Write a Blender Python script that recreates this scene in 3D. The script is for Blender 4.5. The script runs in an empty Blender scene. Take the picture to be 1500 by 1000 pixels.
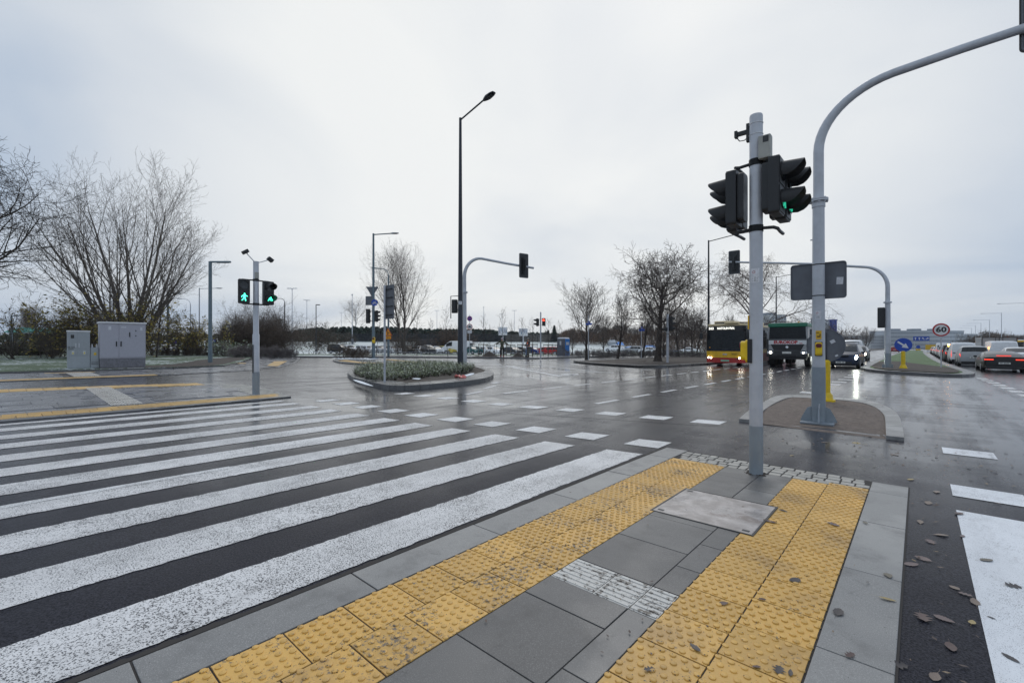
import bpy, bmesh, math, random
from mathutils import Vector, Matrix, noise
R = math.radians
C = bpy.context.scene.collection
# ------------------------------------------------------------------ camera
EYE = 1.40; FPX = 671.0; YAW = R(41.6); YH = 504.5; TILT = .006
sc = bpy.context.scene
cam = bpy.data.cameras.new('camera'); cam.lens = 36*FPX/1500; cam.sensor_width = 36; cam.sensor_fit = 'HORIZONTAL'
cam.shift_y = (YH-500)/1500; cam.clip_start = .05; cam.clip_end = 9000
camo = bpy.data.objects.new('camera', cam); C.objects.link(camo)
camo.location = (0, 0, EYE); camo.rotation_euler = (R(90), 0, YAW); sc.camera = camo
# ------------------------------------------------------------------ world
sc.view_settings.view_transform = 'Standard'; sc.view_settings.look = 'None'
sc.view_settings.exposure = 0.15; sc.view_settings.gamma = 1
w = bpy.data.worlds.new('World'); sc.world = w; w.use_nodes = True
SUN_EL, SUN_ROT = R(48), R(-25)
def build_world():
    nt = w.node_tree; N = nt.nodes; L = nt.links; N.clear()
    out = N.new('ShaderNodeOutputWorld'); bg = N.new('ShaderNodeBackground'); bg.inputs[1].default_value = .1
    sky = N.new('ShaderNodeTexSky'); sky.sky_type = 'NISHITA'; sky.sun_disc = False
    sky.sun_elevation = SUN_EL; sky.sun_rotation = SUN_ROT; sky.dust_density = 3
    tc = N.new('ShaderNodeTexCoord'); sep = N.new('ShaderNodeSeparateXYZ'); L.new(tc.outputs['Generated'], sep.inputs[0])
    def m(op, a, b=None, c=None):
        n = N.new('ShaderNodeMath'); n.operation = op
        for i, v in enumerate((a, b, c)):
            if v is None: continue
            if isinstance(v, (int, float)): n.inputs[i].default_value = v
            else: L.new(v, n.inputs[i])
        return n.outputs[0]
    z = m('MAXIMUM', sep.outputs[2], 0.0)
    zz = m('ADD', z, .22)
    comb = N.new('ShaderNodeCombineXYZ')
    L.new(m('DIVIDE', sep.outputs[0], zz), comb.inputs[0]); L.new(m('DIVIDE', sep.outputs[1], zz), comb.inputs[1])
    no = N.new('ShaderNodeTexNoise'); no.inputs['Scale'].default_value = .8; no.inputs['Detail'].default_value = 5
    no.inputs['Roughness'].default_value = .48; no.inputs['Distortion'].default_value = .5; L.new(comb.outputs[0], no.inputs[0])
    # thin bright part of the cloud deck (where the sun sits behind it)
    d0 = Vector((-math.sin(YAW-R(4)), math.cos(YAW-R(4)), .42)).normalized()
    dp = N.new('ShaderNodeVectorMath'); dp.operation = 'DOT_PRODUCT'; L.new(tc.outputs['Generated'], dp.inputs[0]); dp.inputs[1].default_value = d0
    glow = N.new('ShaderNodeMapRange'); glow.interpolation_type = 'SMOOTHSTEP'; L.new(dp.outputs['Value'], glow.inputs[0])
    glow.inputs[1].default_value = .62; glow.inputs[2].default_value = .99; glow.inputs[3].default_value = 0; glow.inputs[4].default_value = 1
    f = m('ADD', m('MULTIPLY', glow.outputs[0], .60), m('MULTIPLY', m('SUBTRACT', no.outputs[0], .5), 1.35))
    cr = N.new('ShaderNodeValToRGB'); L.new(m('ADD', f, .14), cr.inputs[0])
    e = cr.color_ramp.elements; e[0].position = 0; e[0].color = (.37, .46, .59, 1); e[1].position = .82; e[1].color = (.80, .815, .812, 1)
    k = e.new(.4); k.color = (.60, .645, .70, 1)
    sc8 = N.new('ShaderNodeVectorMath'); sc8.operation = 'SCALE'; L.new(cr.outputs[0], sc8.inputs[0]); sc8.inputs['Scale'].default_value = 10.0
    mx = N.new('ShaderNodeMix'); mx.data_type = 'RGBA'; mx.inputs[0].default_value = .96
    L.new(sky.outputs[0], mx.inputs[6]); L.new(sc8.outputs[0], mx.inputs[7]); L.new(mx.outputs[2], bg.inputs[0]); L.new(bg.outputs[0], out.inputs[0])
build_world()
sl = bpy.data.lights.new('sun', 'SUN'); sl.energy = .6; sl.angle = R(25); sl.color = (1, .97, .93)
so = bpy.data.objects.new('sun', sl); C.objects.link(so); so.rotation_euler = (R(90)-SUN_EL, 0, R(180)-SUN_ROT)
so.location = (0, 0, 30)

# ------------------------------------------------------------------ placing
CA, SA = math.cos(YAW), math.sin(YAW)
def G(x, y): return -TILT*(x*CA+y*SA)                # the junction falls away gently to the right
def P(px, py, z=0.0):                                # photo point on the ground -> x, y
    rx = (px-750)/FPX; rz = -(py-YH)/FPX
    t = (EYE-z)/(-rz-TILT*rx); xc = rx*t
    return (xc*CA-t*SA, xc*SA+t*CA)
def W(px, t):                                        # direction of px at depth t
    xc = (px-750)/FPX*t
    return (xc*CA-t*SA, xc*SA+t*CA)
def depth(x, y): return -x*SA+y*CA
def Zat(py, t): return EYE+(YH-py)*t/FPX
def sstep(a, b, v):
    v = max(0, min(1, (v-a)/(b-a))); return v*v*(3-2*v)
def GZ(x, y):                                        # open ground, sinking towards the car park
    t = depth(x, y); q = (x*CA+y*SA)/max(t, .1)*FPX+750 if t > 1 else 0
    k = sstep(1010, 860, q)*(1 if t > 1 else 0)
    return G(x, y)-.03-.45*sstep(40, 80, t)*sstep(-18, -40, x)+(-G(x, y)+2.9)*sstep(90, 140, t)*k

# ------------------------------------------------------------------ mesh builder
class MB:
    def __init__(s): s.v = []; s.f = []
    def add(s, vs, fs):
        b = len(s.v); s.v += [tuple(p) for p in vs]; s.f += [tuple(i+b for i in f) for f in fs]; return s
    def box(s, c, d, rz=0, rx=0, ry=0):
        M = Matrix.Rotation(rz, 3, 'Z') @ Matrix.Rotation(rx, 3, 'X') @ Matrix.Rotation(ry, 3, 'Y'); c = Vector(c)
        vs = [c+M@Vector((sx*d[0]/2, sy*d[1]/2, sz*d[2]/2)) for sz in (-1, 1) for sx, sy in ((-1, -1), (1, -1), (1, 1), (-1, 1))]
        return s.add(vs, [(3, 2, 1, 0), (4, 5, 6, 7), (0, 1, 5, 4), (1, 2, 6, 5), (2, 3, 7, 6), (3, 0, 4, 7)])
    def prism(s, poly, z0, z1, ground=False):
        n = len(poly)
        a = sum(poly[i][0]*poly[(i+1) % n][1]-poly[(i+1) % n][0]*poly[i][1] for i in range(n))
        if a < 0: poly = poly[::-1]
        g = G if ground else (lambda x, y: 0)
        vs = [(x, y, z0+g(x, y)) for x, y in poly]+[(x, y, z1+g(x, y)) for x, y in poly]
        return s.add(vs, [tuple(range(n))[::-1], tuple(range(n, 2*n))]+[(i, (i+1) % n, n+(i+1) % n, n+i) for i in range(n)])
    def sheet(s, poly, z):
        n = len(poly)
        a = sum(poly[i][0]*poly[(i+1) % n][1]-poly[(i+1) % n][0]*poly[i][1] for i in range(n))
        if a < 0: poly = poly[::-1]
        return s.add([(x, y, G(x, y)+z) for x, y in poly], [tuple(range(n))])
    def tube(s, pts, rad, n=8, caps=True):
        pts = [Vector(p) for p in pts]; m = len(pts)
        if isinstance(rad, (int, float)): rad = [rad]*m
        vs = []; up = None
        for i, p in enumerate(pts):
            t = (pts[min(i+1, m-1)]-pts[max(i-1, 0)])
            if t.length < 1e-9: t = Vector((0, 0, 1))
            t.normalize()
            if up is None: up = Vector((1, 0, 0)) if abs(t.x) < .8 else Vector((0, 1, 0))
            u = up-t*up.dot(t)
            if u.length < 1e-4: u = t.orthogonal()
            u.normalize(); up = u; q = t.cross(u)
            for k in range(n):
                a = 2*math.pi*k/n; vs.append(p+(u*math.cos(a)+q*math.sin(a))*rad[i])
        fs = [(i*n+k, i*n+(k+1) % n, (i+1)*n+(k+1) % n, (i+1)*n+k) for i in range(m-1) for k in range(n)]
        if caps: fs += [tuple(range(n))[::-1], tuple((m-1)*n+k for k in range(n))]
        return s.add(vs, fs)
    def cyl(s, c, r, h, n=20, axis='Z', r2=None):
        c = Vector(c); d = {'X': Vector((1, 0, 0)), 'Y': Vector((0, 1, 0)), 'Z': Vector((0, 0, 1))}[axis]
        return s.tube([c-d*h/2, c+d*h/2], [r, r if r2 is None else r2], n)
    def ball(s, c, r, sx=1, sy=1, sz=1, n=10, m=6):
        c = Vector(c); vs = []; fs = []
        for i in range(m+1):
            th = math.pi*i/m
            for k in range(n):
                a = 2*math.pi*k/n; vs.append(c+Vector((r*sx*math.sin(th)*math.cos(a), r*sy*math.sin(th)*math.sin(a), r*sz*math.cos(th))))
        for i in range(m):
            for k in range(n): fs.append((i*n+k, (i+1)*n+k, (i+1)*n+(k+1) % n, i*n+(k+1) % n))
        return s.add(vs, fs)
    def plate(s, poly, y, th):          # polygon in x,z ; thickness along y (front at y, towards -Y)
        n = len(poly)
        a = sum(poly[i][0]*poly[(i+1) % n][1]-poly[(i+1) % n][0]*poly[i][1] for i in range(n))
        if a < 0: poly = poly[::-1]
        vs = [(x, y, z) for x, z in poly]+[(x, y+th, z) for x, z in poly]
        return s.add(vs, [tuple(range(n)), tuple(range(n, 2*n))[::-1]]+[(i, n+i, n+(i+1) % n, (i+1) % n) for i in range(n)])
def circ(r, n=28, cx=0, cz=0, a0=0): return [(cx+r*math.cos(a0+2*math.pi*k/n), cz+r*math.sin(a0+2*math.pi*k/n)) for k in range(n)]
def rrect(w_, h_, r, n=4, cx=0, cz=0):
    o = []
    for qx, qz, a in ((1, 1, 0), (-1, 1, 90), (-1, -1, 180), (1, -1, 270)):
        for k in range(n+1):
            t = R(a+90*k/n); o.append((cx+qx*(w_/2-r)+r*math.cos(t), cz+qz*(h_/2-r)+r*math.sin(t)))
    return o

def mk(name, mb, mat, parent=None, smooth=False, bevel=0, loc=None, rz=None, rot=None):
    me = bpy.data.meshes.new(name); me.from_pydata(mb.v, [], mb.f); me.update()
    if bevel:
        bm = bmesh.new(); bm.from_mesh(me)
        bmesh.ops.bevel(bm, geom=[e for e in bm.edges if not e.is_boundary and len(e.link_faces) == 2 and e.calc_face_angle(0) > .6],
                        offset=bevel, segments=2, affect='EDGES', profile=.6, clamp_overlap=True)
        bm.to_mesh(me); bm.free()
    if smooth:
        me.shade_smooth()
        try: me.set_sharp_from_angle(angle=R(38))
        except Exception: pass
    if mat: me.materials.append(mat)
    o = bpy.data.objects.new(name, me); C.objects.link(o)
    if parent: o.parent = parent
    if loc: o.location = loc
    if rz is not None: o.rotation_euler = (0, 0, rz)
    if rot: o.rotation_euler = rot
    return o
def tag(o, label=None, cat=None, group=None, kind=None):
    if label: o['label'] = label
    if cat: o['category'] = cat
    if group: o['group'] = group
    if kind: o['kind'] = kind
    return o
def thing(name, label, cat, loc, rz=0, group=None):
    o = bpy.data.objects.new(name, None); C.objects.link(o); o.location = loc; o.rotation_euler = (0, 0, rz)
    o.empty_display_size = .2
    return tag(o, label, cat, group)
def struct(name, mb, mat, **k): return tag(mk(name, mb, mat, **k), kind='structure')
def copy_tree(o, parent=None):
    c = o.copy(); C.objects.link(c)
    if parent: c.parent = parent
    for ch in [q for q in ALLK(o)]: copy_tree(ch, c)
    return c
def ALLK(o): return list(o.children)
def dup(o, loc, rz=0, label=None, group=None, scale=None):
    c = copy_tree(o); c.location = loc; c.rotation_euler = (0, 0, rz)
    if label: c['label'] = label
    if group: c['group'] = group
    if scale: c.scale = (scale,)*3 if isinstance(scale, (int, float)) else scale
    return c
def text(name, s, size, mat, parent, loc, rot=(R(90), 0, 0), ex=.002, sx=1, align='CENTER', off=0, shear=0):
    cu = bpy.data.curves.new(name, 'FONT'); cu.body = s; cu.size = size; cu.align_x = align; cu.align_y = 'CENTER'; cu.extrude = ex; cu.resolution_u = 2
    cu.offset = off; cu.shear = shear
    t = bpy.data.objects.new(name, cu); C.objects.link(t); bpy.context.view_layer.update()
    me = bpy.data.meshes.new_from_object(t.evaluated_get(bpy.context.evaluated_depsgraph_get()))
    bpy.data.objects.remove(t); bpy.data.curves.remove(cu)
    me.materials.clear(); me.materials.append(mat)
    o = bpy.data.objects.new(name, me); C.objects.link(o); o.parent = parent; o.location = loc; o.rotation_euler = rot; o.scale = (sx, 1, 1)
    return o

# ------------------------------------------------------------------ materials
class NT:
    def __init__(s, name):
        s.m = bpy.data.materials.new(name); s.m.use_nodes = True; s.t = s.m.node_tree; s.N = s.t.nodes; s.L = s.t.links
        s.b = s.N['Principled BSDF']; s.pos = None
    def set(s, k, v):
        if hasattr(v, 'links'): s.L.new(v, s.b.inputs[k])
        else: s.b.inputs[k].default_value = (tuple(v)+(1,))[:4] if isinstance(v, (tuple, list)) else v
    def P(s, obj=False):
        if obj: return s.N.new('ShaderNodeTexCoord').outputs['Object']
        if not s.pos: s.pos = s.N.new('ShaderNodeNewGeometry').outputs['Position']
        return s.pos
    def noise(s, scale, det=2, rough=.5, vec=None, dist=0, sv=None):
        n = s.N.new('ShaderNodeTexNoise'); n.inputs['Scale'].default_value = scale; n.inputs['Detail'].default_value = det
        n.inputs['Roughness'].default_value = rough; n.inputs['Distortion'].default_value = dist
        v = vec or s.P()
        if sv:
            q = s.N.new('ShaderNodeVectorMath'); q.operation = 'MULTIPLY'; s.L.new(v, q.inputs[0]); q.inputs[1].default_value = sv; v = q.outputs[0]
        s.L.new(v, n.inputs['Vector']); return n.outputs[0]
    def vor(s, scale, vec=None, feat='F1'):
        n = s.N.new('ShaderNodeTexVoronoi'); n.inputs['Scale'].default_value = scale; n.feature = feat
        s.L.new(vec or s.P(), n.inputs['Vector']); return n.outputs['Distance']
    def ma(s, op, a, b=None, clamp=False):
        n = s.N.new('ShaderNodeMath'); n.operation = op; n.use_clamp = clamp
        for i, v in enumerate((a, b)):
            if v is None: continue
            if hasattr(v, 'links'): s.L.new(v, n.inputs[i])
            else: n.inputs[i].default_value = v
        return n.outputs[0]
    def mr(s, v, a, b, c=0, d=1, smooth=True):
        n = s.N.new('ShaderNodeMapRange'); n.interpolation_type = 'SMOOTHSTEP' if smooth else 'LINEAR'
        s.L.new(v, n.inputs[0])
        for i, q in enumerate((a, b, c, d)): n.inputs[i+1].default_value = q
        return n.outputs[0]
    def mix(s, f, a, b, mode='MIX'):
        n = s.N.new('ShaderNodeMix'); n.data_type = 'RGBA'; n.blend_type = mode
        for i, v in ((0, f), (6, a), (7, b)):
            if hasattr(v, 'links'): s.L.new(v, n.inputs[i])
            elif isinstance(v, (tuple, list)): n.inputs[i].default_value = (tuple(v)+(1,))[:4]
            else: n.inputs[i].default_value = v
        return n.outputs[2]
    def fmix(s, f, a, b):       # a*(1-f)+b*f
        n = s.N.new('ShaderNodeMix'); n.data_type = 'FLOAT'
        for i, v in ((0, f), (2, a), (3, b)):
            if hasattr(v, 'links'): s.L.new(v, n.inputs[i])
            else: n.inputs[i].default_value = v
        return n.outputs[0]
    def ramp(s, v, stops):
        n = s.N.new('ShaderNodeValToRGB'); s.L.new(v, n.inputs[0]); e = n.color_ramp.elements
        e[0].position, e[0].color = stops[0][0], tuple(stops[0][1])+(1,); e[1].position, e[1].color = stops[-1][0], tuple(stops[-1][1])+(1,)
        for p, c in stops[1:-1]: e.new(p).color = tuple(c)+(1,)
        return n.outputs[0]
    def bump(s, h, st=.3, d=.01):
        n = s.N.new('ShaderNodeBump'); n.inputs['Distance'].default_value = d
        if hasattr(st, 'links'): s.L.new(st, n.inputs['Strength'])
        else: n.inputs['Strength'].default_value = st
        s.L.new(h, n.inputs['Height']); s.L.new(n.outputs[0], s.b.inputs['Normal'])
    def island(s): return s.N.new('ShaderNodeNewGeometry').outputs['Random Per Island']
def mat(name, col, rough=.5, metal=0, var=.12, vs=6, emit=0, coat=0, spec=None, dirt=0, bump=0):
    n = NT(name); p = n.P(True)
    a = n.noise(vs, 4, .6, vec=p)
    c = n.mix(n.mr(a, .3, .7), tuple(q*(1-var) for q in col), tuple(min(1, q*(1+var)) for q in col))
    if dirt:
        c = n.mix(n.ma('MULTIPLY', n.mr(n.noise(vs*3, 5, .7, vec=p), .5, .75), dirt), c, (.07, .06, .05))
    n.set('Base Color', c); n.set('Roughness', n.mr(a, .2, .8, max(0, rough-.08), min(1, rough+.08))); n.set('Metallic', metal)
    if coat: n.set('Coat Weight', coat); n.set('Coat Roughness', .06)
    if spec is not None: n.set('Specular IOR Level', spec)
    if emit: n.set('Emission Color', col); n.set('Emission Strength', emit)
    if bump: n.bump(n.noise(vs*12, 3, .6, vec=p), .4, bump)
    return n.m

# puddles: centre x,y, half sizes, heading
PUD = []
for px, py, a, b, ang in ((640, 578, 3.4, .8, 0), (700, 590, 1.6, .5, 10), (485, 592, 2.6, .5, 5), (690, 583, .9, .35, 0), (1255, 660, .95, .55, 0), (1302, 652, .3, .35, 0),
                          (905, 549, 5.0, 1.3, -50), (1000, 548, 6.0, 1.6, -70), (860, 562, 3.5, .9, -40), (1090, 541, 3.0, 1.4, -80),
                          (820, 540, 5, .8, -30), (960, 545, 4, 1.2, -50), (375, 592, 1.2, .35, 10), (1240, 560, 1.2, 5, 0), (545, 583, 1.4, .6, 0), (790, 552, 4, 1., -20)):
    x, y = P(px, py); PUD.append((x, y, a, b, R(ang)))
def asphalt(name, base=(.003, .003, .006), hi=(.064, .064, .080), puddles=True, wet=.5):
    n = NT(name); p = n.P()
    agg = n.noise(95, 3, .8); big = n.noise(.35, 4, .6); mid = n.noise(2.2, 4, .65)
    streak = n.noise(.8, 4, .6, sv=(2.6, .22, 1)); streak2 = n.noise(1.1, 4, .6, sv=(.16, 2.4, 1))
    col = n.mix(n.mr(agg, .34, .70), base, hi)
    st = n.mr(n.vor(70), .05, .0); col = n.mix(n.ma('MULTIPLY', st, n.mr(n.noise(40, 1), .52, .6)), col, (.16, .145, .125))
    col = n.mix(n.ma('MULTIPLY', n.mr(mid, .45, .7), .3), col, (.022, .021, .024))
    col = n.mix(n.ma('MULTIPLY', n.mr(big, .4, .62), .20), col, (.034, .034, .042))
    w1 = n.ma('ADD', n.ma('MULTIPLY', streak, .5), n.ma('ADD', n.ma('MULTIPLY', streak2, .2), n.ma('MULTIPLY', big, .35)))
    dl = n.N.new('ShaderNodeVectorMath'); dl.operation = 'DISTANCE'; n.L.new(p, dl.inputs[0]); dl.inputs[1].default_value = (0, 0, 0)   # the part by the refuge has dried off
    dry = n.mr(n.ma('ADD', dl.outputs['Value'], n.ma('MULTIPLY', n.noise(.6, 4, .6), 5.0)), 4.5, 13.0)
    wetm = n.ma('MULTIPLY', n.ma('ADD', n.mr(w1, .34, .64), .25, True), dry)
    rough = n.fmix(wetm, .36, .21)
    if puddles:
        tot = None
        sx = n.N.new('ShaderNodeSeparateXYZ'); n.L.new(p, sx.inputs[0])
        wob = n.ma('MULTIPLY', n.ma('SUBTRACT', n.noise(1.6, 4, .6), .5), 2.2)
        for (x, y, a, b, an) in PUD:
            dx = n.ma('SUBTRACT', sx.outputs[0], x); dy = n.ma('SUBTRACT', sx.outputs[1], y)
            c_, s_ = math.cos(an), math.sin(an)
            u = n.ma('DIVIDE', n.ma('ADD', n.ma('MULTIPLY', dx, c_), n.ma('MULTIPLY', dy, s_)), a)
            v = n.ma('DIVIDE', n.ma('ADD', n.ma('MULTIPLY', dx, -s_), n.ma('MULTIPLY', dy, c_)), b)
            q = n.ma('SUBTRACT', 1.15, n.ma('ADD', n.ma('MULTIPLY', u, u), n.ma('MULTIPLY', v, v)))
            tot = q if tot is None else n.ma('MAXIMUM', tot, q)
        pm = n.mr(n.ma('ADD', tot, wob), .30, .60); damp = n.mr(n.ma('ADD', tot, wob), -.9, .6)
        col = n.mix(n.ma('MULTIPLY', damp, .35), col, (.028, .028, .032))
        rough = n.fmix(damp, rough, .20); rough = n.fmix(pm, rough, .05)
        bs = n.fmix(pm, n.fmix(damp, .55, .3), .03)
    else: bs = .55
    n.set('Base Color', col); n.set('Roughness', rough); n.set('IOR', 1.36); n.set('Specular IOR Level', .03); n.set('Coat Weight', n.fmix(wetm, .17, 1.0)); n.set('Coat Roughness', n.fmix(wetm, .30, .23)); n.set('Coat IOR', 1.30)
    n.bump(n.ma('ADD', agg, n.ma('MULTIPLY', n.vor(55), .6)), bs, .004)
    return n.m
def paint(name, wear, col=(.74, .76, .80), fine=150):
    n = NT(name); a = n.noise(fine, 2, .7); b = n.noise(2.0, 4, .6); d = n.noise(22, 3, .6)
    lvl = n.ma('ADD', n.ma('ADD', n.ma('MULTIPLY', a, 1.0), n.ma('MULTIPLY', b, .26)), n.ma('MULTIPLY', d, .14))
    m_ = n.mr(lvl, wear-.06, wear+.05)
    c = n.mix(n.mr(n.noise(.9, 5, .65, sv=(2, .3, 1)), .35, .7), col, tuple(q*.80 for q in col)); c = n.mix(n.ma('MULTIPLY', n.mr(n.noise(3.3, 6, .72, sv=(1.6, .5, 1)), .52, .72), .45), c, (.30, .29, .29))
    n.set('Base Color', n.mix(m_, (.05, .05, .055), c)); n.set('Roughness', n.fmix(m_, .4, .48))
    n.bump(n.ma('ADD', a, m_), .5, .002); return n.m
def slabmat(name, a, b, rough=.5, speck=True, stain=.35, wet=0):
    n = NT(name); i = n.island(); c = n.mix(i, a, b)
    c = n.mix(n.ma('MULTIPLY', n.mr(n.noise(190, 2, .8), .5, .68), .6), c, tuple(q*1.6 for q in b))
    c = n.mix(n.ma('MULTIPLY', n.mr(n.noise(3.5, 5, .65), .5, .75), stain), c, tuple(q*.5 for q in a))
    c = n.mix(n.ma('MULTIPLY', n.mr(n.noise(9, 6, .75, dist=.6), .58, .72), stain), c, tuple(q*.45 for q in a))
    if speck: c = n.mix(n.mr(n.ma('ADD', n.vor(30), n.ma('MULTIPLY', n.noise(6, 2), .12)), .13, .10), c, (.02, .018, .016))
    n.set('Base Color', c)
    n.set('Roughness', n.fmix(n.mr(n.noise(1.6, 3), .45, .62), rough, max(.15, rough-.2)))
    n.bump(n.noise(160, 3, .7), .35, .0015); return n.m
M = {}
M['asphalt'] = asphalt('asphalt'); M['asphalt_path'] = asphalt('path_asphalt', (.004, .004, .008), (.050, .049, .066))
M['paint_old'] = paint('worn_paint', .640, (.80, .79, .785), fine=105); M['paint_mid'] = paint('road_paint', .60, (.78, .78, .78), fine=100); M['paint_new'] = paint('fresh_paint', .575, (.84, .86, .89), 200)
M['slab'] = slabmat('grey_slab', (.090, .088, .087), (.155, .151, .147), stain=.5); M['kerb'] = slabmat('kerb_stone', (.20, .198, .195), (.285, .28, .27), .5, stain=.5)
M['kerb_dark'] = slabmat('kerb_stone_wet', (.105, .105, .107), (.14, .14, .14), .42)
M['slab_far'] = slabmat('wet_slab', (.13, .13, .14), (.19, .19, .20), .34, speck=False, stain=.2)
def yellow_tile(name, soil=.5, base=(.60, .355, .09)):
    n = NT(name); i = n.island(); c = n.mix(n.mr(i, 0, 1), base, tuple(q*1.25 for q in base))
    c = n.mix(n.mr(n.ma('ADD', n.noise(42, 5, .75), n.ma('MULTIPLY', n.noise(3.5, 4), .42)), soil+.25, soil+.34), c, (.17, .135, .10))
    c = n.mix(n.ma('MULTIPLY', n.mr(n.noise(1.7, 5, .65), .48, .70), .6), c, (.33, .21, .10))
    c = n.mix(n.mr(n.vor(45), .16, .10), c, (.05, .035, .03))
    n.set('Base Color', c); n.set('Roughness', .5); n.bump(n.noise(200, 2, .7), .3, .0012); return n.m
M['yellow'] = yellow_tile('yellow_tactile', .505); M['yellow_clean'] = yellow_tile('yellow_tactile_clean', .575); M['yellow_far'] = yellow_tile('yellow_tactile_far', .6, (.52, .33, .11))
M['yellow_dirty'] = yellow_tile('yellow_tactile_dirty', .50, (.50, .30, .075))
M['white_tile'] = (lambda n: (n.set('Base Color', n.mix(n.mr(n.ma('ADD', n.noise(30, 5, .75), n.ma('MULTIPLY', n.noise(5, 2), .3)), .66, .76), (.62, .60, .56), (.16, .14, .12))), n.set('Roughness', .6), n.m))(NT('white_tactile'))[-1]
M['joint'] = mat('joint_sand', (.045, .04, .037), .9, vs=30)
M['sett'] = slabmat('granite_sett', (.27, .26, .235), (.42, .40, .36), .6, speck=False, stain=.6)
def soil(name, a=(.075, .058, .047), b=(.14, .112, .09), s=1.0):
    n = NT(name); k = n.noise(9*s, 6, .7); c = n.mix(n.mr(k, .35, .65), a, b)
    c = n.mix(n.mr(n.noise(45, 3, .7), .58, .66), c, (.035, .028, .022)); c = n.mix(n.mr(n.vor(38), .12, .07), c, (.22, .19, .15))
    n.set('Base Color', c); n.set('Roughness', .85); n.bump(n.ma('ADD', k, n.ma('MULTIPLY', n.noise(60, 4, .7), .5)), .8, .02); return n.m
M['soil'] = soil('bare_soil', (.135, .105, .088), (.20, .16, .135)); M['soil_dark'] = soil('dark_soil', (.045, .036, .030), (.085, .068, .055), .6)
def grass(name, g1, g2, snow, thr, s=1.0):
    n = NT(name); c = n.mix(n.mr(n.noise(14*s, 5, .7), .35, .65), g1, g2)
    c = n.mix(n.mr(n.ma('ADD', n.noise(5*s, 6, .72), n.ma('MULTIPLY', n.noise(.35*s, 3, .5), .6)), thr, thr+.08), c, snow)
    n.set('Base Color', c); n.set('Roughness', .8); n.bump(n.noise(25*s, 5, .75), .8, .04); return n.m
M['lawn'] = grass('snowy_lawn', (.05, .095, .05), (.12, .15, .085), (.62, .66, .68), .845)
M['field'] = grass('snowy_field', (.20, .26, .19), (.36, .40, .33), (.70, .73, .71), .66, .5)
M['verge'] = grass('median_grass', (.055, .12, .04), (.13, .19, .075), (.5, .55, .52), .92)
M['bark'] = (lambda n: (n.set('Base Color', n.mix(n.mr(n.noise(8, 5, .7, vec=n.P(True)), .35, .65), (.028, .022, .018), (.075, .06, .05))), n.set('Roughness', .9), n.bump(n.noise(30, 4, .7), .7, .02), n.m))(NT('bark'))[-1]
M['twig'] = mat('twig_bark', (.095, .076, .066), .9, var=.3); M['twig_grey'] = mat('grey_twig_bark', (.14, .11, .095), .9, var=.3)
M['bark_light'] = mat('smooth_bark', (.13, .11, .095), .85, var=.35, vs=3)
M['galv'] = mat('galvanised_steel', (.50, .52, .56), .45, .12, var=.10, vs=3, dirt=.12)
M['galv_base'] = mat('painted_pole_base', (.26, .30, .335), .5, .1, var=.08)
M['steel_blue'] = mat('blue_grey_pole', (.13, .175, .205), .5, .2)
M['pole_dark'] = mat('dark_pole_paint', (.018, .022, .032), .35, .2)
M['black'] = mat('black_plastic', (.014, .015, .017), .42, dirt=.05); M['black_soft'] = mat('black_visor', (.016, .017, .019), .6)
M['rubber'] = mat('tyre_rubber', (.015, .015, .016), .75); M['dark_metal'] = mat('dark_metal', (.045, .047, .05), .5, .3)
M['white'] = mat('white_paint', (.72, .73, .74), .4, var=.05); M['grey_back'] = mat('sign_back', (.13, .14, .16), .55, .1, dirt=.1)
M['sticker'] = mat('paper_sticker', (.62, .63, .66), .6, var=.15, vs=40)
M['box_grey'] = mat('sensor_box', (.36, .36, .33), .5); M['yel'] = mat('yellow_plastic', (.78, .53, .01), .38); M['yel_sign'] = mat('yellow_sheeting', (.75, .45, .02), .45)
M['orange'] = mat('orange_sheeting', (.85, .33, .01), .45); M['red'] = mat('red_sheeting', (.45, .02, .025), .4); M['dkred'] = mat('dark_red_plastic', (.12, .01, .02), .4)
M['blue'] = mat('blue_sheeting', (.015, .07, .42), .35); M['blk'] = mat('black_print', (.012, .012, .014), .5)
M['lens'] = mat('dark_lens', (.03, .035, .04), .12); M['green_on'] = mat('green_signal', (.08, 1.0, .62), .5, var=0, emit=2.6)
M['green_dim'] = mat('green_signal_oblique', (.03, .55, .33), .5, var=0, emit=.7)
M['red_on'] = mat('red_signal', (1, .06, .03), .5, var=0, emit=3); M['glass'] = mat('car_glass', (.012, .015, .018), .10, var=.3, spec=.45)
M['chrome'] = mat('chrome', (.6, .6, .62), .15, 1); M['head_on'] = mat('headlight_glow', (1, .93, .8), .3, var=0, emit=14)
M['head_xenon'] = mat('bright_headlight_glow', (.95, 1, .86), .3, var=0, emit=170); M['tail_on'] = mat('tail_light_glow', (1, .06, .03), .3, var=0, emit=1.5)
M['tail_off'] = mat('tail_light', (.30, .015, .015), .2); M['plate'] = mat('number_plate', (.7, .7, .66), .4); M['snow'] = mat('snow', (.80, .84, .88), .7, var=.05, bump=.01)
M['amber_on'] = mat('amber_beacon', (1, .42, .05), .3, var=0, emit=45); M['led'] = mat('led_display', (1, .98, .88), .4, var=0, emit=1.3)
for k, c in dict(white=(.82, .83, .84), silver=(.36, .37, .38), black=(.006, .006, .007), navy=(.012, .022, .055), grey=(.10, .105, .11), dark=(.035, .036, .04),
                 red=(.38, .02, .02), blue=(.015, .04, .22), green=(.02, .10, .10), yellow=(.60, .45, .02), cream=(.6, .6, .58)).items():
    M['car_'+k] = mat(k+'_car_paint', c, .33, .0, var=.06, coat=.12 if k in ('black', 'dark', 'navy') else .25, dirt=.06 if k not in ('black', 'dark', 'navy') else 0, spec=.3)
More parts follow.
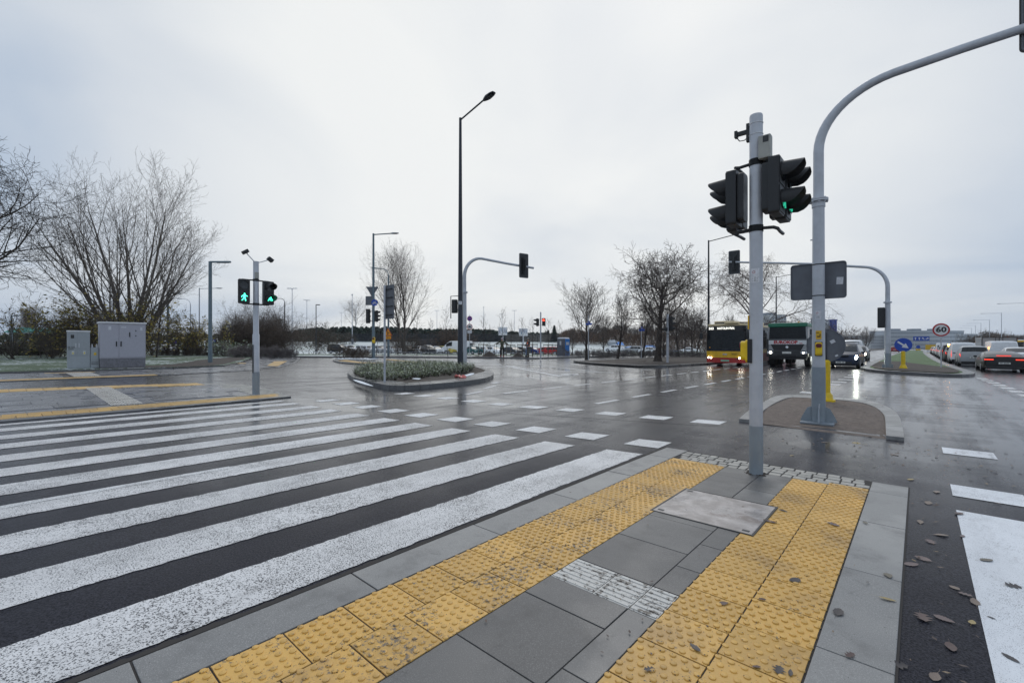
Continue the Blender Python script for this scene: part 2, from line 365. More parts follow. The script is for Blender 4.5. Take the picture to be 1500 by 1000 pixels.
# ================================================================== ground
def lerp(tab, x):
    tab = sorted(tab)
    if x <= tab[0][0]: return tab[0][1]
    for (a, b), (c, d) in zip(tab, tab[1:]):
        if x <= c: return b+(d-b)*(x-a)/(c-a)
    return tab[-1][1]
def px(*pts): return [P(*q) for q in pts]
def band(mb, pts, wd, z0, z1):
    # kerb stones laid along a polyline: inner offset wd to the left of the walking direction
    for (a, b) in zip(pts, pts[1:]):
        a, b = Vector(a), Vector(b); L_ = (b-a).length; n = max(1, round(L_)); u = (b-a)/L_; q = Vector((-u.y, u.x))*wd
        for k in range(n):
            s, e = a+u*(L_*k/n+.006), a+u*(L_*(k+1)/n-.006)
            mb.prism([tuple(s), tuple(e), tuple(e+q), tuple(s+q)], z0, z1, True)
def smoothline(pts, n=6, closed=False):
    out = []; m = len(pts)
    rng_ = range(m if closed else m-1)
    for i in rng_:
        p0 = pts[(i-1) % m] if closed or i > 0 else pts[i]; p1 = pts[i]; p2 = pts[(i+1) % m]; p3 = pts[(i+2) % m] if closed or i+2 < m else p2
        for k in range(n):
            t = k/n
            out.append(tuple(.5*((2*p1[j])+(-p0[j]+p2[j])*t+(2*p0[j]-5*p1[j]+4*p2[j]-p3[j])*t*t+(-p0[j]+3*p1[j]-3*p2[j]+p3[j])*t**3) for j in (0, 1)))
    if not closed: out.append(pts[-1])
    return out
def offset(poly, dd):       # inward offset of a ccw/cw closed polygon
    n = len(poly); a = sum(poly[i][0]*poly[(i+1) % n][1]-poly[(i+1) % n][0]*poly[i][1] for i in range(n)); sg = 1 if a > 0 else -1; o = []
    for i in range(n):
        p, q, r = Vector(poly[i-1]), Vector(poly[i]), Vector(poly[(i+1) % n])
        u = (q-p).normalized()+(r-q).normalized()
        if u.length < 1e-6: u = (r-q)
        d = dd(q.x, q.y) if callable(dd) else dd; u.normalize(); o.append((q.x-u.y*d*sg, q.y+u.x*d*sg))
    return o

# open ground, one sheet out to the horizon
g = MB(); rr = [0]+[2*1.13**k for k in range(0, 64)]; na = 120
for r_ in rr[1:]:
    for k in range(na):
        a = 2*math.pi*k/na; x, y = r_*math.cos(a), r_*math.sin(a); g.v.append((x, y, GZ(x, y)-(.03 if r_ < 30 else 0)))
for i in range(len(rr)-2):
    for k in range(na): g.f.append((i*na+k, (i+1)*na+k, (i+1)*na+(k+1) % na, i*na+(k+1) % na))
g.v.append((0, 0, -.06)); g.f += [(len(g.v)-1, k, (k+1) % na) for k in range(na)]
struct('ground', g, M['field'])
# carriageway
rd = MB(); rd.sheet([(14, -30), (14, 900), (-11.6, 900), (-11.6, 60), (-19, 62), (-19, 900), (-29, 900), (-27.4, 37), (-27.6, 34.4), (-31.4, 33.1), (-38.3, 27.7), (-43.3, 21.2), (-62, 6), (-62, -30)], 0)
struct('road', rd, M['asphalt'])

# ---- crossing stripes and markings
st = MB(); XL = [-3.13, -4.05, -4.94, -5.82, -6.69, -7.54, -8.42, -9.35, -10.19, -11.02, -11.62]; XR = [-2.65, -3.58, -4.49, -5.40, -6.23, -7.10, -7.97, -8.93, -9.78, -10.65, -11.40]
END = [(-2.7, 5.52), (-3.6, 5.35), (-4.5, 5.22), (-6.24, 4.98), (-8, 4.82), (-11.5, 4.6)]
rw = random.Random(12)
def ragged(mb, a, b, y0, ya, yb, z, amp=.007, step=.045):
    n = int((min(ya, yb)-y0)/step); L1 = [(a+rw.uniform(-amp, amp), y0+(ya-y0)*k/n) for k in range(n+1)]; L2 = [(b+rw.uniform(-amp, amp), y0+(yb-y0)*k/n) for k in range(n+1)]
    for k in range(n): mb.sheet([L1[k], L2[k], L2[k+1], L1[k+1]], z)
for a, b in zip(XL, XR):
    ragged(st, a, b, -1.5, lerp(END, a), lerp(END, b), .004, .009 if a > -6 else .006)
struct('crosswalk_marking', st, M['paint_old'])
st = MB(); ragged(st, -5.83, -5.73, -1.5, 1.75, 1.72, .0065, .004); struct('fresh_line', st, M['paint_mid'])
st = MB(); ragged(st, -2.622, -2.572, -3, 6.1, 6.1, .0055, .010, .03); struct('kerb_seam', st, M['joint'])
st = MB()
A0 = [(-2.64, 5.98), (-3.1, 5.91), (-4, 5.77), (-4.9, 5.65), (-5.8, 5.53), (-6.7, 5.42), (-7.5, 5.30), (-9.3, 5.21), (-11, 5.14)]
B0 = [(-2.64, 8.52), (-3.11, 8.42), (-4, 8.25), (-4.9, 8.09), (-5.8, 7.95), (-6.6, 7.73), (-7.5, 7.62), (-9.3, 7.53), (-11, 7.40)]
for a, b in zip(XL[:10], XR[:10]):
    st.sheet([(a, lerp(A0, a)), (b, lerp(A0, b)), (b-.01, lerp(A0, b)+.49), (a+.01, lerp(A0, a)+.47)], .004)
    st.sheet([(a, lerp(B0, a)), (b, lerp(B0, b)), (b, lerp(B0, b)+.45), (a, lerp(B0, a)+.43)], .004)
for k in range(60):
    y = 9.5+1.87*k
    if y < 36: st.sheet([(-5.82, y), (-5.69, y), (-5.69, y+1.05), (-5.82, y+1.05)], .004)
    y = 9.6+1.8*k
    if y < 36: st.sheet([(-8.92, y), (-8.79, y), (-8.79, y+1.1), (-8.92, y+1.1)], .004)
for k in range(20):
    y = 37+9*k
    for x in (-5.75, -8.85): st.sheet([(x-.06, y), (x+.06, y), (x+.06, y+3), (x-.06, y+3)], .004)
    for x in (5.35, 8.6): st.sheet([(x-.06, y-3), (x+.06, y-3), (x+.06, y), (x-.06, y)], .004)
for (x, y) in ((1172, 582), (1186, 575), (1200, 569), (1219, 563), (1229, 559.5), (1238, 556), (1246, 552.5), (1251, 549.8), (1256, 546.9)):
    cx_, cy_ = P(x, y); st.sheet([(cx_-.24, cy_-.22), (cx_+.24, cy_-.22), (cx_+.24, cy_+.22), (cx_-.24, cy_+.22)], .004)
for k in range(8):
    y = 29.7-1.55*k; st.sheet([(1.95+.04*k, y), (2.28+.04*k, y), (2.30+.04*k, y-.8), (1.97+.04*k, y-.8)], .004)
def strip(mb, a, b, wd=.12, z=.004):
    a, b = Vector(a), Vector(b); q = (b-a).normalized(); q = Vector((-q.y, q.x))*wd/2
    mb.sheet([tuple(a-q), tuple(b-q), tuple(b+q), tuple(a+q)], z)
for p, q, wd in (((683, 577.6), (707, 573), .14), ((710, 568.8), (725.6, 565), .14), ((722, 561.5), (731, 559.5), .22), ((737, 556.8), (752, 556), .14), ((753, 555.4), (768, 554.6), .14),
                 ((770, 553.6), (783, 552.6), .14), ((786, 552), (798, 551.2), .14), ((801, 550.6), (812, 550), .14), ((741, 536), (821, 551), .24), ((800, 543.2), (899, 545.6), .24), ((742, 535.6), (800, 543), .2), ((792, 536), (877, 544.4), .2),
                 ((940, 541.5), (955, 541.2), .16), ((915, 539.8), (928, 539.4), .16), ((690, 538.4), (704, 538.2), .4), ((708, 537.6), (722, 537.4), .4), ((726, 537), (740, 536.8), .4),
                 ((744, 536.4), (756, 536.2), .4), ((762, 535.4), (774, 535.2), .4), ((836, 533), (848, 533), .4), ((806, 532.6), (820, 532.6), .4)):
    strip(st, P(*p), P(*q), wd)
struct('lane_marking', st, M['paint_mid'])
st = MB()
for (a, b, q) in (((566, 526.3), (722, 527.4), .5), ((590, 528.0), (728, 529), .5), ((612, 529.8), (730, 530.8), .45), ((640, 531.8), (733, 532.6), .4), ((668, 534.2), (735, 534.2), .35), ((740, 529.5), (790, 530.5), .35), ((742, 532), (792, 533), .35)):
    strip(st, P(*a), P(*b), q)
for (a, b, c_, d) in ((.24, .74, 8.30, 8.78), (.24, .74, 5.99, 6.47), (.24, .80, -8, 5.48), (1.7, 2.2, -8, 5.48), (1.2, 1.7, 5.99, 6.47), (1.2, 1.7, 8.3, 8.78)):
    st.sheet([(a, c_), (b, c_), (b, d), (a, d)], .004)
struct('fresh_marking', st, M['paint_new'])
# straight arrow worn into the turning lane
ar = MB(); bx, by = P(826, 549.5); ar.sheet([(bx-.3, by), (bx+.5, by+.1), (bx+.1, by+1.0), (bx-.5, by+.8)], .004); ar.sheet([P(832, 548.6), P(845, 547.2), P(848, 548.6), P(836, 550)], .004)
struct('arrow_marking', ar, M['paint_mid'])
# darker repaired trench across the lanes, and the newer path surfacing between the two refuges
tr = MB(); tr.sheet([P(742, 600), P(860, 606), P(1000, 615), P(1100, 622), P(1100, 627), P(1000, 621.5), P(860, 612), P(742, 605)], .0025); struct('road_patch', tr, M['asphalt_path'])
tr = MB(); tr.sheet([(-2.55, 6.08), (-.07, 6.02), (-.08, 7.5), (-.16, 8.93), (-2.5, 9.12)], .003); struct('path', tr, M['asphalt_path'])

# ---- near refuge: kerbs, tactile paving, slabs (each a real stone with open joints)
ZT = .010
bed = MB(); bed.sheet([(-2.585, -4), (-.065, -4), (-.065, 6.02), (-2.585, 6.09)], .0055); struct('paving_bed', bed, M['joint'])
def stones(mb, rects, z=ZT, gap=.0035, jig=.0012, seed=1):
    r = random.Random(seed)
    for (a, b, c_, d) in rects:
        dz = r.uniform(-jig, jig); mb.prism([(a+gap/2, c_+gap/2), (b-gap/2, c_+gap/2), (b-gap/2, d-gap/2), (a+gap/2, d-gap/2)], -.02, z+dz, True)
kb = MB(); ys = [6.08, 5.52, 4.50, 3.47, 2.45, 1.43, .39, -.64, -1.67, -2.7, -4]
stones(kb, [(-2.575, -2.285, b, a) for a, b in zip(ys, ys[1:])], gap=.009, seed=2); struct('left_kerb', kb, M['kerb'], bevel=.004)
kb = MB(); ys = [6.01, 5.60, 4.60, 3.56, 2.53, 1.5, .47, -.55, -1.6, -4]
stones(kb, [(-.36, -.072, b, a) for a, b in zip(ys, ys[1:])], gap=.007, seed=3); struct('right_kerb', kb, M['kerb'], bevel=.004)
def tiles(col_x, joints, y0, y1):
    return [(col_x[0], col_x[1], max(a, y0), min(b, y1)) for a, b in zip(joints, joints[1:]) if min(b, y1)-max(a, y0) > .05]
J = lambda off, p=.306: [off+p*k-4.0 for k in range(34)]
R1, R2, L1, L2 = J(.23), J(.05), J(.018), J(.188)
near_y = []
ty = MB(); rectsL = tiles((-2.28, -1.972), L1, -2.5, 5.58)+tiles((-1.972, -1.663), L2, -2.5, 5.58)
rectsR = [q for q in tiles((-.995, -.685), R1, -2.5, 5.58)]+tiles((-.685, -.362), R2, -2.5, 5.66)
def domes(mb, rects, seed=4, cut=None):
    r = random.Random(seed); pr = [(.0155, -.001), (.0145, .0048), (.0105, .0066)]
    for (a, b, c_, d) in rects:
        if d < .3 or d-c_ < .1: continue
        nx, ny = 6, 6; sx, sy = (b-a)/nx, (d-c_)/ny; n_ = 10 if d < 3.2 else 7
        full = d-c_ > .3
        for j in range(int(round((d-c_)/.051))):
            for i in range(nx):
                x = a+sx*(i+(.28 if j % 2 else .72)); y = c_+.051*(j+.5)
                if y > d-.012 or (cut and cut(x, y)): continue
                z = G(x, y)+ZT; b0 = len(mb.v)
                for (q, h) in pr:
                    for k in range(n_): t = 2*math.pi*k/n_; mb.v.append((x+q*math.cos(t), y+q*math.sin(t), z+h))
                for l in range(2):
                    for k in range(n_): mb.f.append((b0+l*n_+k, b0+l*n_+(k+1) % n_, b0+(l+1)*n_+(k+1) % n_, b0+(l+1)*n_+k))
                mb.f.append(tuple(b0+2*n_+k for k in range(n_)))
plate_cut = lambda x, y: -1.73 < x < -.895 and 3.65 < y < 4.49
dirty = [q for q in rectsL if abs(q[2]-4.9) < .5 or (q[3] < 3.4 and random.Random(q[2]+q[0]).random() < .35)]
for nm, rs, mt, sd in (('tactile_paving', rectsL, 'yellow', 5), ('tactile_paving', rectsR, 'yellow_clean', 6)):
    tb = MB(); stones(tb, rs, gap=.0075, seed=sd); struct(nm, tb, M[mt], bevel=.002)
    db = MB(); domes(db, rs, cut=plate_cut); struct('tactile_dome', db, M[mt], smooth=True)
sb = MB(); xa, xb, xc = -1.663, -1.15, -.995
ym = [-2.6, -1.6, -.6, .45, .96, 1.47, 1.98, 2.22]; ymu = [2.525, 3.06, 3.57, 3.68]; yn = [-2.6, -1.1, -.2, .62, 1.13, 1.62, 2.22]; ynu = [2.525, 2.86, 3.28, 3.68]
rs = [(xa, xb, a, b) for a, b in zip(ym, ym[1:])]+[(xa, xb, a, b) for a, b in zip(ymu, ymu[1:])]+[(xb, xc, a, b) for a, b in zip(yn, yn[1:])]+[(xb, xc, a, b) for a, b in zip(ynu, ynu[1:])]
rs += [(xa, -1.28, 4.455, 5.18), (xa, -1.28, 5.18, 5.58), (-1.28, xc, 4.455, 4.86), (-1.28, xc, 4.86, 5.58)]
stones(sb, rs, gap=.006, jig=.0012, seed=8); struct('pavement_slab', sb, M['slab'], bevel=.0025)
# white guide strip: ribbed
wt = MB(); rs = [(xa, -1.372, 2.222, 2.522), (-1.372, xb, 2.222, 2.522), (xb, xc, 2.222, 2.522)]; stones(wt, rs, z=.0085, gap=.004, seed=9)
for (a, b, c_, d) in rs:
    for k in range(7):
        y = c_+.022+k*.0425; wt.prism([(a+.008, y-.011), (b-.008, y-.011), (b-.008, y+.011), (a+.008, y+.011)], .0080, .0132, True)
struct('guide_paving', wt, M['white_tile'], bevel=.0015)
# granite setts at the head of the refuge and in the shoulder of the far pavement
def setts(mb, inside, x0, x1, y0, y1, s, seed, z=ZT, h0=-.03):
    r = random.Random(seed); ny = int((y1-y0)/s)
    for j in range(ny):
        x = x0+r.uniform(-s, 0)
        while x < x1:
            wd = s*r.uniform(.8, 1.2); cx_, cy_ = x+wd/2, y0+(j+.5)*s
            if inside(cx_, cy_):
                q = [(x+s*.05+r.uniform(0, s*.06), y0+j*s+s*.06), (x+wd-s*.05, y0+j*s+s*.05+r.uniform(0, s*.06)), (x+wd-s*.06, y0+(j+1)*s-s*.05), (x+s*.06, y0+(j+1)*s-s*.06)]
                mb.prism(q, h0, z+r.uniform(-.004, .003), True)
            x += wd
sm = MB(); setts(sm, lambda x, y: -2.24 < x < -.41 and y < 6.0, -2.27, -.37, 5.585, 6.03, .111, 11); struct('cobbles', sm, M['sett'], bevel=.007)
# steel access cover set in the slabs (lifts out)
cv = thing('access_cover', 'square pale metal access cover set among grey slabs between the yellow strips', 'manhole cover', (-1.3, 4.065, G(-1.3, 4.065)))
f_ = MB()
for (c_, d) in (((-.39, 0, .010), (.014, .80, .012)), ((.39, 0, .010), (.014, .80, .012)), ((0, .388, .0105), (.766, .014, .012)), ((0, -.388, .0105), (.766, .014, .012))): f_.box(c_, d)
mk('frame', f_, M['dark_metal'], cv)
n = NT('cover_plate'); c = n.mix(n.mr(n.noise(5, 5, .7), .35, .7), (.29, .26, .245), (.52, .48, .46)); c = n.mix(n.ma('MULTIPLY', n.mr(n.noise(2.2, 4, .6), .52, .66), .7), c, (.16, .11, .09)); n.set('Base Color', c); n.set('Roughness', n.mr(n.noise(3, 3), .4, .6, .22, .5)); n.set('Metallic', .15); n.bump(n.noise(120, 3, .6), .3, .0015)
M['cover'] = n.m
lid = MB(); lid.box((0, 0, .0075), (.762, .758, .015)); l_ = mk('lid', lid, M['cover'], cv, bevel=.002)
for kx, ky in ((-.33, -.33), (.33, -.33), (-.33, .33)): hk = MB(); hk.box((kx, ky, .0155), (.05, .03, .003)); mk('keyhole', hk, M['dark_metal'], l_)

# ---- right refuge: soil with kerb band
iso = px((1082.4, 617.6), (1097, 604.8), (1117.6, 592.8), (1136, 583.2), (1157, 581), (1187, 582), (1216, 584.4), (1248, 587), (1277, 591), (1294, 596.6), (1307, 603.5), (1317, 613.6), (1321.6, 628), (1325, 646.4))
iso = [(x, y) for x, y in iso]
isi = px((1117, 621), (1117, 602.4), (1144, 589.6), (1158, 585), (1187, 586.3), (1216, 588), (1264, 593.6), (1289.6, 600), (1298, 609), (1302.4, 623), (1305, 645))
isi[0] = (-2.13, 9.13)
kb = MB(); ol = smoothline(iso, 3); il = smoothline([(-2.2, 9.13)]+isi[1:], 3)
# ring between outer and inner lines as a closed solid strip
ring = [(-2.48, 9.10)]+iso[1:-1]+[(-.16, 8.93)]
inner = [(-2.20, 9.12), (-2.42, 10.6), (-2.55, 12.4), (-2.55, 13.75), (-2.3, 14.05), (-1.75, 14.12), (-1.35, 14.10), (-1.0, 13.80), (-.78, 13.2), (-.62, 12.45), (-.50, 11.5), (-.43, 10.25), (-.37, 8.94)]
kz = .09
def kerb_ring(mb, outer, inner, z0, z1, step=1.0, gap=.008):
    O = [Vector(p) for p in outer]; I = [Vector(p) for p in inner]
    def samp(L, t):
        ds = [0]
        for a, b in zip(L, L[1:]): ds.append(ds[-1]+(b-a).length)
        s = t*ds[-1]
        for k in range(len(L)-1):
            if s <= ds[k+1] or k == len(L)-2: return L[k].lerp(L[k+1], (s-ds[k])/max(1e-6, ds[k+1]-ds[k]))
    LO = sum((b-a).length for a, b in zip(O, O[1:])); n_ = max(2, round(LO/step)); e = gap/2/LO*n_
    for k in range(n_):
        t0, t1 = (k+e)/n_, (k+1-e)/n_; m_ = 4
        q = [samp(O, t0+(t1-t0)*j/m_) for j in range(m_+1)]+[samp(I, t0+(t1-t0)*j/m_) for j in range(m_, -1, -1)]
        mb.prism([tuple(p) for p in q], z0, z1(t0) if callable(z1) else z1, True)
kerb_ring(kb, smoothline(ring, 3), smoothline(inner, 3), -.03, lambda t: .06, .62)
struct('refuge_kerb', kb, M['kerb'], bevel=.004)
sl_ = MB(); sp = smoothline(inner, 3); cpt = (sum(p[0] for p in sp)/len(sp), sum(p[1] for p in sp)/len(sp))
rs_ = random.Random(5)
nr = 40
for i in range(nr+1):
    t = i/nr
    for p in sp:
        x, y = cpt[0]+(p[0]-cpt[0])*t*1.01, cpt[1]+(p[1]-cpt[1])*t*1.01
        db = math.hypot(x+1.35, y-9.84); h = .008+.06*sstep(9.1, 11, y)*(1-t**6*.5)+.02*noise.noise((x*2.2, y*2.2, 1))+.018*noise.noise((x*7, y*7, 4))+.014*noise.noise((x*17, y*17, 4))+.05*max(0, 1-abs(db-.34)/.22)*(1+noise.noise((x*9, y*9, 2))); sl_.v.append((x, y, G(x, y)+h))
m_ = len(sp)
for i in range(nr):
    for k in range(m_): sl_.f.append((i*m_+k, (i+1)*m_+k, (i+1)*m_+(k+1) % m_, i*m_+(k+1) % m_))
struct('bare_soil', sl_, M['soil'], smooth=True)

# ---- generic raised island
def island(name, outer, kw, h, inmat, kmat, crown=0, z_in=None, step=1.0, smooth_n=2, seed=0, in_name='soil'):
    o_ = smoothline(outer, smooth_n, True); i_ = offset(o_, kw); k_ = MB()
    kerb_ring(k_, o_+[o_[0]], i_+[i_[0]], -.03, h, step); struct(name+'_kerb', k_, kmat, bevel=.012)
    c_ = (sum(p[0] for p in i_)/len(i_), sum(p[1] for p in i_)/len(i_)); s_ = MB(); nr = 12; z_in = h-.02 if z_in is None else z_in
    for i in range(nr+1):
        t = i/nr
        for p in i_:
            x, y = c_[0]+(p[0]-c_[0])*t*1.003, c_[1]+(p[1]-c_[1])*t*1.003
            s_.v.append((x, y, G(x, y)+z_in+crown*(1-t*t)+.03*noise.noise((x*1.3, y*1.3, seed))*(1 if crown or t < .9 else 0)))
    m_ = len(i_)
    for i in range(nr):
        for k in range(m_): s_.f.append((i*m_+k, (i+1)*m_+k, (i+1)*m_+(k+1) % m_, i*m_+(k+1) % m_))
    return struct(in_name, s_, inmat, smooth=True), i_
PLI = px((510.4, 552.5), (518, 558.5), (532.8, 562.4), (548.8, 567), (568.8, 571), (600, 571.4), (636.8, 568.5), (676.8, 564.5), (704, 560.5), (718.4, 556.4), (723.2, 551.6), (718.4, 546.8), (702.4, 541.2))+[(-20.3, 18.6), (-21.6, 15.5), (-20.6, 12.2), (-18.9, 10.4)]
island('planted_refuge', PLI, lambda x, y: .22+.62*sstep(-15.5, -13.2, x), .15, M['soil_dark'], M['kerb_dark'], step=.5, seed=2, in_name='planting_soil')
MED = [(-2.74, 36.6), (-2.5, 34.3), (-2.1, 32.6), (-1.17, 31.02), (-.04, 30.3), (.93, 29.8), (1.75, 30.3), (2.12, 32.5), (2.1, 35.5), (1.85, 42), (1.6, 54), (1.4, 72), (1.2, 110), (1.2, 160), (1.2, 220), (-3.4, 220), (-3.4, 160), (-3.4, 110), (-3.2, 74), (-3.0, 50)]
island('median_refuge', MED, .45, .14, M['verge'], M['kerb_dark'], crown=0, seed=3, smooth_n=3, in_name='median_grass', step=2)
ms = MB(); ms.sheet(smoothline([(-2.35, 40), (-1.95, 34.4), (-1.0, 32.0), (0, 31.1), (.95, 30.9), (1.5, 32.0), (1.55, 35), (1.42, 38.5), (.8, 41.5), (-.2, 46), (-1.2, 51), (-2.3, 50)], 3, True), .165); struct('median_soil', ms, M['soil_dark'])
TRI = px((840, 530.5), (868, 533.6), (896, 535.6), (944, 538.2), (976, 538), (1008, 536), (1035, 534.4))+[(-11.6, 40), (-11.5, 60), (-11.5, 600), (-18, 600), (-20.6, 61), (-21.2, 45), (-20.6, 34)]
TRI = [p for p in TRI]

def dens(pts, d=1.0, dmax=60):
    o = []
    for a, b in zip(pts, pts[1:]+pts[:1]):
        l = math.hypot(b[0]-a[0], b[1]-a[1]); n = max(1, min(dmax, int(l/d))); o += [(a[0]+(b[0]-a[0])*k/n, a[1]+(b[1]-a[1])*k/n) for k in range(n)]
    return o
island('tree_refuge', dens(TRI, 3), .35, .14, M['soil_dark'], M['kerb_dark'], crown=.05, seed=4, in_name='tree_island_soil', step=1, smooth_n=1)
# low walls along the far side of the side street
fk = MB(); band(fk, [(-58, 9.6), (-43.3, 21.3), (-38.3, 27.8), (-31.4, 33.2), (-27.8, 34.5), (-27.6, 38), (-29, 300)][::1], .3, -.03, .14); struct('far_kerb', fk, M['kerb_dark'], bevel=.01)
# workers' pavement on the far side
fp = MB(); fp.sheet([(-31.6, 33.5), (-28.1, 34.8), (-27.9, 38.4), (-28.4, 60), (-32, 60), (-33, 41), (-38.5, 37.5), (-47, 27), (-45, 24), (-38.6, 28.3)], .10); struct('far_pavement', fp, M['slab_far'])
vg = MB(); vg.sheet([(-32.2, 60), (-33.2, 41.4), (-38.7, 37.8), (-47.3, 27.2), (-59, 13), (-66, 15), (-52, 31), (-42, 43), (-37, 52), (-36, 160), (-29.4, 160), (-28.7, 61)], .085); struct('verge', vg, M['lawn'])

# ---- left pavements
def paving(mb, inside, x0, x1, y0, y1, sx, sy, seed, z=.03, off=True, gap=.012):
    r = random.Random(seed); j = 0; x = x0
    while x < x1:
        y = y0-(r.random()*sy if off else 0)
        while y < y1:
            if inside(x+sx/2, y+sy/2):
                mb.prism([(x+gap/2, y+gap/2), (x+sx-gap/2, y+gap/2), (x+sx-gap/2, y+sy-gap/2), (x+gap/2, y+sy-gap/2)], -.02, z+r.uniform(-.003, .003), True)
            y += sy
        x += sx
NEARL = [(-11.76, -12), (-11.78, 1.9), (-11.98, 4.2), (-12.1, 5.05), (-12.6, 5.16), (-14.67, 5.45), (-16.7, 5.52), (-17.6, 5.15), (-18.3, 4.4), (-18.9, 2.9), (-19.6, 0), (-20.6, -12)]
b_ = MB(); b_.prism(NEARL, -.03, .018, True); struct('left_refuge_bed', b_, M['slab_far'])
k_ = MB(); o_ = [(-11.765, -12), (-11.78, 1.9), (-11.98, 4.2), (-12.1, 5.05)]; i_ = [(-12.02, -12), (-12.04, 1.9), (-12.22, 4.2), (-12.32, 5.0)]; kerb_ring(k_, o_, i_, -.03, .034, 1.0); struct('left_refuge_kerb', k_, M['kerb_dark'], bevel=.006)
edge = lambda y: lerp([(-12, -12.05), (1.9, -12.06), (4.2, -12.24), (5, -12.33)], y)
ty = MB(); y = -9.0
while y < 4.55:
    for c_ in range(2):
        a = edge(y)-.02-.36*c_; ty.prism([(a, y+.005+.15*c_), (a, y+.325+.15*c_), (a-.355, y+.325+.15*c_), (a-.355, y+.005+.15*c_)], -.02, .034, True)
    y += .33
struct('tactile_paving', ty, M['yellow_dirty'], bevel=.004)
xe = lambda y: lerp([(-12, -20.6), (0, -19.6), (2.9, -18.9), (4.4, -18.3)], y)
ty2 = MB(); y = -9.0
while y < 4.3:
    for c_ in range(3):
        a = xe(y)+.06+.33*c_; ty2.prism([(a, y+.005), (a, y+.325), (a+.325, y+.325), (a+.325, y+.005)], -.02, .034, True)
    y += .33
struct('tactile_paving', ty2, M['yellow_far'], bevel=.004)
inm = lambda x, y: x < edge(y)-.8-.3 and x > xe(y)+1.1 and y < 4.55-.0*x and not (-18.7 < x < -12.9 and 1.62 < y-(-.012)*(x+13) < 2.22)
pv = MB(); paving(pv, inm, -19, -12.9, -10, 4.6, .56, .84, 21, .032); struct('pavement_slab', pv, M['slab_far'], bevel=.004)
# wedge of setts around the signal pole
def inpoly(poly):
    def f(x, y):
        c_ = False; n_ = len(poly)
        for i in range(n_):
            x1, y1 = poly[i]; x2, y2 = poly[(i+1) % n_]
            if (y1 > y) != (y2 > y) and x < (x2-x1)*(y-y1)/(y2-y1)+x1: c_ = not c_
        return c_
    return f
NL = inpoly(NEARL); ss = MB()
setts(ss, lambda x, y: NL(x, y) and NL(x-.1, y+.08) and y > 4.1 and not inm(x, y) and not (x > edge(y)-.8 and y < 4.75) and not (x < xe(y)+1.1 and y < 4.35), -18.3, -12.3, 4.1, 5.5, .12, 22, .032); struct('cobbles', ss, M['sett'], bevel=.01)
gw = MB()
for i in range(10):
    for j in range(2):
        x0 = -13.05-.56*i
        for q in range(6):
            y0 = 1.66+.28*j+q*.045+.012*i; gw.prism([(x0, y0), (x0-.54, y0), (x0-.54, y0+.026), (x0, y0+.026)], -.02, .038, True)
struct('guide_paving', gw, M['white_tile'])
# far-left pavement beyond the cycle path
FARL = [(-23.75, -14), (-23.7, 0), (-23.6, 4.6), (-24.2, 5.6), (-25.1, 8.4), (-27.3, 10.7), (-33, 14.1), (-39.5, 17.2), (-45, 19.6), (-62, 25), (-62, 22), (-44.8, 15.2), (-35.4, 11.3), (-30.4, 8.8), (-29.45, 6.2), (-29.5, 2), (-29.45, 0), (-30, -14)]
b_ = MB(); b_.prism(FARL, -.03, .012, True); struct('far_left_bed', b_, M['joint'])
FLp = inpoly(offset(FARL, .35)); pv = MB(); paving(pv, lambda x, y: FLp(x, y) and not (x > -24.9 and y < 4.9) and not (-28.2 < x < -24.9 and 2.02 < y < 2.9), -60, -24, -13, 26, .56, .9, 23, .022, gap=.014); struct('pavement_slab', pv, M['slab_far'])
k_ = MB(); band(k_, [(-23.75, -14), (-23.7, 0), (-23.6, 4.6), (-24.2, 5.6), (-25.1, 8.4), (-27.3, 10.7), (-33, 14.1), (-39.5, 17.2), (-45, 19.6)], .22, -.03, .020); struct('far_left_kerb', k_, M['kerb_dark'])
k_ = MB(); band(k_, [(-62, 22), (-44.8, 15.2), (-35.4, 11.3), (-30.4, 8.8), (-29.45, 6.2), (-29.5, 2), (-29.45, 0), (-30, -14)], .09, -.03, .09); struct('lawn_edging', k_, M['kerb_dark'])
t_ = MB()
y = -9
while y < 4.3:
    for c_ in range(2): t_.prism([(-24.0-.33*c_, y), (-24.0-.33*c_, y+.325), (-24.325-.33*c_, y+.325), (-24.325-.33*c_, y)], -.02, .026, True)
    y += .33
q0, q1, q2, q3 = px((391, 536.2), (402, 529.4), (421, 529.2), (407, 536.6)); t_.prism([q0, q1, q2, q3], .0, .027, True)
y = 1.4
while y < 3: t_.prism([(-28.7, y), (-28.7, y+.32), (-28.35, y+.32), (-28.35, y)], -.02, .026, True); y += .33
q = px((338, 532.6), (341, 531.8), (361, 532), (359, 533)); t_.prism(q, .0, .027, True)
struct('tactile_paving', t_, M['yellow_far'])
gw = MB()
for i in range(6):
    for q in range(12):
        x0 = -24.95-.55*i; gw.prism([(x0, 2.06+q*.068), (x0-.53, 2.06+q*.068), (x0-.53, 2.1+q*.068), (x0, 2.1+q*.068)], -.02, .030, True)
struct('guide_paving', gw, M['white_tile'])
LAWN = [(-29.56, 0), (-29.6, 2), (-29.55, 6.2), (-30.5, 8.85), (-35.4, 11.38), (-44.8, 15.28), (-70, 24), (-120, 10), (-120, -60), (-31, -60), (-30.1, -14)]
lw = MB(); lw.prism(LAWN, -.03, .10, True); struct('lawn', lw, M['lawn'])
q = MB(); q.sheet(smoothline([(-29.9, 3.8), (-30.3, 8.2), (-35.5, 10.9), (-43.5, 14.4), (-46, 13.8), (-41, 10.5), (-36, 8.3), (-32.5, 6.2), (-31.4, 3.5)], 3, True), .106); struct('bare_soil', q, M['soil_dark'])
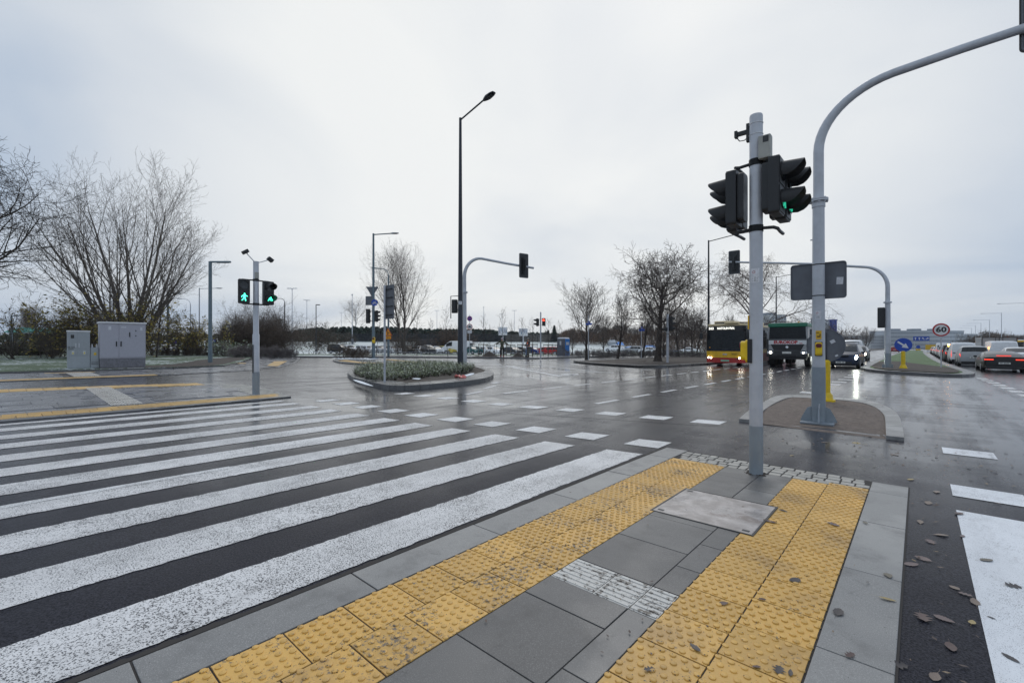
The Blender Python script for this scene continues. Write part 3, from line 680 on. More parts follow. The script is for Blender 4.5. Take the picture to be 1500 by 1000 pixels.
# corner refuge with the sign-covered lamp post
C2 = px((489, 527.6), (493.6, 531), (510, 533.2), (545, 534.8), (600, 535.4), (632, 534), (650, 531.5))+px((600, 526.2), (560, 525.6), (520, 525.8))
island('corner_refuge', C2, .35, .09, M['slab_far'], M['kerb_dark'], seed=6, in_name='corner_pavement', z_in=.085)
t_ = MB(); t_.sheet(px((494, 530.2), (508, 529), (530, 532.6), (575, 534), (618, 533.6), (620, 534.6), (570, 535), (525, 533.8)), .092+.02)
t_.sheet(px((560, 528.2), (572, 528), (614, 532.2), (608, 533)), .112); struct('tactile_paving', t_, M['yellow_far'])
sn = MB(); sn.sheet(px((486, 526.6), (500, 525.9), (540, 526), (556, 527.2), (541, 529), (520, 528.6), (500, 528.6)), .125); struct('snow_patch', sn, M['snow'])
# ================================================================== signals, lamps, signs
def pole_mb(h, r0, r1=None, n=20, z0=0):
    m_ = MB(); m_.tube([(0, 0, z0), (0, 0, z0+(h-z0)*.5), (0, 0, h)], [r0, (r0+(r1 or r0))/2, r1 or r0], n); return m_
def visor_mb(r=.112, L_=.24, n=16):
    m_ = MB(); vs = []; 
    for rr_ in (r, r-.006):
        for k in range(n+1):
            a = R(-32+244*k/n); l = .07+(L_-.07)*max(0, min(1, (math.sin(a)+.50)/1.1))**.55
            vs.append((rr_*math.cos(a), 0, rr_*math.sin(a))); vs.append((rr_*math.cos(a)*1.02, -l, rr_*math.sin(a)*1.02-l*.08))
    b_ = 2*(n+1); fs = []
    for k in range(n):
        fs.append((2*k, 2*k+1, 2*k+3, 2*k+2)); fs.append((b_+2*k, b_+2*k+2, b_+2*k+3, b_+2*k+1)); fs.append((2*k+1, b_+2*k+1, b_+2*k+3, 2*k+3))
    m_.add(vs, fs); return m_
def man_mb(walk=True):
    m_ = MB(); y = -.012
    m_.plate(circ(.012, 10, .004, .058), y, .006)
    m_.plate([(-.012, .042), (.016, .044), (.020, .02), (.012, -.008), (-.010, -.008), (-.016, .01)], y, .006)
    m_.plate([(-.012, .040), (-.040, .018), (-.046, -.004), (-.038, -.008), (-.030, .012), (-.008, .026)], y, .006)
    m_.plate([(.014, .042), (.034, .026), (.050, .020), (.050, .010), (.030, .014), (.014, .024)], y, .006)
    m_.plate([(-.010, -.006), (.004, -.008), (-.010, -.034), (-.030, -.062), (-.044, -.058), (-.024, -.03)], y, .006)
    m_.plate([(-.002, -.008), (.012, -.006), (.022, -.03), (.030, -.064), (.014, -.066), (.008, -.034)], y, .006)
    return m_
def bike_mb():
    m_ = MB(); y = -.012
    for cx_ in (-.038, .038):
        o = circ(.026, 14, cx_, -.022); i_ = circ(.020, 14, cx_, -.022)
        for k in range(14): q = (k+1) % 14; m_.plate([o[k], o[q], i_[q], i_[k]], y, .006)
    for a, b in (((-.038, -.022), (-.014, .022)), ((-.014, .022), (.026, .022)), ((.038, -.022), (.022, .036)), ((0, -.022), (.026, .022)), ((0, -.022), (-.014, .022)), ((-.038, -.022), (0, -.022)), ((.016, .038), (.034, .034)), ((-.026, .03), (-.006, .03))):
        d = Vector((b[0]-a[0], b[1]-a[1])).normalized()*.0035; m_.plate([(a[0]-d.y, a[1]+d.x), (b[0]-d.y, b[1]+d.x), (b[0]+d.y, b[1]-d.x), (a[0]+d.y, a[1]-d.x)], y, .006)
    return m_
def arrow_mb(s=1, y=-.012):
    m_ = MB(); m_.plate([(-.012*s, -.06*s), (.012*s, -.06*s), (.012*s, .01*s), (.04*s, .01*s), (0, .06*s), (-.04*s, .01*s), (-.012*s, .01*s)], y, .006); return m_
def signal_head(parent, loc, rz, n=2, lit=None, sym='man', s=1.0, back=False, vis=.24, litmat='green_on', name='signal_housing'):
    h = .31*n; m_ = MB(); m_.plate(rrect(.27, h+.02, .03), 0, .11); m_.plate(rrect(.20, h-.06, .04), .11, .07)
    for k in range(n): m_.box((0, -.004, h/2-.155-.31*k), (.25, .012, .29))
    o = mk(name, m_, M['black'], parent, loc=loc, rz=rz, bevel=.006); o.scale = (s,)*3
    for k in range(n):
        z = h/2-.155-.31*k
        r_ = MB(); r_.cyl((0, -.016, z), .103, .018, 24, 'Y'); mk('lens', r_, M['lens'], o, smooth=True)
        v = visor_mb(L_=vis); mk('visor', v, M['black_soft'], o, loc=(0, -.012, z), smooth=True)
        if lit == k:
            if sym == 'round': q = MB(); q.cyl((0, -.028, z), .09, .006, 24, 'Y'); mk('lit_lens', q, M[litmat], o)
            else: q = {'man': man_mb, 'bike': bike_mb, 'arrow': arrow_mb}[sym](); sy = mk('lit_symbol', q, M[litmat], o, loc=(0, -.018, z)); sy.scale = (1.5,)*3 if sym == 'man' else (1.25,)*3
    if back:
        b_ = MB(); b_.plate(rrect(.62, h+.42, .07), .05, .015); bb = mk('backboard', b_, M['black'], o)
        b_ = MB(); oo, ii = rrect(.58, h+.38, .06), rrect(.535, h+.335, .045)
        for k in range(len(oo)): q = (k+1) % len(oo); b_.plate([oo[k], oo[q], ii[q], ii[k]], .0655, .003)
        mk('border', b_, M['grey_back'], bb)
        for z in (h*.33, -h*.33): q = MB(); q.box((0, .17, z), (.06, .10, .05)); q.box((0, .23, z*.5), (.05, .05, h*.36)); mk('bracket', q, M['dark_metal'], o)
    return o
def button(parent, loc, rz, plate=True, s=1.0):
    m_ = MB(); m_.plate(rrect(.10, .20, .035), -.055, .05); m_.plate(rrect(.105, .235, .03, cz=-.005), -.01, .05)
    o = mk('push_button', m_, M['yel'], parent, loc=loc, rz=rz, bevel=.006); o.scale = (s,)*3
    q = MB(); q.plate(rrect(.088, .07, .03, cz=.055), -.068, .02); mk('button_cap', q, M['dkred'], o, bevel=.004)
    q = MB(); q.box((0, .035, -.005), (.115, .045, .25)); mk('back_plate', q, M['black'], o, bevel=.004)
    if plate:
        q = MB(); q.box((0, .008, .245), (.085, .010, .15)); p_ = mk('info_plate', q, M['yel_sign'], o)
        q = MB()
        for a, b, w_, hh in ((-.015, .285, .045, .012), (.0, .215, .05, .02), (.02, .245, .014, .03)): q.box((a, .001, b), (w_, .006, hh))
        mk('print', q, M['blk'], p_)
    return o
def arms(parent, pts, r=.018, name='bracket'): q = MB(); q.tube(pts, r, 8); return mk(name, q, M['black'], parent, smooth=True)
def strap(parent, z, r, m_='black', h=.018): q = MB(); q.cyl((0, 0, z), r+.004, h, 20); return mk('strap', q, M[m_], parent, smooth=True)

# ---- A: the near pole on the refuge
A = thing('signal_pole', 'tall steel pole with pedestrian signal heads on both sides, in the near refuge cobbles', 'traffic light', (-1.33, 5.52, G(-1.33, 5.52)))
zt = Zat(165, 4.96)-G(-1.33, 5.52)
q = MB(); q.tube([(0, 0, -.02), (0, 0, 2), (0, 0, zt-.02), (0, 0, zt-.004), (0, 0, zt)], [.066, .066, .066, .062, .05], 32); pm = mk('pole', q, M['galv'], A, smooth=True)
q = MB(); q.cyl((0, 0, .265), .0685, .53, 32); mk('painted_base', q, M['galv_base'], pm, smooth=True)
q = MB(); q.box((-.069, .0, 1.62), (.004, .05, .16)); 
for z in (zt-.10, zt-.22): strap(pm, z, .067, 'white', .006)
q = MB(); q.box((-.083, .01, zt-.17), (.03, .05, .20)); q.box((-.14, .01, zt-.155), (.12, .035, .045)); q.box((-.205, .01, zt-.155), (.03, .055, .075)); q.tube([(-.20, .01, zt-.19), (-.17, .01, zt-.235), (-.12, .01, zt-.24), (-.09, .01, zt-.22)], .006, 6); mk('detector_camera', q, M['black'], A, bevel=.003)
sb_ = MB(); sb_.box((.10, -.045, zt-.40), (.12, .10, .245)); o = mk('sound_beacon', sb_, M['box_grey'], A, bevel=.012)
q = MB(); q.box((.115, -.097, zt-.325), (.055, .004, .065)); mk('grille', q, M['dark_metal'], o)
q = MB(); q.box((-.0, -.0, 0), (.001, .001, .001))
def pole_sticker(parent, r, z, ang0, w_, h, mt='sticker', marks=True):
    m_ = MB(); n_ = 6
    for k in range(n_+1):
        a = ang0-w_/2/r+w_/r*k/n_; m_.v += [((r+.0015)*math.cos(a), (r+.0015)*math.sin(a), z-h/2), ((r+.0015)*math.cos(a), (r+.0015)*math.sin(a), z+h/2)]
    for k in range(n_): m_.f.append((2*k, 2*k+2, 2*k+3, 2*k+1))
    o = mk('sticker', m_, M[mt], parent)
    if marks:
        q = MB()
        for j in range(4):
            zz = z-h*.15-j*h*.08; a0, a1 = ang0-w_*.38/r, ang0+w_*(.38-.1*(j % 2))/r
            q.add([((r+.0025)*math.cos(a), (r+.0025)*math.sin(a), zz+d) for a in (a0, (a0+a1)/2, a1) for d in (0, h*.03)], [(0, 2, 3, 1), (2, 4, 5, 3)])
        mk('print', q, M['grey_back'], o)
        q = MB(); pts = []
        for k in range(12): a = 2*math.pi*k/12; pts.append((ang0+.35*w_/r*.5*math.cos(a)*1.0-.15*w_/r, z+h*.24+w_*.17*math.sin(a)))
        for k in range(12):
            a, b = pts[k], pts[(k+1) % 12]; q.add([((r+.0025)*math.cos(t), (r+.0025)*math.sin(t), zz) for t, zz in (a, b)]+[((r+.0025)*math.cos(ang0-.15*w_/r+(t-ang0+.15*w_/r)*.75), (r+.0025)*math.sin(ang0-.15*w_/r+(t-ang0+.15*w_/r)*.75), z+h*.24+(zz-z-h*.24)*.75) for t, zz in (b, a)], [(0, 1, 2, 3)])
        mk('print', q, M['red'], o)
    return o
TOC = math.atan2(-5.5, 1.33)
pole_sticker(pm, .066, Zat(401, 4.95), TOC-.15, .085, .155)
for (dx, sgn) in ((-.27, 1), (.25, -1)):
    for k, dy in enumerate((-.02, .30)):
        z = 3.04 if dx < 0 else 3.09
        signal_head(A, (dx+((.0 if dx > 0 else -.085) if k else 0), dy, z), R(-90) if dx < 0 else R(90), 2, 1 if dx > 0 else None, 'man' if k == 0 else 'bike', litmat='green_dim', vis=.21, s=.94)
    s_ = -1 if dx < 0 else 1
    for z in (2.68, 3.40):
        arms(A, [(s_*.06, 0, z), (s_*.17, 0, z-.01), (s_*.21, .0, z-(.03 if z < 3 else -.0)), (s_*.20, .15, z-(.03 if z < 3 else 0)), (s_*.20, .30, z-(.03 if z < 3 else 0))])
        q = MB(); q.cyl((0, 0, z), .072, .07, 20); mk('clamp', q, M['black'], A, smooth=True)
button(A, (-.085, -.01, 1.35), R(-90), False, 1.05)
q = MB(); q.box((-.069, .0, 1.66), (.012, .07, .15)); mk('info_plate', q, M['yel_sign'], A)

rg = random.Random(4); q = MB()
for k in range(46): a = rg.uniform(0, 6.28); r_ = rg.uniform(.066, .115); s_ = rg.uniform(.006, .018); q.ball((r_*math.cos(a), r_*math.sin(a), .010), s_, 1, 1, .5, 6, 4)
mk('dirt_ring', q, M['soil_dark'], A)
# ---- B: the curved mast on the soil refuge
bx, by = -1.35, 9.84; g0 = G(bx, by); tB = depth(bx, by)
B = thing('signal_mast', 'big grey mast curving up and over to the right, bolted to the bare soil refuge', 'traffic light mast', (bx, by, g0+.05))
zf = 3.95; q = MB(); q.tube([(0, 0, 0), (0, 0, zf/2), (0, 0, zf)], [.105, .098, .092], 32); pm = mk('pole', q, M['galv'], B, smooth=True)
q = MB(); q.tube([(0, 0, 0), (0, 0, .98)], [.1085, .107], 32); mk('painted_base', q, M['galv_base'], pm, smooth=True)
q = MB(); q.cyl((0, 0, zf+.012), .15, .022, 24); q.cyl((0, 0, zf+.040), .15, .022, 24)
for k in range(8): a = 2*math.pi*k/8+.2; q.cyl((.128*math.cos(a), .128*math.sin(a), zf+.02), .014, .09, 6)
q.cyl((0, 0, zf-.05), .105, .10, 24); mk('flange', q, M['galv'], B, smooth=True)
pts = [(0, 0, zf+.05), (0, 0, 4.85)]
for k in range(1, 13): a = R(90*k/12*.94); pts.append((1.15-1.15*math.cos(a), 0, 4.85+1.02*math.sin(a)))
e_ = pts[-1]; pts += [(e_[0]+.8, 0, e_[2]+.05), (e_[0]+2.2, 0, e_[2]+.10), (4.9, 0, e_[2]+.15)]
n_ = len(pts); q = MB(); q.tube(pts, [.083-.022*k/n_ for k in range(n_)], 24); mk('arm', q, M['galv'], B, smooth=True)
hd = signal_head(B, (2.755, .12, e_[2]+.42), R(180), 3, None, back=True, s=1.0)
for a in (0, 90, 180, 270):
    q = MB(); aa = R(a+8); u = Vector((math.cos(aa), math.sin(aa), 0)); w_ = Vector((-u.y, u.x, 0))*.007
    P0 = [u*.10, u*.28, u*.25+Vector((0, 0, .08)), u*.17+Vector((0, 0, .24)), u*.10+Vector((0, 0, .27))]
    q.add([p+w_ for p in P0]+[p-w_ for p in P0], [(0, 1, 2, 3, 4), (9, 8, 7, 6, 5)]+[(i, i+5, (i+1) % 5+5, (i+1) % 5) for i in range(5)]); mk('base_fin', q, M['galv_base'], B)
q = MB(); q.box((0, 0, -.012), (.50, .50, .03)); mk('base_plate', q, M['galv_base'], B, bevel=.004)
q = MB(); q.tube([(.02, -.125, 0), (.02, -.122, .20), (.03, -.118, .33)], .012, 8); mk('earthing_strip', q, M['galv'], B)
sp_ = MB(); sp_.plate(rrect(.86, .66, .05), 0, .004); oo, ii = rrect(.86, .66, .05), rrect(.83, .63, .04)
so_ = mk('sign_panel', sp_, M['grey_back'], B, loc=(-.03, .14, 2.54), rz=0)
q = MB()
for k in range(len(oo)): j = (k+1) % len(oo); q.plate([oo[k], oo[j], ii[j], ii[k]], -.02, .018)
mk('rim', q, M['grey_back'], so_)
q = MB(); q.box((.33, -.003, -.02), (.10, .004, .13), ry=.06); mk('sticker', q, M['sticker'], so_)
for z in (2.82, 2.26): strap(B, z, .097); q = MB(); q.box((0, .115, z), (.12, .05, .03)); mk('bracket', q, M['dark_metal'], B)
button(B, (.02, -.125, 1.31), R(10), True, 1.0)
pole_sticker(pm, .098, 1.91, math.atan2(-by, -bx)-.05, .09, .15)
q = MB(); q.cyl((-.10, -.0, 3.28), .012, .05, 8, 'X'); mk('bolt', q, M['galv'], B)

# ---- yellow bollards with round signs
def bollard(loc, rz, label, group):
    t = thing('sign_bollard', label, 'bollard', loc, rz, group)
    q = MB(); q.tube([(0, 0, 0), (0, 0, .05), (0, 0, .06), (0, 0, .16), (0, 0, .22)], [.20, .20, .16, .145, .10], 20); mk('foot', q, M['yel'], t, smooth=True)
    q = MB()
    vs = []; n_ = 32
    for z in (.20, .95):
        for k in range(n_): a = 2*math.pi*k/n_; r_ = .098-(.012 if k % 4 in (1, 2) else 0); vs.append((r_*math.cos(a), r_*math.sin(a), z))
    q.add(vs, [(k, (k+1) % n_, n_+(k+1) % n_, n_+k) for k in range(n_)]+[tuple(range(n_, 2*n_))]); q.tube([(0, 0, .95), (0, 0, .97), (0, 0, 1.01)], [.10, .10, .06], 20); mk('post', q, M['yel'], t)
    q = MB(); q.box((0, 0, 1.04), (.05, .03, .14)); q.box((0, .02, 1.38), (.04, .02, .6)); mk('bracket', q, M['dark_metal'], t)
    d = MB(); d.plate(circ(.40, 40), 0, .006); o = mk('sign_disc', d, M['blue'], t, loc=(0, -.02, 1.36))
    b_ = MB(); b_.plate(circ(.40, 40), .0062, .003); mk('sign_back', b_, M['grey_back'], o)
    r_ = MB(); oo, ii = circ(.40, 40), circ(.385, 40)
    for k in range(40): j = (k+1) % 40; r_.plate([oo[k], oo[j], ii[j], ii[k]], .009, .014)
    mk('rim', r_, M['grey_back'], o)
    a_ = MB(); c_, s_ = math.cos(R(-38)), math.sin(R(-38)); ap = [(-.31, .045), (.02, .045), (.02, .15), (.30, 0), (.02, -.15), (.02, -.045), (-.31, -.045)]
    a_.plate([(x*c_-z*s_, x*s_+z*c_) for x, z in ap], -.004, .003); mk('arrow', a_, M['white'], o)
    return t
bo = bollard((-1.70, 13.45, G(-1.7, 13.45)+.06), R(180), 'yellow bollard with a round sign seen from its grey back, behind the curved mast', 'yellow sign bollards')
for dx, dz, w_, h in ((-.14, .10, .10, .08), (-.22, -.24, .06, .04)):
    q = MB(); q.box((dx, .012, dz), (w_, .003, h), ry=.5); mk('sticker', q, M['sticker'], bo.children[-1] if False else [c for c in bo.children if c.name.startswith('sign_disc')][0])
bollard((-.67, 34.9, G(-.67, 34.9)+.15), 0, 'yellow bollard with a round blue arrow sign, on the far median', 'yellow sign bollards')

# ---- 60 sign
x, y = 1.02, 38.2; t_ = depth(x, y); S = thing('speed_sign', 'round white speed limit sign with red ring reading 60 on the far median', 'road sign', (x, y, G(x, y)+.12))
mk('pole', pole_mb(2.72, .032), M['galv'], S, smooth=True)
q = MB(); q.plate(circ(.40, 40), -.05, .012); d = mk('sign_disc', q, M['white'], S, loc=(0, 0, 2.33))
q = MB(); oo, ii = circ(.395, 40), circ(.315, 40)
for k in range(40): j = (k+1) % 40; q.plate([oo[k], oo[j], ii[j], ii[k]], -.055, .004)
mk('ring', q, M['red'], d); text('digits', '60', .44, M['blk'], d, (0, -.056, 0), sx=1.1, off=.014)

# ---- C: far mast with arm to the left
bx, by = -1.38, 35.2; C_ = thing('signal_mast', 'distant mast on the median, its long arm reaching left above the bus and truck', 'traffic light mast', (bx, by, G(bx, by)+.12))
q = MB(); q.tube([(0, 0, 0), (0, 0, 3.9)], [.16, .13], 20); pm = mk('pole', q, M['galv'], C_, smooth=True); q = MB(); q.cyl((0, 0, .45), .165, .9, 20); mk('painted_base', q, M['galv_base'], pm, smooth=True)
q = MB(); q.cyl((0, 0, 3.92), .20, .08, 20); mk('flange', q, M['galv'], C_, smooth=True)
for k in range(4): q = MB(); q.box((.19*math.cos(k*math.pi/2), .19*math.sin(k*math.pi/2), .12), (.14, .02, .24), rz=k*math.pi/2); mk('base_fin', q, M['galv_base'], C_)
pts = [(0, 0, 3.95), (0, 0, 4.85)]
for k in range(1, 10): a = R(80*k/9); pts.append((-1.25+1.25*math.cos(a), 0, 4.85+1.3*math.sin(a)))
e_ = pts[-1]; pts += [(e_[0]-3, 0, e_[2]+.55), (-8.9, 0, e_[2]+1.25)]
q = MB(); q.tube(pts, [.12-.055*k/len(pts) for k in range(len(pts))], 16); mk('arm', q, M['galv'], C_, smooth=True)
hc = signal_head(C_, (-8.55, .15, e_[2]+1.20), R(180), 3, None, back=True, s=1.25); 
signal_head(C_, (-.30, .02, 3.02), R(180), 3, None, s=1.28, vis=.2); arms(C_, [(0, 0, 3.4), (-.3, 0, 3.4)]); arms(C_, [(0, 0, 2.6), (-.3, 0, 2.6)])

# ---- D: curved mast on the planted refuge
bx, by = -17.7, 16.2; bz = G(bx, by)+.12; tD = depth(bx, by)
D = thing('signal_mast', 'pale grey curved mast behind the dark lamp post on the planted refuge', 'traffic light mast', (bx, by, bz))
q = MB(); q.tube([(0, 0, 0), (0, 0, 3.95)], [.13, .11], 20); mk('pole', q, M['galv'], D, smooth=True)
q = MB(); q.cyl((0, 0, 3.98), .17, .08, 20); mk('flange', q, M['galv'], D, smooth=True)
hx, hy = .38, .925; pts = [(0, 0, 4.0), (0, 0, 4.8)]
for k in range(1, 10): a = R(92*k/9); d = .95-.95*math.cos(a); pts.append((d*hx, d*hy, 4.8+1.02*math.sin(a)))
pts += [(2.4*hx, 2.4*hy, 5.68), (4.1*hx, 4.1*hy, 5.55)]
q = MB(); q.tube(pts, [.10-.04*k/len(pts) for k in range(len(pts))], 16); mk('arm', q, M['galv'], D, smooth=True)
hd = signal_head(D, (3.45*hx, 3.45*hy, 5.62), math.atan2(hy, hx)+R(188), 3, None, back=True, s=1.0)
arms(D, [(0, 0, 4.02-.2), (-.55, -.45, 3.78), (-.55, -.45, 2.62)], .025); signal_head(D, (-.38, -.30, 3.25), R(205), 2, None, s=1.1, vis=.08)

# ---- E: left pedestrian signal
bx, by = P(375, 579); E_ = thing('signal_pole', 'grey pole with lit green pedestrian and cycle signals at the left end of the crosswalk', 'traffic light', (bx, by, G(bx, by)+.03))
tE = depth(bx, by); zt = Zat(383, tE)-G(bx, by)-.03
q = MB(); q.tube([(0, 0, 0), (0, 0, zt*.45), (0, 0, zt*.45+.02), (0, 0, zt)], [.085, .083, .070, .068], 24); pm = mk('pole', q, M['galv'], E_, smooth=True)
q = MB(); q.cyl((0, 0, .30), .088, .6, 24); mk('painted_base', q, M['galv_base'], pm, smooth=True); q = MB(); q.box((.02, -.086, .95), (.06, .01, .75)); mk('hatch', q, M['dark_metal'], pm)
for sgn, dy, dz in ((-1, -.26, .22), (1, .36, .10)):
    q = MB(); q.tube([(.0, 0, zt-.05), (0, dy*.85, zt+dz*.8)], .012, 6); fl = mk('floodlight_arm', q, M['galv'], E_)
    q = MB(); q.box((0, dy, zt+dz), (.13, .15, .09), rx=-.6*sgn); q.cyl((.03, dy, zt+dz-.02), .05, .05, 10); mk('floodlight', q, M['black'], fl, bevel=.01)
q = MB(); q.box((.085, -.01, zt-.38), (.07, .09, .17)); mk('sound_beacon', q, M['box_grey'], E_, bevel=.01)
for dy, sy, vv, rr_ in ((-.30, 'man', .06, 78), (.32, 'bike', .22, 98)):
    signal_head(E_, (.04, dy, zt-.82), R(rr_), 2, 1, sy, vis=vv)
for z in (zt-.50, zt-1.14):
    arms(E_, [(0, 0, z), (-.06, -.15, z), (-.06, -.32, z)]); arms(E_, [(0, 0, z), (-.06, .15, z), (-.06, .34, z)])
    q = MB(); q.cyl((0, 0, z), .078, .06, 16); mk('clamp', q, M['black'], E_)

# ---- other small signals
def small_signal(px_, t, ytop, label, heads, r=.06, base=None):
    x, y = W(px_, t); z0 = G(x, y)+.08; o = thing('signal_pole', label, 'traffic light', (x, y, z0)); zt = Zat(ytop, t)-z0
    mk('pole', pole_mb(zt, r*1.1, r), M['galv'], o, smooth=True)
    for (yc, dx, rz, n_, lit, lm, s) in heads:
        z = Zat(yc, t)-z0; wx = dx*CA; wy = dx*SA; signal_head(o, (wx, wy, z), rz, n_, lit, 'round', s=s, litmat=lm)
        for dz in (-.25*s, .25*s): arms(o, [(0, 0, z+dz), (wx, wy, z+dz)], .015)
    return o
small_signal(792, 42, 457, 'grey signal pole with one red light showing, beside the two workers', [(471.5, .28, R(28), 2, 0, 'red_on', 1.12), (472, -.36, R(-70), 2, None, '', 1.12)])
small_signal(978, 34.5, 460, 'grey signal pole seen from behind at the edge of the tree refuge', [(474, .28, R(150), 3, None, '', 1.15), (482, -.2, R(-60), 1, None, '', 1.0)], r=.085)

# ---- lamps
def lamp(label, x, y, H_, ax, ay, arm=1.8, m_='pole_dark', r0=.12, r1=.055, rise=.25, head='cobra', group=None, gz=None, name='street_lamp'):
    z0 = (G(x, y) if gz is None else gz); o = thing(name, label, 'street lamp', (x, y, z0), 0, group); H_ -= z0
    q = MB(); q.tube([(0, 0, 0), (0, 0, .9), (0, 0, .95), (0, 0, H_)], [r0, r0, r0*.9, r1], 14); mk('pole', q, M[m_], o, smooth=True)
    l = math.hypot(ax, ay); ax, ay = ax/l, ay/l; a = math.atan2(ay, ax)
    if head == 'curve':
        pts = [(0, 0, H_)]+[((1-math.cos(R(t)))*arm*.6*ax, (1-math.cos(R(t)))*arm*.6*ay, H_+math.sin(R(t))*arm*.6) for t in (20, 40, 60, 80)]+[(arm*ax, arm*ay, H_+arm*.62)]; e = pts[-1]
    elif head == 'ell': pts = [(0, 0, H_-.04), (arm*ax, arm*ay, H_-.04)]; e = pts[-1]
    else: pts = [(0, 0, H_-.1), (arm*ax, arm*ay, H_-.1+rise)]; e = pts[-1]
    if head == 'ell': q = MB(); q.box((arm/2*ax, arm/2*ay, H_-.03), (arm, .12, .11), rz=a); mk('arm', q, M[m_], o, bevel=.01); q = MB(); q.box((arm*.62*ax, arm*.62*ay, H_-.095), (arm*.6, .10, .02), rz=a); mk('lamp_head', q, M['lens'], o); return o
    q = MB(); q.tube(pts, r1*.6, 8); mk('arm', q, M[m_], o, smooth=True)
    u = Vector((ax, ay, rise*.5/arm)).normalized(); c_ = Vector(e)+u*.30; q = MB(); M_ = Matrix.Rotation(a, 3, 'Z') @ Matrix.Rotation(-math.atan2(rise, arm)*.8, 3, 'Y')
    sec = [(-.36, .05, .04), (-.22, .11, .06), (-.05, .16, .065), (.22, .15, .045), (.38, .10, .03)]
    vs = []
    for s_, w_, h in sec: vs += [c_+M_@Vector((s_, sy*w_, sz*h)) for sy, sz in ((-1, -.6), (1, -.6), (1, .5), (.6, 1), (-.6, 1), (-1, .5))]
    q.add(vs, [(i*6+k, i*6+(k+1) % 6, (i+1)*6+(k+1) % 6, (i+1)*6+k) for i in range(4) for k in range(6)]+[(5, 4, 3, 2, 1, 0), tuple(24+k for k in range(6))]); h_ = mk('lamp_head', q, M[m_], o, smooth=True)
    q = MB(); q.box(c_+M_@Vector((.08, 0, -.045)), (.34, .2, .02), rz=a); mk('lamp_glass', q, M['lens'], h_)
    return o
x, y = -16.9, 15.2; t_ = depth(x, y)
L1_ = lamp('tallest dark street lamp rising from the planted refuge', x, y, Zat(173, t_), 1, -.05, 1.75, r0=.145, r1=.065, rise=.35, gz=G(x, y)+.1)
q = MB(); q.box((.10, -.10, 3.32), (.14, .14, .16), rz=.6); mk('sticker', q, M['sticker'], L1_)
def plamp(px_, t, ytop, label, ax, ay, gz=None, **k): x, y = W(px_, t); return lamp(label, x, y, Zat(ytop, t), ax, ay, gz=GZ(x, y) if gz is None else gz, **k)
plamp(308, 30.2, 383, 'tall blue-grey lamp with a square elbow at the soil corner of the left lawn', CA, SA, m_='steel_blue', r0=.13, r1=.10, head='ell', arm=1.35, gz=.14)
plamp(246, 48, 429, 'middle elbow lamp on the left lawn beyond the big cabinet', CA, SA, m_='steel_blue', r0=.13, r1=.10, head='ell', arm=1.3)
plamp(17, 62, 462, 'distant elbow lamp at the left edge in front of the green roof', CA, SA, m_='steel_blue', r0=.13, r1=.10, head='ell', arm=1.0)
plamp(292, 52, 421.5, 'slim grey lamp with a straight arm behind the lawn hedge', CA, SA, m_='galv', r0=.09, r1=.05, arm=1.9, rise=.05)
plamp(279, 60, 446, 'hook-shaped thin lamp between the two elbow lamps', -CA, -SA, m_='galv', r0=.08, r1=.05, head='curve', arm=1.2)
plamp(417, 62, 443, 'hook-shaped lamp post in front of the brown thicket', -CA, -SA, m_='pole_dark', r0=.1, r1=.06, head='curve', arm=.9)
plamp(463, 70, 446, 'thin dark lamp on the snowy field left of the parked cars', CA, SA, m_='pole_dark', r0=.09, r1=.06, head='ell', arm=.6)
# lamp + signs on the corner refuge
t_ = 39.6; x, y = W(547, t_); zc = G(x, y)+.1
L2_ = lamp('blue-grey street lamp carrying triangular and square sign backs on the corner refuge', x, y, Zat(342, t_), CA, SA, 1.5, 'steel_blue', .15, .08, rise=.1, gz=zc)
def zz(py): return Zat(py, t_)-zc
def offp(dx, dy=-.2): return (dx*CA-dy*SA*0+dy*SA, dx*SA-dy*CA*-1 if False else dx*SA+dy*CA)
q = MB(); q.plate([(-.55, .42), (.55, .42), (0, -.5)], -.12, .01); mk('sign_back', q, M['grey_back'], L2_, loc=(-.12, 0, zz(427)), rz=YAW)
q = MB(); q.plate(rrect(.66, .78, .04), -.12, .01); mk('sign_back', q, M['grey_back'], L2_, loc=(-.25, -.2, zz(440.5)), rz=YAW)
q = MB(); q.plate(circ(.28, 28), -.16, .01); d = mk('sign_disc', q, M['blue'], L2_, loc=(.1, .1, zz(443.5)), rz=YAW); q = bike_mb(); b_ = mk('bicycle_symbol', q, M['white'], d, loc=(0, -.155, 0)); b_.scale = (3, 1, 3)
signal_head(L2_, (-.42*CA, -.42*SA, zz(463)), YAW+R(170), 3, None, s=1.3, vis=.1); signal_head(L2_, (.34*CA, .34*SA, zz(463)), YAW+R(75), 3, None, s=1.05)
for z in (zz(456), zz(470)): arms(L2_, [(-.4*CA, -.4*SA, z), (.35*CA, .35*SA, z)], .03)
button(L2_, (.14, -.05, zz(498)), YAW, False, 2.2)
q = MB(); q.box((0, 0, .03), (.6, .6, .08)); mk('base_plate', q, M['galv_base'], L2_)
t_ = 46; x, y = W(569, t_); zc = GZ(x, y)
L3_ = lamp('slim blue-grey lamp with hooked top and an orange warning triangle, left of the planted refuge', x, y, Zat(403, t_), -CA, -SA, 1.1, 'steel_blue', .12, .07, head='curve', gz=zc)
q = MB(); q.plate([(-.42, -.34), (.42, -.34), (0, .44)], -.16, .012); s_ = mk('warning_triangle', q, M['orange'], L3_, loc=(0, 0, Zat(486.5, t_)-zc), rz=YAW)
q = MB()
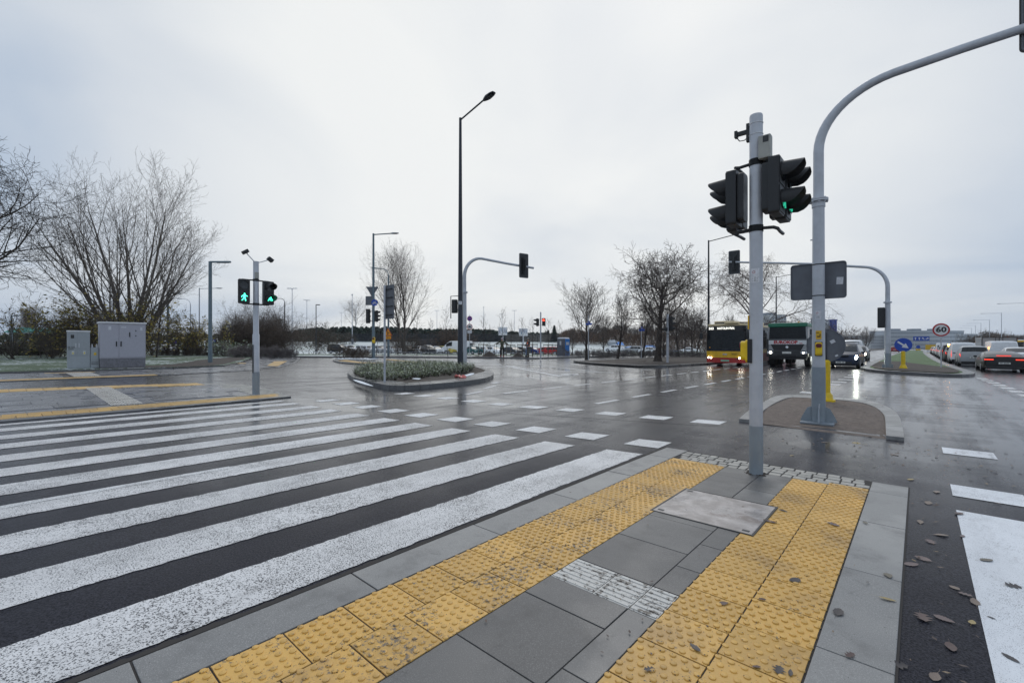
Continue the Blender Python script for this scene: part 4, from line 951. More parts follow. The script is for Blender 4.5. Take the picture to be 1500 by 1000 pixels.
for a, b in (((-.42, -.34), (.42, -.34)), ((.42, -.34), (0, .44)), ((0, .44), (-.42, -.34))):
    d = Vector((b[0]-a[0], b[1]-a[1])).normalized()*.045; nn = Vector((-d.y, d.x)); q.plate([(a[0], a[1]), (b[0], b[1]), (b[0]+nn.x-d.x*1.5, b[1]+nn.y-d.y*1.5), (a[0]+nn.x+d.x*1.5, a[1]+nn.y+d.y*1.5)], -.166, .005)
mk('border', q, M['red'], s_)
q = MB(); q.box((-.02, -.165, -.08), (.06, .006, .40)); q.box((.07, -.165, -.06), (.16, .006, .045)); mk('symbol', q, M['blk'], s_)
q = MB(); q.plate(rrect(.62, .30, .03), -.16, .012); s_ = mk('distance_plate', q, M['orange'], L3_, loc=(0, 0, Zat(494.3, t_)-zc), rz=YAW); text('print', '30 m', .17, M['blk'], s_, (0, -.165, 0))
# direction panel seen from the back on the planted refuge
x, y = P(563.5, 566); t_ = depth(x, y); zc = G(x, y)+.12; S = thing('direction_sign', 'grey back of a narrow direction panel on a thin pole at the planted refuge front', 'road sign', (x, y, zc))
mk('pole', pole_mb(Zat(418, t_)-zc, .035), M['galv'], S, smooth=True)
q = MB(); q.plate(rrect(.52, 1.10, .02), .05, .01); s_ = mk('sign_back', q, M['grey_back'], S, loc=(.19, 0, Zat(442.5, t_)-zc))
for k in range(4): q = MB(); q.box((-.03, .03, .42-.28*k), (.42, .035, .035)); mk('cross_rail', q, M['dark_metal'], s_)
# no-stopping sign
t_ = 57; x, y = W(688, t_); zc = GZ(x, y); S = thing('parking_sign', 'pole with a blue no-stopping disc above a red-ringed tow-away disc, right of the curved mast', 'road sign', (x, y, zc)); ZZ = lambda p: Zat(p, t_)-zc
mk('pole', pole_mb(ZZ(461), .035), M['galv'], S, smooth=True)
def disc(parent, r_, z, face, ring, bar=None, y0=-.04):
    q = MB(); q.plate(circ(r_, 28), y0, .01); d = mk('sign_disc', q, M[face], parent, loc=(0, 0, z), rz=YAW); oo, ii = circ(r_*.99, 28), circ(r_*.8, 28); q = MB()
    for k in range(28): j = (k+1) % 28; q.plate([oo[k], oo[j], ii[j], ii[k]], y0-.006, .005)
    mk('ring', q, M[ring], d)
    if bar: q = MB(); q.plate([(-r_*.62, r_*.5), (-r_*.5, r_*.62), (r_*.62, -r_*.5), (r_*.5, -r_*.62)], y0-.006, .005); q.plate([(r_*.62, r_*.5), (r_*.5, r_*.62), (-r_*.62, -r_*.5), (-r_*.5, -r_*.62)], y0-.0055, .004); mk('cross', q, M[ring], d)
    return d
disc(S, .32, ZZ(466.5), 'blue', 'red', True); d = disc(S, .36, ZZ(478.5), 'white', 'red')
q = MB(); q.box((0, -.048, -.02), (.34, .006, .13)); q.box((-.03, -.048, .07), (.2, .006, .08)); mk('car_symbol', q, M['blk'], d)
q = MB(); q.plate(rrect(.56, .36, .03), -.05, .01); mk('plate', q, M['sticker'], S, loc=(0, 0, ZZ(486)), rz=YAW)
# thin name-plate poles
for px_, t_, yt, yb, ypl, lb in ((862, 39, 462, 530, (470, 476), 'thin pole with small blue street name plates left of the young trees'), (939.5, 46, 478, 526, (478, 485), 'short post with a blue plate in front of the big bare tree')):
    x, y = W(px_, t_); zc = G(x, y)+.1; S = thing('sign_post', lb, 'street sign', (x, y, zc)); mk('pole', pole_mb(Zat(yt, t_)-zc, .035), M['galv'], S, smooth=True)
    h = (ypl[1]-ypl[0])*t_/671
    for k in range(2): q = MB(); q.box((0, 0, 0), (.55 if px_ > 900 else .5, .02, h/2.2)); mk('name_plate', q, M['blue'], S, loc=(.05, -.02, Zat((ypl[0]+ypl[1])/2, t_)-zc+(h/4 if k else -h/4)), rz=YAW+(R(60) if k else R(-20)))
# a few grey sign backs and parking signs in the left background
for px_, t_, yc, wd, hh, mt, lb in ((313.5, 60, 499, .5, .5, 'blue', 'small blue crossing sign beside the elbow lamp'), (257, 55, 501, .45, .45, 'blue', 'small round blue sign by the lawn hedge'), (474, 90, 495, .55, 1.6, 'grey_back', 'grey panel on a post left of the dark parked car'),
                               (516.5, 95, 500, .5, 1.1, 'grey_back', 'small grey panel behind the first parked cars')):
    x, y = W(px_, t_); zc = GZ(x, y); S = thing('sign_post', lb, 'road sign', (x, y, zc)); mk('pole', pole_mb(Zat(yc, t_)-zc+hh/2, .035), M['galv'], S)
    q = MB(); q.plate(circ(wd/2, 20) if px_ == 257 else rrect(wd, hh, .03), -.05, .01); o = mk('sign_panel', q, M[mt], S, loc=(0, 0, Zat(yc, t_)-zc), rz=YAW)
    if px_ == 313.5: q = MB(); q.plate([(-.17, -.15), (.17, -.15), (0, .17)], -.056, .004); mk('triangle', q, M['white'], o)
    if px_ == 257: q = MB(); q.plate([(-.02-.12, .12), (-.12, .14), (.14, -.12), (.12, -.14)], -.056, .004); mk('stroke', q, M['red'], o)
# lamps along the avenue
k = 0
def ord_(n): return ['nearest', 'second', 'third', 'fourth', 'fifth', 'sixth', 'seventh', 'eighth'][n]
for i, (px_, yt, arm_) in enumerate(((1501, 443, -3), (1467, 458, -2.8), (1449.5, 468, -2.8), (1437, 473, -2.6), (1429, 476.5, -2.6), (1423, 480, -2.6))):
    t = 8.9*671/(508-yt); x, y = W(px_, t); lamp(ord_(i)+' lamp from the right in the row beyond the queue of cars', x, y, Zat(yt, t), -1, 0, 3.2, 'galv', .11, .06, .05, group='lamps right of the avenue')
for i, (px_, yt) in enumerate(((1038, 352), (1137, 405), (1214.5, 461), (1233, 475), (1238, 480), (1244, 483.5), (1252, 486.5))):
    t = 8.9*671/(508-yt-(0 if i > 1 else 1)); x, y = W(px_, t); lamp(['dark lamp with angled arm rising behind the bus', 'dark lamp with angled arm rising behind the truck', 'lamp just right of the mast over the brown trees'][i] if i < 3 else ord_(i-3)+' of the tiny lamps beyond the oncoming cars', x, y, Zat(yt, t), 1, 0, 2.5, 'pole_dark' if i < 2 else 'galv', .11, .06, .3, group='lamps left of the avenue')
# twin-head masts over the car park
tw = None
for i, (px_, yt, lb) in enumerate(((428, 423, 'tallest twin-headed mast left of the parked cars'), (449.5, 440, 'twin-headed mast next to the tallest one'), (516, 432, 'twin-headed mast left of the lamp with signs'), (411, 452, 'short distant twin-headed mast above the brown thicket'),
                                  (500, 458, 'low twin-headed mast over the hedge left of the corner refuge'), (521.5, 447, 'slim twin-headed mast touching the lamp with signs'), (640, 455, 'twin-headed mast between the bare tree and the dark lamp'), (633, 470, 'low twin-headed mast right of the bare tree'),
                                  (708.5, 450, 'twin-headed mast right of the no-stopping sign'), (753.5, 455, 'twin-headed mast between the two billboards'), (735, 460, 'thin twin-headed mast behind the sapling by the worker'), (775, 473, 'small twin-headed mast right of the second billboard'), (323, 468, 'small twin-headed mast over the left hedge'), (1262.5, 490, 'tiny mast above the white apartment houses'))):
    t = 13.5*671/(505-yt); x, y = W(px_, t); z0 = GZ(x, y); lab = lb
    if tw is None:
        tw = thing('floodlight_mast', lab, 'lamp mast', (x, y, z0), YAW, 'twin-headed masts of the car park'); Hm = Zat(yt, t)-z0
        q = MB(); q.tube([(0, 0, 0), (0, 0, Hm)], [.14, .07], 8); mk('pole', q, M['galv'], tw, smooth=True)
        q = MB(); q.tube([(-1.0, 0, Hm+.05), (1.0, 0, Hm+.05)], .04, 6); q.box((0, 0, Hm-.1), (.35, .35, .12)); mk('crossbar', q, M['galv'], tw)
        for dx in (-1.0, -.45, .45, 1.0): q = MB(); q.box((dx, 0, Hm+.12), (.42, .3, .12), ry=.25 if dx > 0 else -.25); mk('floodlight', q, M['galv'], tw)
        H0 = Hm
    else: dup(tw, (x, y, z0), YAW+i, lab, scale=(Zat(yt, t)-z0)/H0)
# ================================================================== vehicles
PROF = {
 'hatch': [(-.50, .42), (-.49, .60), (-.475, .68), (-.44, .80), (-.36, .955), (-.25, .99), (-.05, 1.0), (.08, .975), (.17, .88), (.30, .675), (.40, .62), (.465, .55), (.49, .44), (.5, .30)],
 'mpv': [(-.50, .40), (-.49, .60), (-.475, .70), (-.45, .86), (-.40, .965), (-.25, .99), (-.02, 1.0), (.10, .975), (.20, .86), (.33, .64), (.42, .575), (.475, .49), (.495, .38), (.5, .28)],
 'sedan': [(-.50, .45), (-.49, .66), (-.47, .71), (-.36, .745), (-.27, .86), (-.17, .97), (-.05, 1.0), (.05, .985), (.14, .88), (.26, .70), (.36, .655), (.46, .57), (.49, .44), (.5, .32)],
 'coupe': [(-.50, .42), (-.49, .66), (-.475, .73), (-.38, .80), (-.26, .915), (-.13, .985), (-.02, 1.0), (.07, .97), (.16, .86), (.27, .71), (.38, .66), (.46, .57), (.49, .44), (.5, .3)],
 'wagon': [(-.50, .38), (-.49, .58), (-.475, .66), (-.45, .82), (-.41, .955), (-.25, .985), (0, 1.0), (.08, .97), (.16, .87), (.27, .665), (.38, .61), (.46, .53), (.49, .42), (.5, .3)],
 'van': [(-.50, .25), (-.497, .60), (-.49, .93), (-.47, .985), (-.2, 1.0), (.1, 1.0), (.20, .97), (.28, .85), (.37, .60), (.43, .53), (.475, .45), (.495, .33), (.5, .2)],
}
BELT = {'hatch': .62, 'mpv': .58, 'sedan': .66, 'coupe': .68, 'wagon': .60, 'van': .56}
def car_surf(kind, L_, W_, H_):
    pr = PROF[kind]; belt = BELT[kind]
    def S(u, v):                    # u: -.5 rear .. .5 front ; v 0..7 bottom centre -> roof centre (right half, +x)
        zt = lerp(pr, u)*H_; zb = min(zt-.012, belt*H_+(-.03*u))
        pl = 1-max(0, (abs(u)-.36)/.14)**2.4*(.22 if u > 0 else .14)
        w = W_/2*pl; k = max(0, min(1, (zt-zb)/(H_*(1-belt)))); zg = .20 if abs(u) < .47 else .26
        tum = .13 if kind == 'van' else .22
        wt = w*(.95-tum*k)
        sec = [(0, zg), (w*.84, zg), (w*.965, zg+.10), (w, (zg+zb)*.52), (w*.965, zb), (wt, max(zb+.004, zt-.05*k-.006)), (wt*.80, zt), (0, zt+.015)]
        i = min(6, int(v)); f = v-i; a, b = sec[i], sec[i+1]
        return Vector((a[0]+(b[0]-a[0])*f, u*L_, a[1]+(b[1]-a[1])*f))
    return S
def patch(S, u0, u1, v0, v1, nu=6, nv=3, off=.006, sx=1, taper=None):
    q = MB(); g_ = []
    for i in range(nu+1):
        for j in range(nv+1):
            u = u0+(u1-u0)*i/nu; v = v0+(v1-v0)*j/nv
            if taper: u = taper(u, (v-v0)/(v1-v0))
            e = 1e-3; p = S(u, v); n_ = (S(u+e, v)-p).cross(S(u, min(7, v+e*4))-S(u, v-e*4)).normalized()
            if n_.z*1+n_.x*.6+(n_.y*(1 if u > 0 else -1))*.5 < 0: n_ = -n_
            p = p+n_*off; q.v.append((p.x*sx, p.y, p.z))
    for i in range(nu):
        for j in range(nv):
            f = (i*(nv+1)+j, (i+1)*(nv+1)+j, (i+1)*(nv+1)+j+1, i*(nv+1)+j+1); q.f.append(f if sx > 0 else f[::-1])
    return q
def merge(*ms):
    o = MB()
    for m_ in ms: o.add(m_.v, m_.f)
    return o
WIN = {'hatch': ((-.455, -.375), (.135, .285), (-.36, .12)), 'mpv': ((-.46, -.405), (.15, .32), (-.40, .14)), 'sedan': ((-.355, -.19), (.10, .25), (-.24, .09)), 'coupe': ((-.37, -.15), (.11, .26), (-.25, .10)),
       'wagon': ((-.465, -.415), (.12, .26), (-.40, .11)), 'van': (None, (.24, .36), (.10, .30))}
def wheel(parent, x, y, r, w_=.20, rim='chrome'):
    q = MB(); s_ = 1 if x > 0 else -1; n_ = 20
    q.tube([(x-s_*w_, y, r), (x-s_*w_*.95, y, r), (x-s_*.02, y, r), (x, y, r)], [r*.93, r, r, r*.92], n_); o = mk('wheel', q, M['rubber'], parent, smooth=True)
    q = MB(); q.tube([(x-.02*s_, y, r), (x+.006*s_, y, r)], [r*.66, r*.62], n_); rm = mk('rim', q, M['galv'], o, smooth=True)
    q = MB()
    for k in range(5): a = 2*math.pi*k/5; q.box((x+.007*s_, y+.40*r*math.cos(a+.63), r+.40*r*math.sin(a+.63)), (.004, r*.24, r*.16), rx=a+.63)
    mk('rim_gap', q, M['black'], rm); return o
def car(label, kind, col, loc, rz, L_, W_, H_, group=None, cat='car', lights=None, brake=True, detail=2, snow=False, plate_=True, windows=True, head_mat='head_on', wr=.33, trim=None):
    t = thing({'van': 'van'}.get(kind, 'parked_car' if group and 'park' in group else 'car'), label, cat, loc, rz, group)
    S = car_surf(kind, L_, W_, H_); us = sorted(set([p[0] for p in PROF[kind]]+[-.32, -.2, -.1, 0, .22, .35, .44, .48]))
    q = MB(); nv = 7; row = 2*nv
    for u in us:
        pts = [S(u, j) for j in range(nv+1)]; ring = pts+[Vector((-p.x, p.y, p.z)) for p in pts[-2:0:-1]]; q.v += [tuple(p) for p in ring]
    R_ = len(ring)
    for i in range(len(us)-1):
        for k in range(R_): q.f.append((i*R_+k, (i+1)*R_+k, (i+1)*R_+(k+1) % R_, i*R_+(k+1) % R_))
    q.f.append(tuple(range(R_))); q.f.append(tuple((len(us)-1)*R_+k for k in range(R_))[::-1])
    body = mk('body', q, M['car_'+col], t, smooth=True)
    rw, ws, sw = WIN[kind]
    wy = L_*.295; wyr = -L_*.285
    for y in (wy, wyr):
        for s_ in (-1, 1):
            q = MB(); c0 = W_/2*.985; n_ = 18; arc = [(y+(wr+.055)*math.cos(math.pi*k/n_), wr+(wr+.055)*math.sin(math.pi*k/n_)) for k in range(n_+1)]+[(y-wr-.055, .2), (y+wr+.055, .2)]
            b0 = len(q.v); q.v += [(s_*(c0+.012), a, b) for a, b in arc]; q.v += [(s_*(c0-.10), a, b) for a, b in arc]; m2 = len(arc); q.f.append(tuple(b0+k for k in range(m2))); q.f += [(b0+k, b0+(k+1) % m2, b0+m2+(k+1) % m2, b0+m2+k) for k in range(m2)]; mk('wheel_arch', q, M['black'], body)
    for y in (wy, wyr):
        for s_ in (-1, 1): wheel(t, s_*(W_/2+.002), y, wr)
    if detail == 0: pass
    g1 = patch(S, ws[0], ws[1], 5.25, 7, 5, 3, .008); g2 = patch(S, ws[0], ws[1], 5.25, 7, 5, 3, .008, -1); mk('windscreen', merge(g1, g2), M['glass'], t, smooth=True)
    if rw: mk('rear_window', merge(patch(S, rw[0], rw[1], 5.3, 7, 4, 3, .008), patch(S, rw[0], rw[1], 5.3, 7, 4, 3, .008, -1)), M['glass'], t, smooth=True)
    elif kind == 'van' and windows:
        q = MB()
        for s_ in (-1, 1): q.box((s_*W_*.20, -L_/2-.002, H_*.72), (W_*.30, .03, H_*.22))
        mk('rear_window', q, M['glass'], t, bevel=.01)
    ln = sw[1]-sw[0]
    segs = [(sw[0]+.01, sw[0]+ln*.30), (sw[0]+ln*.33, sw[0]+ln*.63), (sw[0]+ln*.66, sw[1])] if kind != 'van' else [(sw[0], sw[1])]
    for s_ in (-1, 1):
        for a, b in segs: mk('side_window', patch(S, a, b, 4.12, 4.9, 4, 2, .006, s_), M['glass'], t, smooth=True)
    for s_ in (-1, 1):
        h = mk('headlight', patch(S, .455, .487, 3.35, 4.6, 3, 3, .01, s_), M[head_mat if lights == 'front' else 'chrome'], t, smooth=True)
        if kind == 'van': tl = patch(S, -.499, -.490, 3.3, 4.2, 2, 4, .008, s_)
        elif kind in ('wagon', 'mpv', 'hatch'): tl = patch(S, -.494, -.470, 3.75, 4.5, 3, 3, .01, s_)
        else: tl = patch(S, -.496, -.47, 3.6, 4.6, 3, 3, .01, s_)
        mk('tail_light', tl, M['tail_on' if (lights == 'rear' and brake) else 'tail_off'], t, smooth=True)
        if detail: q = MB(); q.box((s_*(W_/2+.09), L_*.14+ws[0]*0, BELT[kind]*H_+.05), (.17, .09, .12)); mk('mirror', q, M['car_'+col] if trim is None else M[trim], t, bevel=.02)
    q = MB(); zc = .33*H_
    q.box((0, L_/2-.02, .36), (W_*.62, .09, .16)); q.box((0, L_/2-.045, .54*H_*.9), (W_*.46, .09, .10)); mk('grille', q, M['black'], t, bevel=.015)
    q = MB(); q.box((0, -L_/2+.03, .30), (W_*.80, .09, .16)); mk('rear_bumper', q, M['black'], t, bevel=.02)
    if kind == 'coupe':
        for c_ in [c for c in t.children if c.name.startswith('tail_light')]: bpy.data.objects.remove(c_)
    if plate_:
        for y in (L_/2+.035, -L_/2-.012):
            q = MB(); q.box((0, y, .40 if y > 0 else (.62 if kind in ('sedan', 'coupe') else .66)), (.50, .02, .115)); o = mk('number_plate', q, M['plate'], t)
            if detail > 1: q = MB(); [q.box((-.17+.055*k, y+(.012 if y > 0 else -.012), .40 if y > 0 else (.62 if kind in ('sedan', 'coupe') else .66)), (.032, .003, .07)) for k in range(7) if k != 2]; mk('print', q, M['blk'], o)
    if snow:
        mk('roof_snow', merge(patch(S, max(-.36, sw[0]), sw[1]-.03, 5.9, 7, 5, 3, .03), patch(S, max(-.36, sw[0]), sw[1]-.03, 5.9, 7, 5, 3, .03, -1)), M['snow'], t, smooth=True)
    return t
def gl(px_, py_): x, y = P(px_, py_); return (x, y, G(x, y))
def at(x, y, z=0): return (x, y, G(x, y)+z)
# oncoming cars
car('dark blue minivan with a glaring headlight, first of the oncoming cars', 'mpv', 'navy', at(-3.75, 38.3), math.pi, 4.65, 1.86, 1.66, lights='front', head_mat='head_xenon', group='oncoming cars')
car('dark grey saloon with headlights on behind the blue minivan', 'sedan', 'dark', at(-4.35, 47.5), math.pi, 4.5, 1.82, 1.44, lights='front', group='oncoming cars')
car('pale car with lit headlights, third in the oncoming lane', 'hatch', 'grey', at(-4.6, 57.5), math.pi, 4.4, 1.8, 1.48, lights='front', group='oncoming cars')
car('white van at the back of the oncoming lane', 'van', 'white', at(-6.1, 70), math.pi, 5.3, 2.0, 2.2, cat='van', lights='front', group='oncoming cars')
# queue of stopped cars on the right
QG = 'cars queueing on the right carriageway'
cls = car('sleek black coupe with glowing tail light strips, last in the queue', 'coupe', 'black', at(3.62, 40.2), 0, 4.95, 1.90, 1.41, lights='rear', group=QG)
q = MB(); q.box((0, -2.10, 1.12), (.62, .05, .03)); mk('brake_light', q, M['tail_on'], cls); cls.scale = (.93, 1, .84)
for s_ in (-1, 1): q = MB(); q.box((s_*.66, -2.455, .86), (.40, .06, .055)); mk('tail_strip', q, M['tail_on'], cls)
car('silver estate car with orange and red tail lights behind the small white van', 'wagon', 'silver', at(3.05, 49.6), 0, 4.3, 1.74, 1.50, lights='rear', group=QG)
car('small white panel van in front of the silver estate', 'van', 'white', at(2.85, 56.6), 0, 4.4, 1.78, 1.80, cat='van', lights='rear', group=QG, windows=False)
bcn = car('dark car with flaring amber beacons on its roof in the queue', 'wagon', 'dark', at(2.75, 63.2), 0, 4.4, 1.8, 1.50, lights='rear', group=QG)
q = MB(); q.box((0, -.2, 1.53), (1.1, .3, .06)); lb_ = mk('light_bar', q, M['black'], bcn)
for dx in (-.45, -.12, .22): q = MB(); q.ball((dx, -.25, 1.62), .13, 1.2, 1, .7); mk('beacon', q, M['amber_on'], lb_, smooth=True)
for k, (kd, cl, x_, yy, h, lb) in enumerate((('wagon', 'black', 2.7, 70, 1.7, 'black off-road car in the queue right of the 60 sign pole'), ('hatch', 'white', 2.7, 77, 1.5, 'small white hatchback in the queue just left of the 60 sign pole'), ('wagon', 'silver', 2.7, 85, 1.6, 'silver car far up the queue'),
                             ('van', 'white', 2.7, 94, 2.0, 'white van far up the queue with a dark rear'), ('sedan', 'silver', 2.7, 103, 1.45, 'pale saloon far up the queue'),
                             ('hatch', 'white', 2.7, 112, 1.5, 'white hatchback near the front of the queue'), ('sedan', 'dark', 2.7, 122, 1.45, 'dark saloon near the front of the queue'), ('hatch', 'silver', 2.7, 133, 1.5, 'silver hatchback almost at the front of the queue'), ('hatch', 'red', -4.5, 150, 1.5, 'tiny red car beyond the grass median'))):
    car(lb, kd, cl, at(x_, yy), 0, 4.4, 1.78, h, lights='rear', group=QG, detail=0, cat='van' if kd == 'van' else 'car')
car('big white delivery van with a high roof and brake lamp in the second lane', 'van', 'white', at(5.5, 60.5), 0, 5.9, 2.02, 1.98, cat='van', lights='rear', brake=False, group=QG, windows=False)
car('white saloon half hidden behind the black coupe', 'sedan', 'white', at(5.4, 49.5), 0, 4.5, 1.8, 1.42, lights='rear', brake=False, group=QG)
car('black off-road car at the right edge ahead of the dark hatchback', 'wagon', 'black', at(7.2, 47), 0, 4.7, 1.9, 1.72, lights='rear', brake=False, group=QG)
car('dark hatchback with a bright tail light cut by the right edge', 'hatch', 'navy', at(6.35, 42), 0, 4.3, 1.82, 1.50, lights='rear', group=QG)
# box truck
bt = thing('box_truck', 'grey box truck seen from its rear doors far up the right lane', 'truck', at(6.1, 71)); bt.scale = (1, 1, .68)
q = MB(); q.box((0, 0, 2.35), (2.5, 7, 2.5)); bx_ = mk('cargo_box', q, M['car_silver'], bt, bevel=.03)
q = MB(); q.box((0, -3.52, 3.58), (2.5, .06, .08)); q.box((0, -3.52, 1.14), (2.5, .06, .10)); q.box((-1.22, -3.52, 2.36), (.07, .06, 2.4)); q.box((1.22, -3.52, 2.36), (.07, .06, 2.4)); q.box((.0, -3.53, 2.36), (.05, .05, 2.36)); q.box((.25, -3.54, 2.36), (.04, .04, 2.36)); q.box((-.25, -3.54, 2.36), (.04, .04, 2.36)); mk('door_frame', q, M['dark_metal'], bx_)
q = MB(); q.box((0, .8, .85), (1.0, 8, .25)); mk('chassis', q, M['black'], bt); q = MB(); q.box((0, 4.7, 1.7), (2.4, 1.9, 2.3)); mk('cab', q, M['car_white'], bt, bevel=.12)
for y in (4.5, -2.0):
    for s_ in (-1, 1): wheel(bt, s_*1.2, y, .48, .3)

# ---- city bus
bus = thing('city_bus', 'yellow and red articulated city bus with headlights on, route 503 on its display', 'bus', at(-10.0, 33.4), math.pi)
BW = 2.55; HW = BW/2
M['bus_yellow'] = mat('bus_yellow', (.80, .47, .02), .4, coat=.2, dirt=.12); M['bus_red'] = mat('bus_red', (.42, .025, .02), .4, coat=.2, dirt=.2); M['bus_cream'] = mat('bus_roof', (.74, .60, .36), .5, dirt=.2)
# local: front at y=0 facing +Y, body towards -Y
def hull(zs, y0, y1, mat_, name, parent, bulge=.16, rr=.22, ry=-12):
    q = MB(); n_ = 10; ringv = []
    for z in zs:
        f = bulge*(1-((z-zs[0])/(zs[-1]-zs[0]))**2) if False else bulge
        for k in range(n_+1):
            a = -HW+BW*k/n_; x = a; d = 1-abs(a/HW)**3.2; ringv.append((x, y1-bulge+bulge*d-(.10*max(0, z-1.2)/1.9)**1, z))
        ringv.append((HW, y0, z)); ringv.append((-HW, y0, z))
    q.v = ringv; m2 = n_+3
    for i in range(len(zs)-1): q.f += [(i*m2+k, (i+1)*m2+k, (i+1)*m2+(k+1) % m2, i*m2+(k+1) % m2)[::-1] for k in range(m2)]
    q.f.append(tuple(range(m2))); q.f.append(tuple((len(zs)-1)*m2+k for k in range(m2))[::-1]); return mk(name, q, mat_, parent, smooth=False)
lo = hull([.24, .45, .62], -9.0, 0, M['bus_red'], 'lower_body', bus); mid = hull([.621, .8, 1.08], -9.0, 0, M['bus_yellow'], 'front_panel', bus); up = hull([1.081, 1.6, 2.2, 2.92], -9.0, .0, M['car_black'], 'upper_body', bus)
q = MB(); q.box((0, -4.7, 3.0), (2.46, 8.8, .18)); rf = mk('roof', q, M['bus_cream'], bus, bevel=.06)
q = MB(); q.box((.45, -2.2, 3.2), (1.35, 1.9, .30)); q.box((.1, -5.4, 3.22), (2.0, 2.6, .34)); mk('roof_unit', q, M['bus_cream'], rf, bevel=.08)
q = MB(); q.box((-.1, -1.0, 3.12), (1.9, .9, .16)); mk('roof_frame', q, M['dark_metal'], rf, bevel=.02)
q = MB(); q.box((-.35, -.5, 3.14), (.9, .7, .10)); mk('roof_unit', q, M['bus_cream'], rf, bevel=.03)
for s_ in (-1, 1):
    q = MB(); q.box((s_*(HW+.004), -4.9, .60), (.012, 7.6, .62)); mk('side_skirt', q, M['bus_red'], bus); q = MB(); q.box((s_*(HW+.004), -4.9, 1.06), (.012, 7.6, .28)); mk('side_panel', q, M['bus_yellow'], bus)
    for k in range(5): q = MB(); q.box((s_*(HW+.008), -1.9-1.5*k, 1.95), (.012, 1.38, 1.35)); mk('side_window', q, M['glass'], bus)
    for y in (-2.6, -7.6): wheel(bus, s_*(HW-.0), y, .48, .28)
def curved(z0, z1, x0, x1, off, nm, mt, par=bus, n_=10, slope=.0526):
    q = MB()
    for z in (z0, (z0+z1)/2, z1):
        for k in range(n_+1): a = x0+(x1-x0)*k/n_; d = 1-abs(a/HW)**3.2; q.v.append((a, -.16+.16*d-slope*max(0, z-1.2)+off, z))
    for i in range(2): q.f += [(i*(n_+1)+k, (i+1)*(n_+1)+k, (i+1)*(n_+1)+k+1, i*(n_+1)+k+1) for k in range(n_)]
    return mk(nm, q, M[mt], par, smooth=True)
M['bus_glass'] = mat('bus_glass', (.012, .015, .018), .18, var=.3, spec=.25); curved(1.14, 2.52, -1.16, 1.16, .012, 'windscreen', 'bus_glass'); curved(2.60, 2.88, -1.1, 1.1, .014, 'destination_display', 'black')
dsp = [c for c in bus.children if c.name.startswith('destination')][0]
text('display_text', '503', .235, M['led'], dsp, (.93, -.062, 2.74), (R(90), 0, R(180)), sx=.95, off=.006); text('display_text', 'NATOLIN PŁN.', .215, M['led'], dsp, (-.05, -.028, 2.74), (R(90), 0, R(180)), sx=.80, off=.006)
text('fleet_number', '5021', .17, M['blk'], bus, (-.62, .028, .88), (R(90), 0, R(180)), sx=1.1)
q = MB(); q.plate([(-x, z) for x, z in rrect(.30, .09, .04, cz=.86)], .0, .02); mk('emblem', q, M['chrome'], bus)
q = MB(); q.box((0, .01, .40), (.54, .03, .12)); mk('number_plate', q, mat('green_plate', (.25, .5, .35), .4), bus)
for s_ in (-1, 1):
    q = MB(); q.add([(s_*.72, -.005, .52), (s_*1.18, -.09, .46), (s_*1.24, -.12, .66), (s_*.95, -.03, .74), (s_*.72, .03, .52), (s_*1.18, -.05, .46), (s_*1.24, -.09, .66), (s_*.95, .005, .74)], [(4, 5, 6, 7), (0, 1, 5, 4), (1, 2, 6, 5), (2, 3, 7, 6), (3, 0, 4, 7)]); hl = mk('headlight', q, M['black'], bus)
    for dx, zz_ in ((.93, .60), (1.10, .61)): q = MB(); q.cyl((s_*dx, -.02 if dx < 1 else -.06, zz_), .055, .06, 12, 'Y'); mk('lamp', q, M['head_on'], hl)
    q = MB(); q.tube([(s_*1.2, -.12, 2.62), (s_*1.42, .10, 2.66), (s_*1.52, .22, 2.50), (s_*1.52, .22, 2.3)], .035, 8); mr_ = mk('mirror_arm', q, M['black'], bus, smooth=True); q = MB(); q.box((s_*1.52, .22, 2.2), (.22, .14, .46)); mk('mirror', q, M['black'], mr_, bevel=.05)
    q = MB(); q.tube([(s_*.1-.3, .015, 1.2), (s_*.75-.3, .0, 1.35)], .012, 6); mk('wiper', q, M['black'], bus)
q = MB(); q.box((1.02, -.02, 1.35), (.06, .02, .07)); mk('indicator', q, M['amber_on'] if False else M['orange'], bus)
bus.scale = (1, 1, .95)
q = MB(); q.box((0, -9.7, 1.65), (2.3, 1.3, 2.6)); mk('bellows', q, M['rubber'], bus, bevel=.05)
q = MB(); q.box((0, -13.6, 1.65), (2.54, 6.6, 2.6)); mk('rear_section', q, M['bus_red'], bus, bevel=.08)

# ---- tipper truck
tk = thing('tipper_truck', 'silver and green tipper truck with red lettering and headlights on, beside the bus', 'truck', at(-6.55, 35.0), math.pi)
M['cab_silver'] = mat('cab_silver', (.40, .41, .42), .4, .1, dirt=.25); M['cab_green'] = mat('cab_green', (.015, .16, .09), .4, dirt=.15)
q = MB(); q.box((0, -1.1, 1.95), (2.36, 2.2, 1.95)); cab = mk('cab', q, M['cab_silver'], tk, bevel=.09)
q = MB(); q.box((0, -.95, 3.06), (2.30, 1.95, .30)); q.box((0, -.02, 2.98), (2.2, .20, .16)); mk('cab_roof', q, M['cab_green'], cab, bevel=.08)
q = MB(); q.add([(-1.08, .025, 2.05), (1.08, .025, 2.05), (1.04, .018, 2.90), (-1.04, .018, 2.90), (-1.08, -.05, 2.05), (1.08, -.05, 2.05), (1.04, -.09, 2.90), (-1.04, -.09, 2.90)], [(0, 3, 2, 1), (0, 1, 5, 4), (2, 3, 7, 6), (0, 4, 7, 3), (1, 2, 6, 5)]); mk('windscreen', q, M['bus_glass'], cab)
q = MB(); q.box((0, .02, 1.995), (2.16, .03, .06)); mk('wiper_panel', q, M['black'], cab)
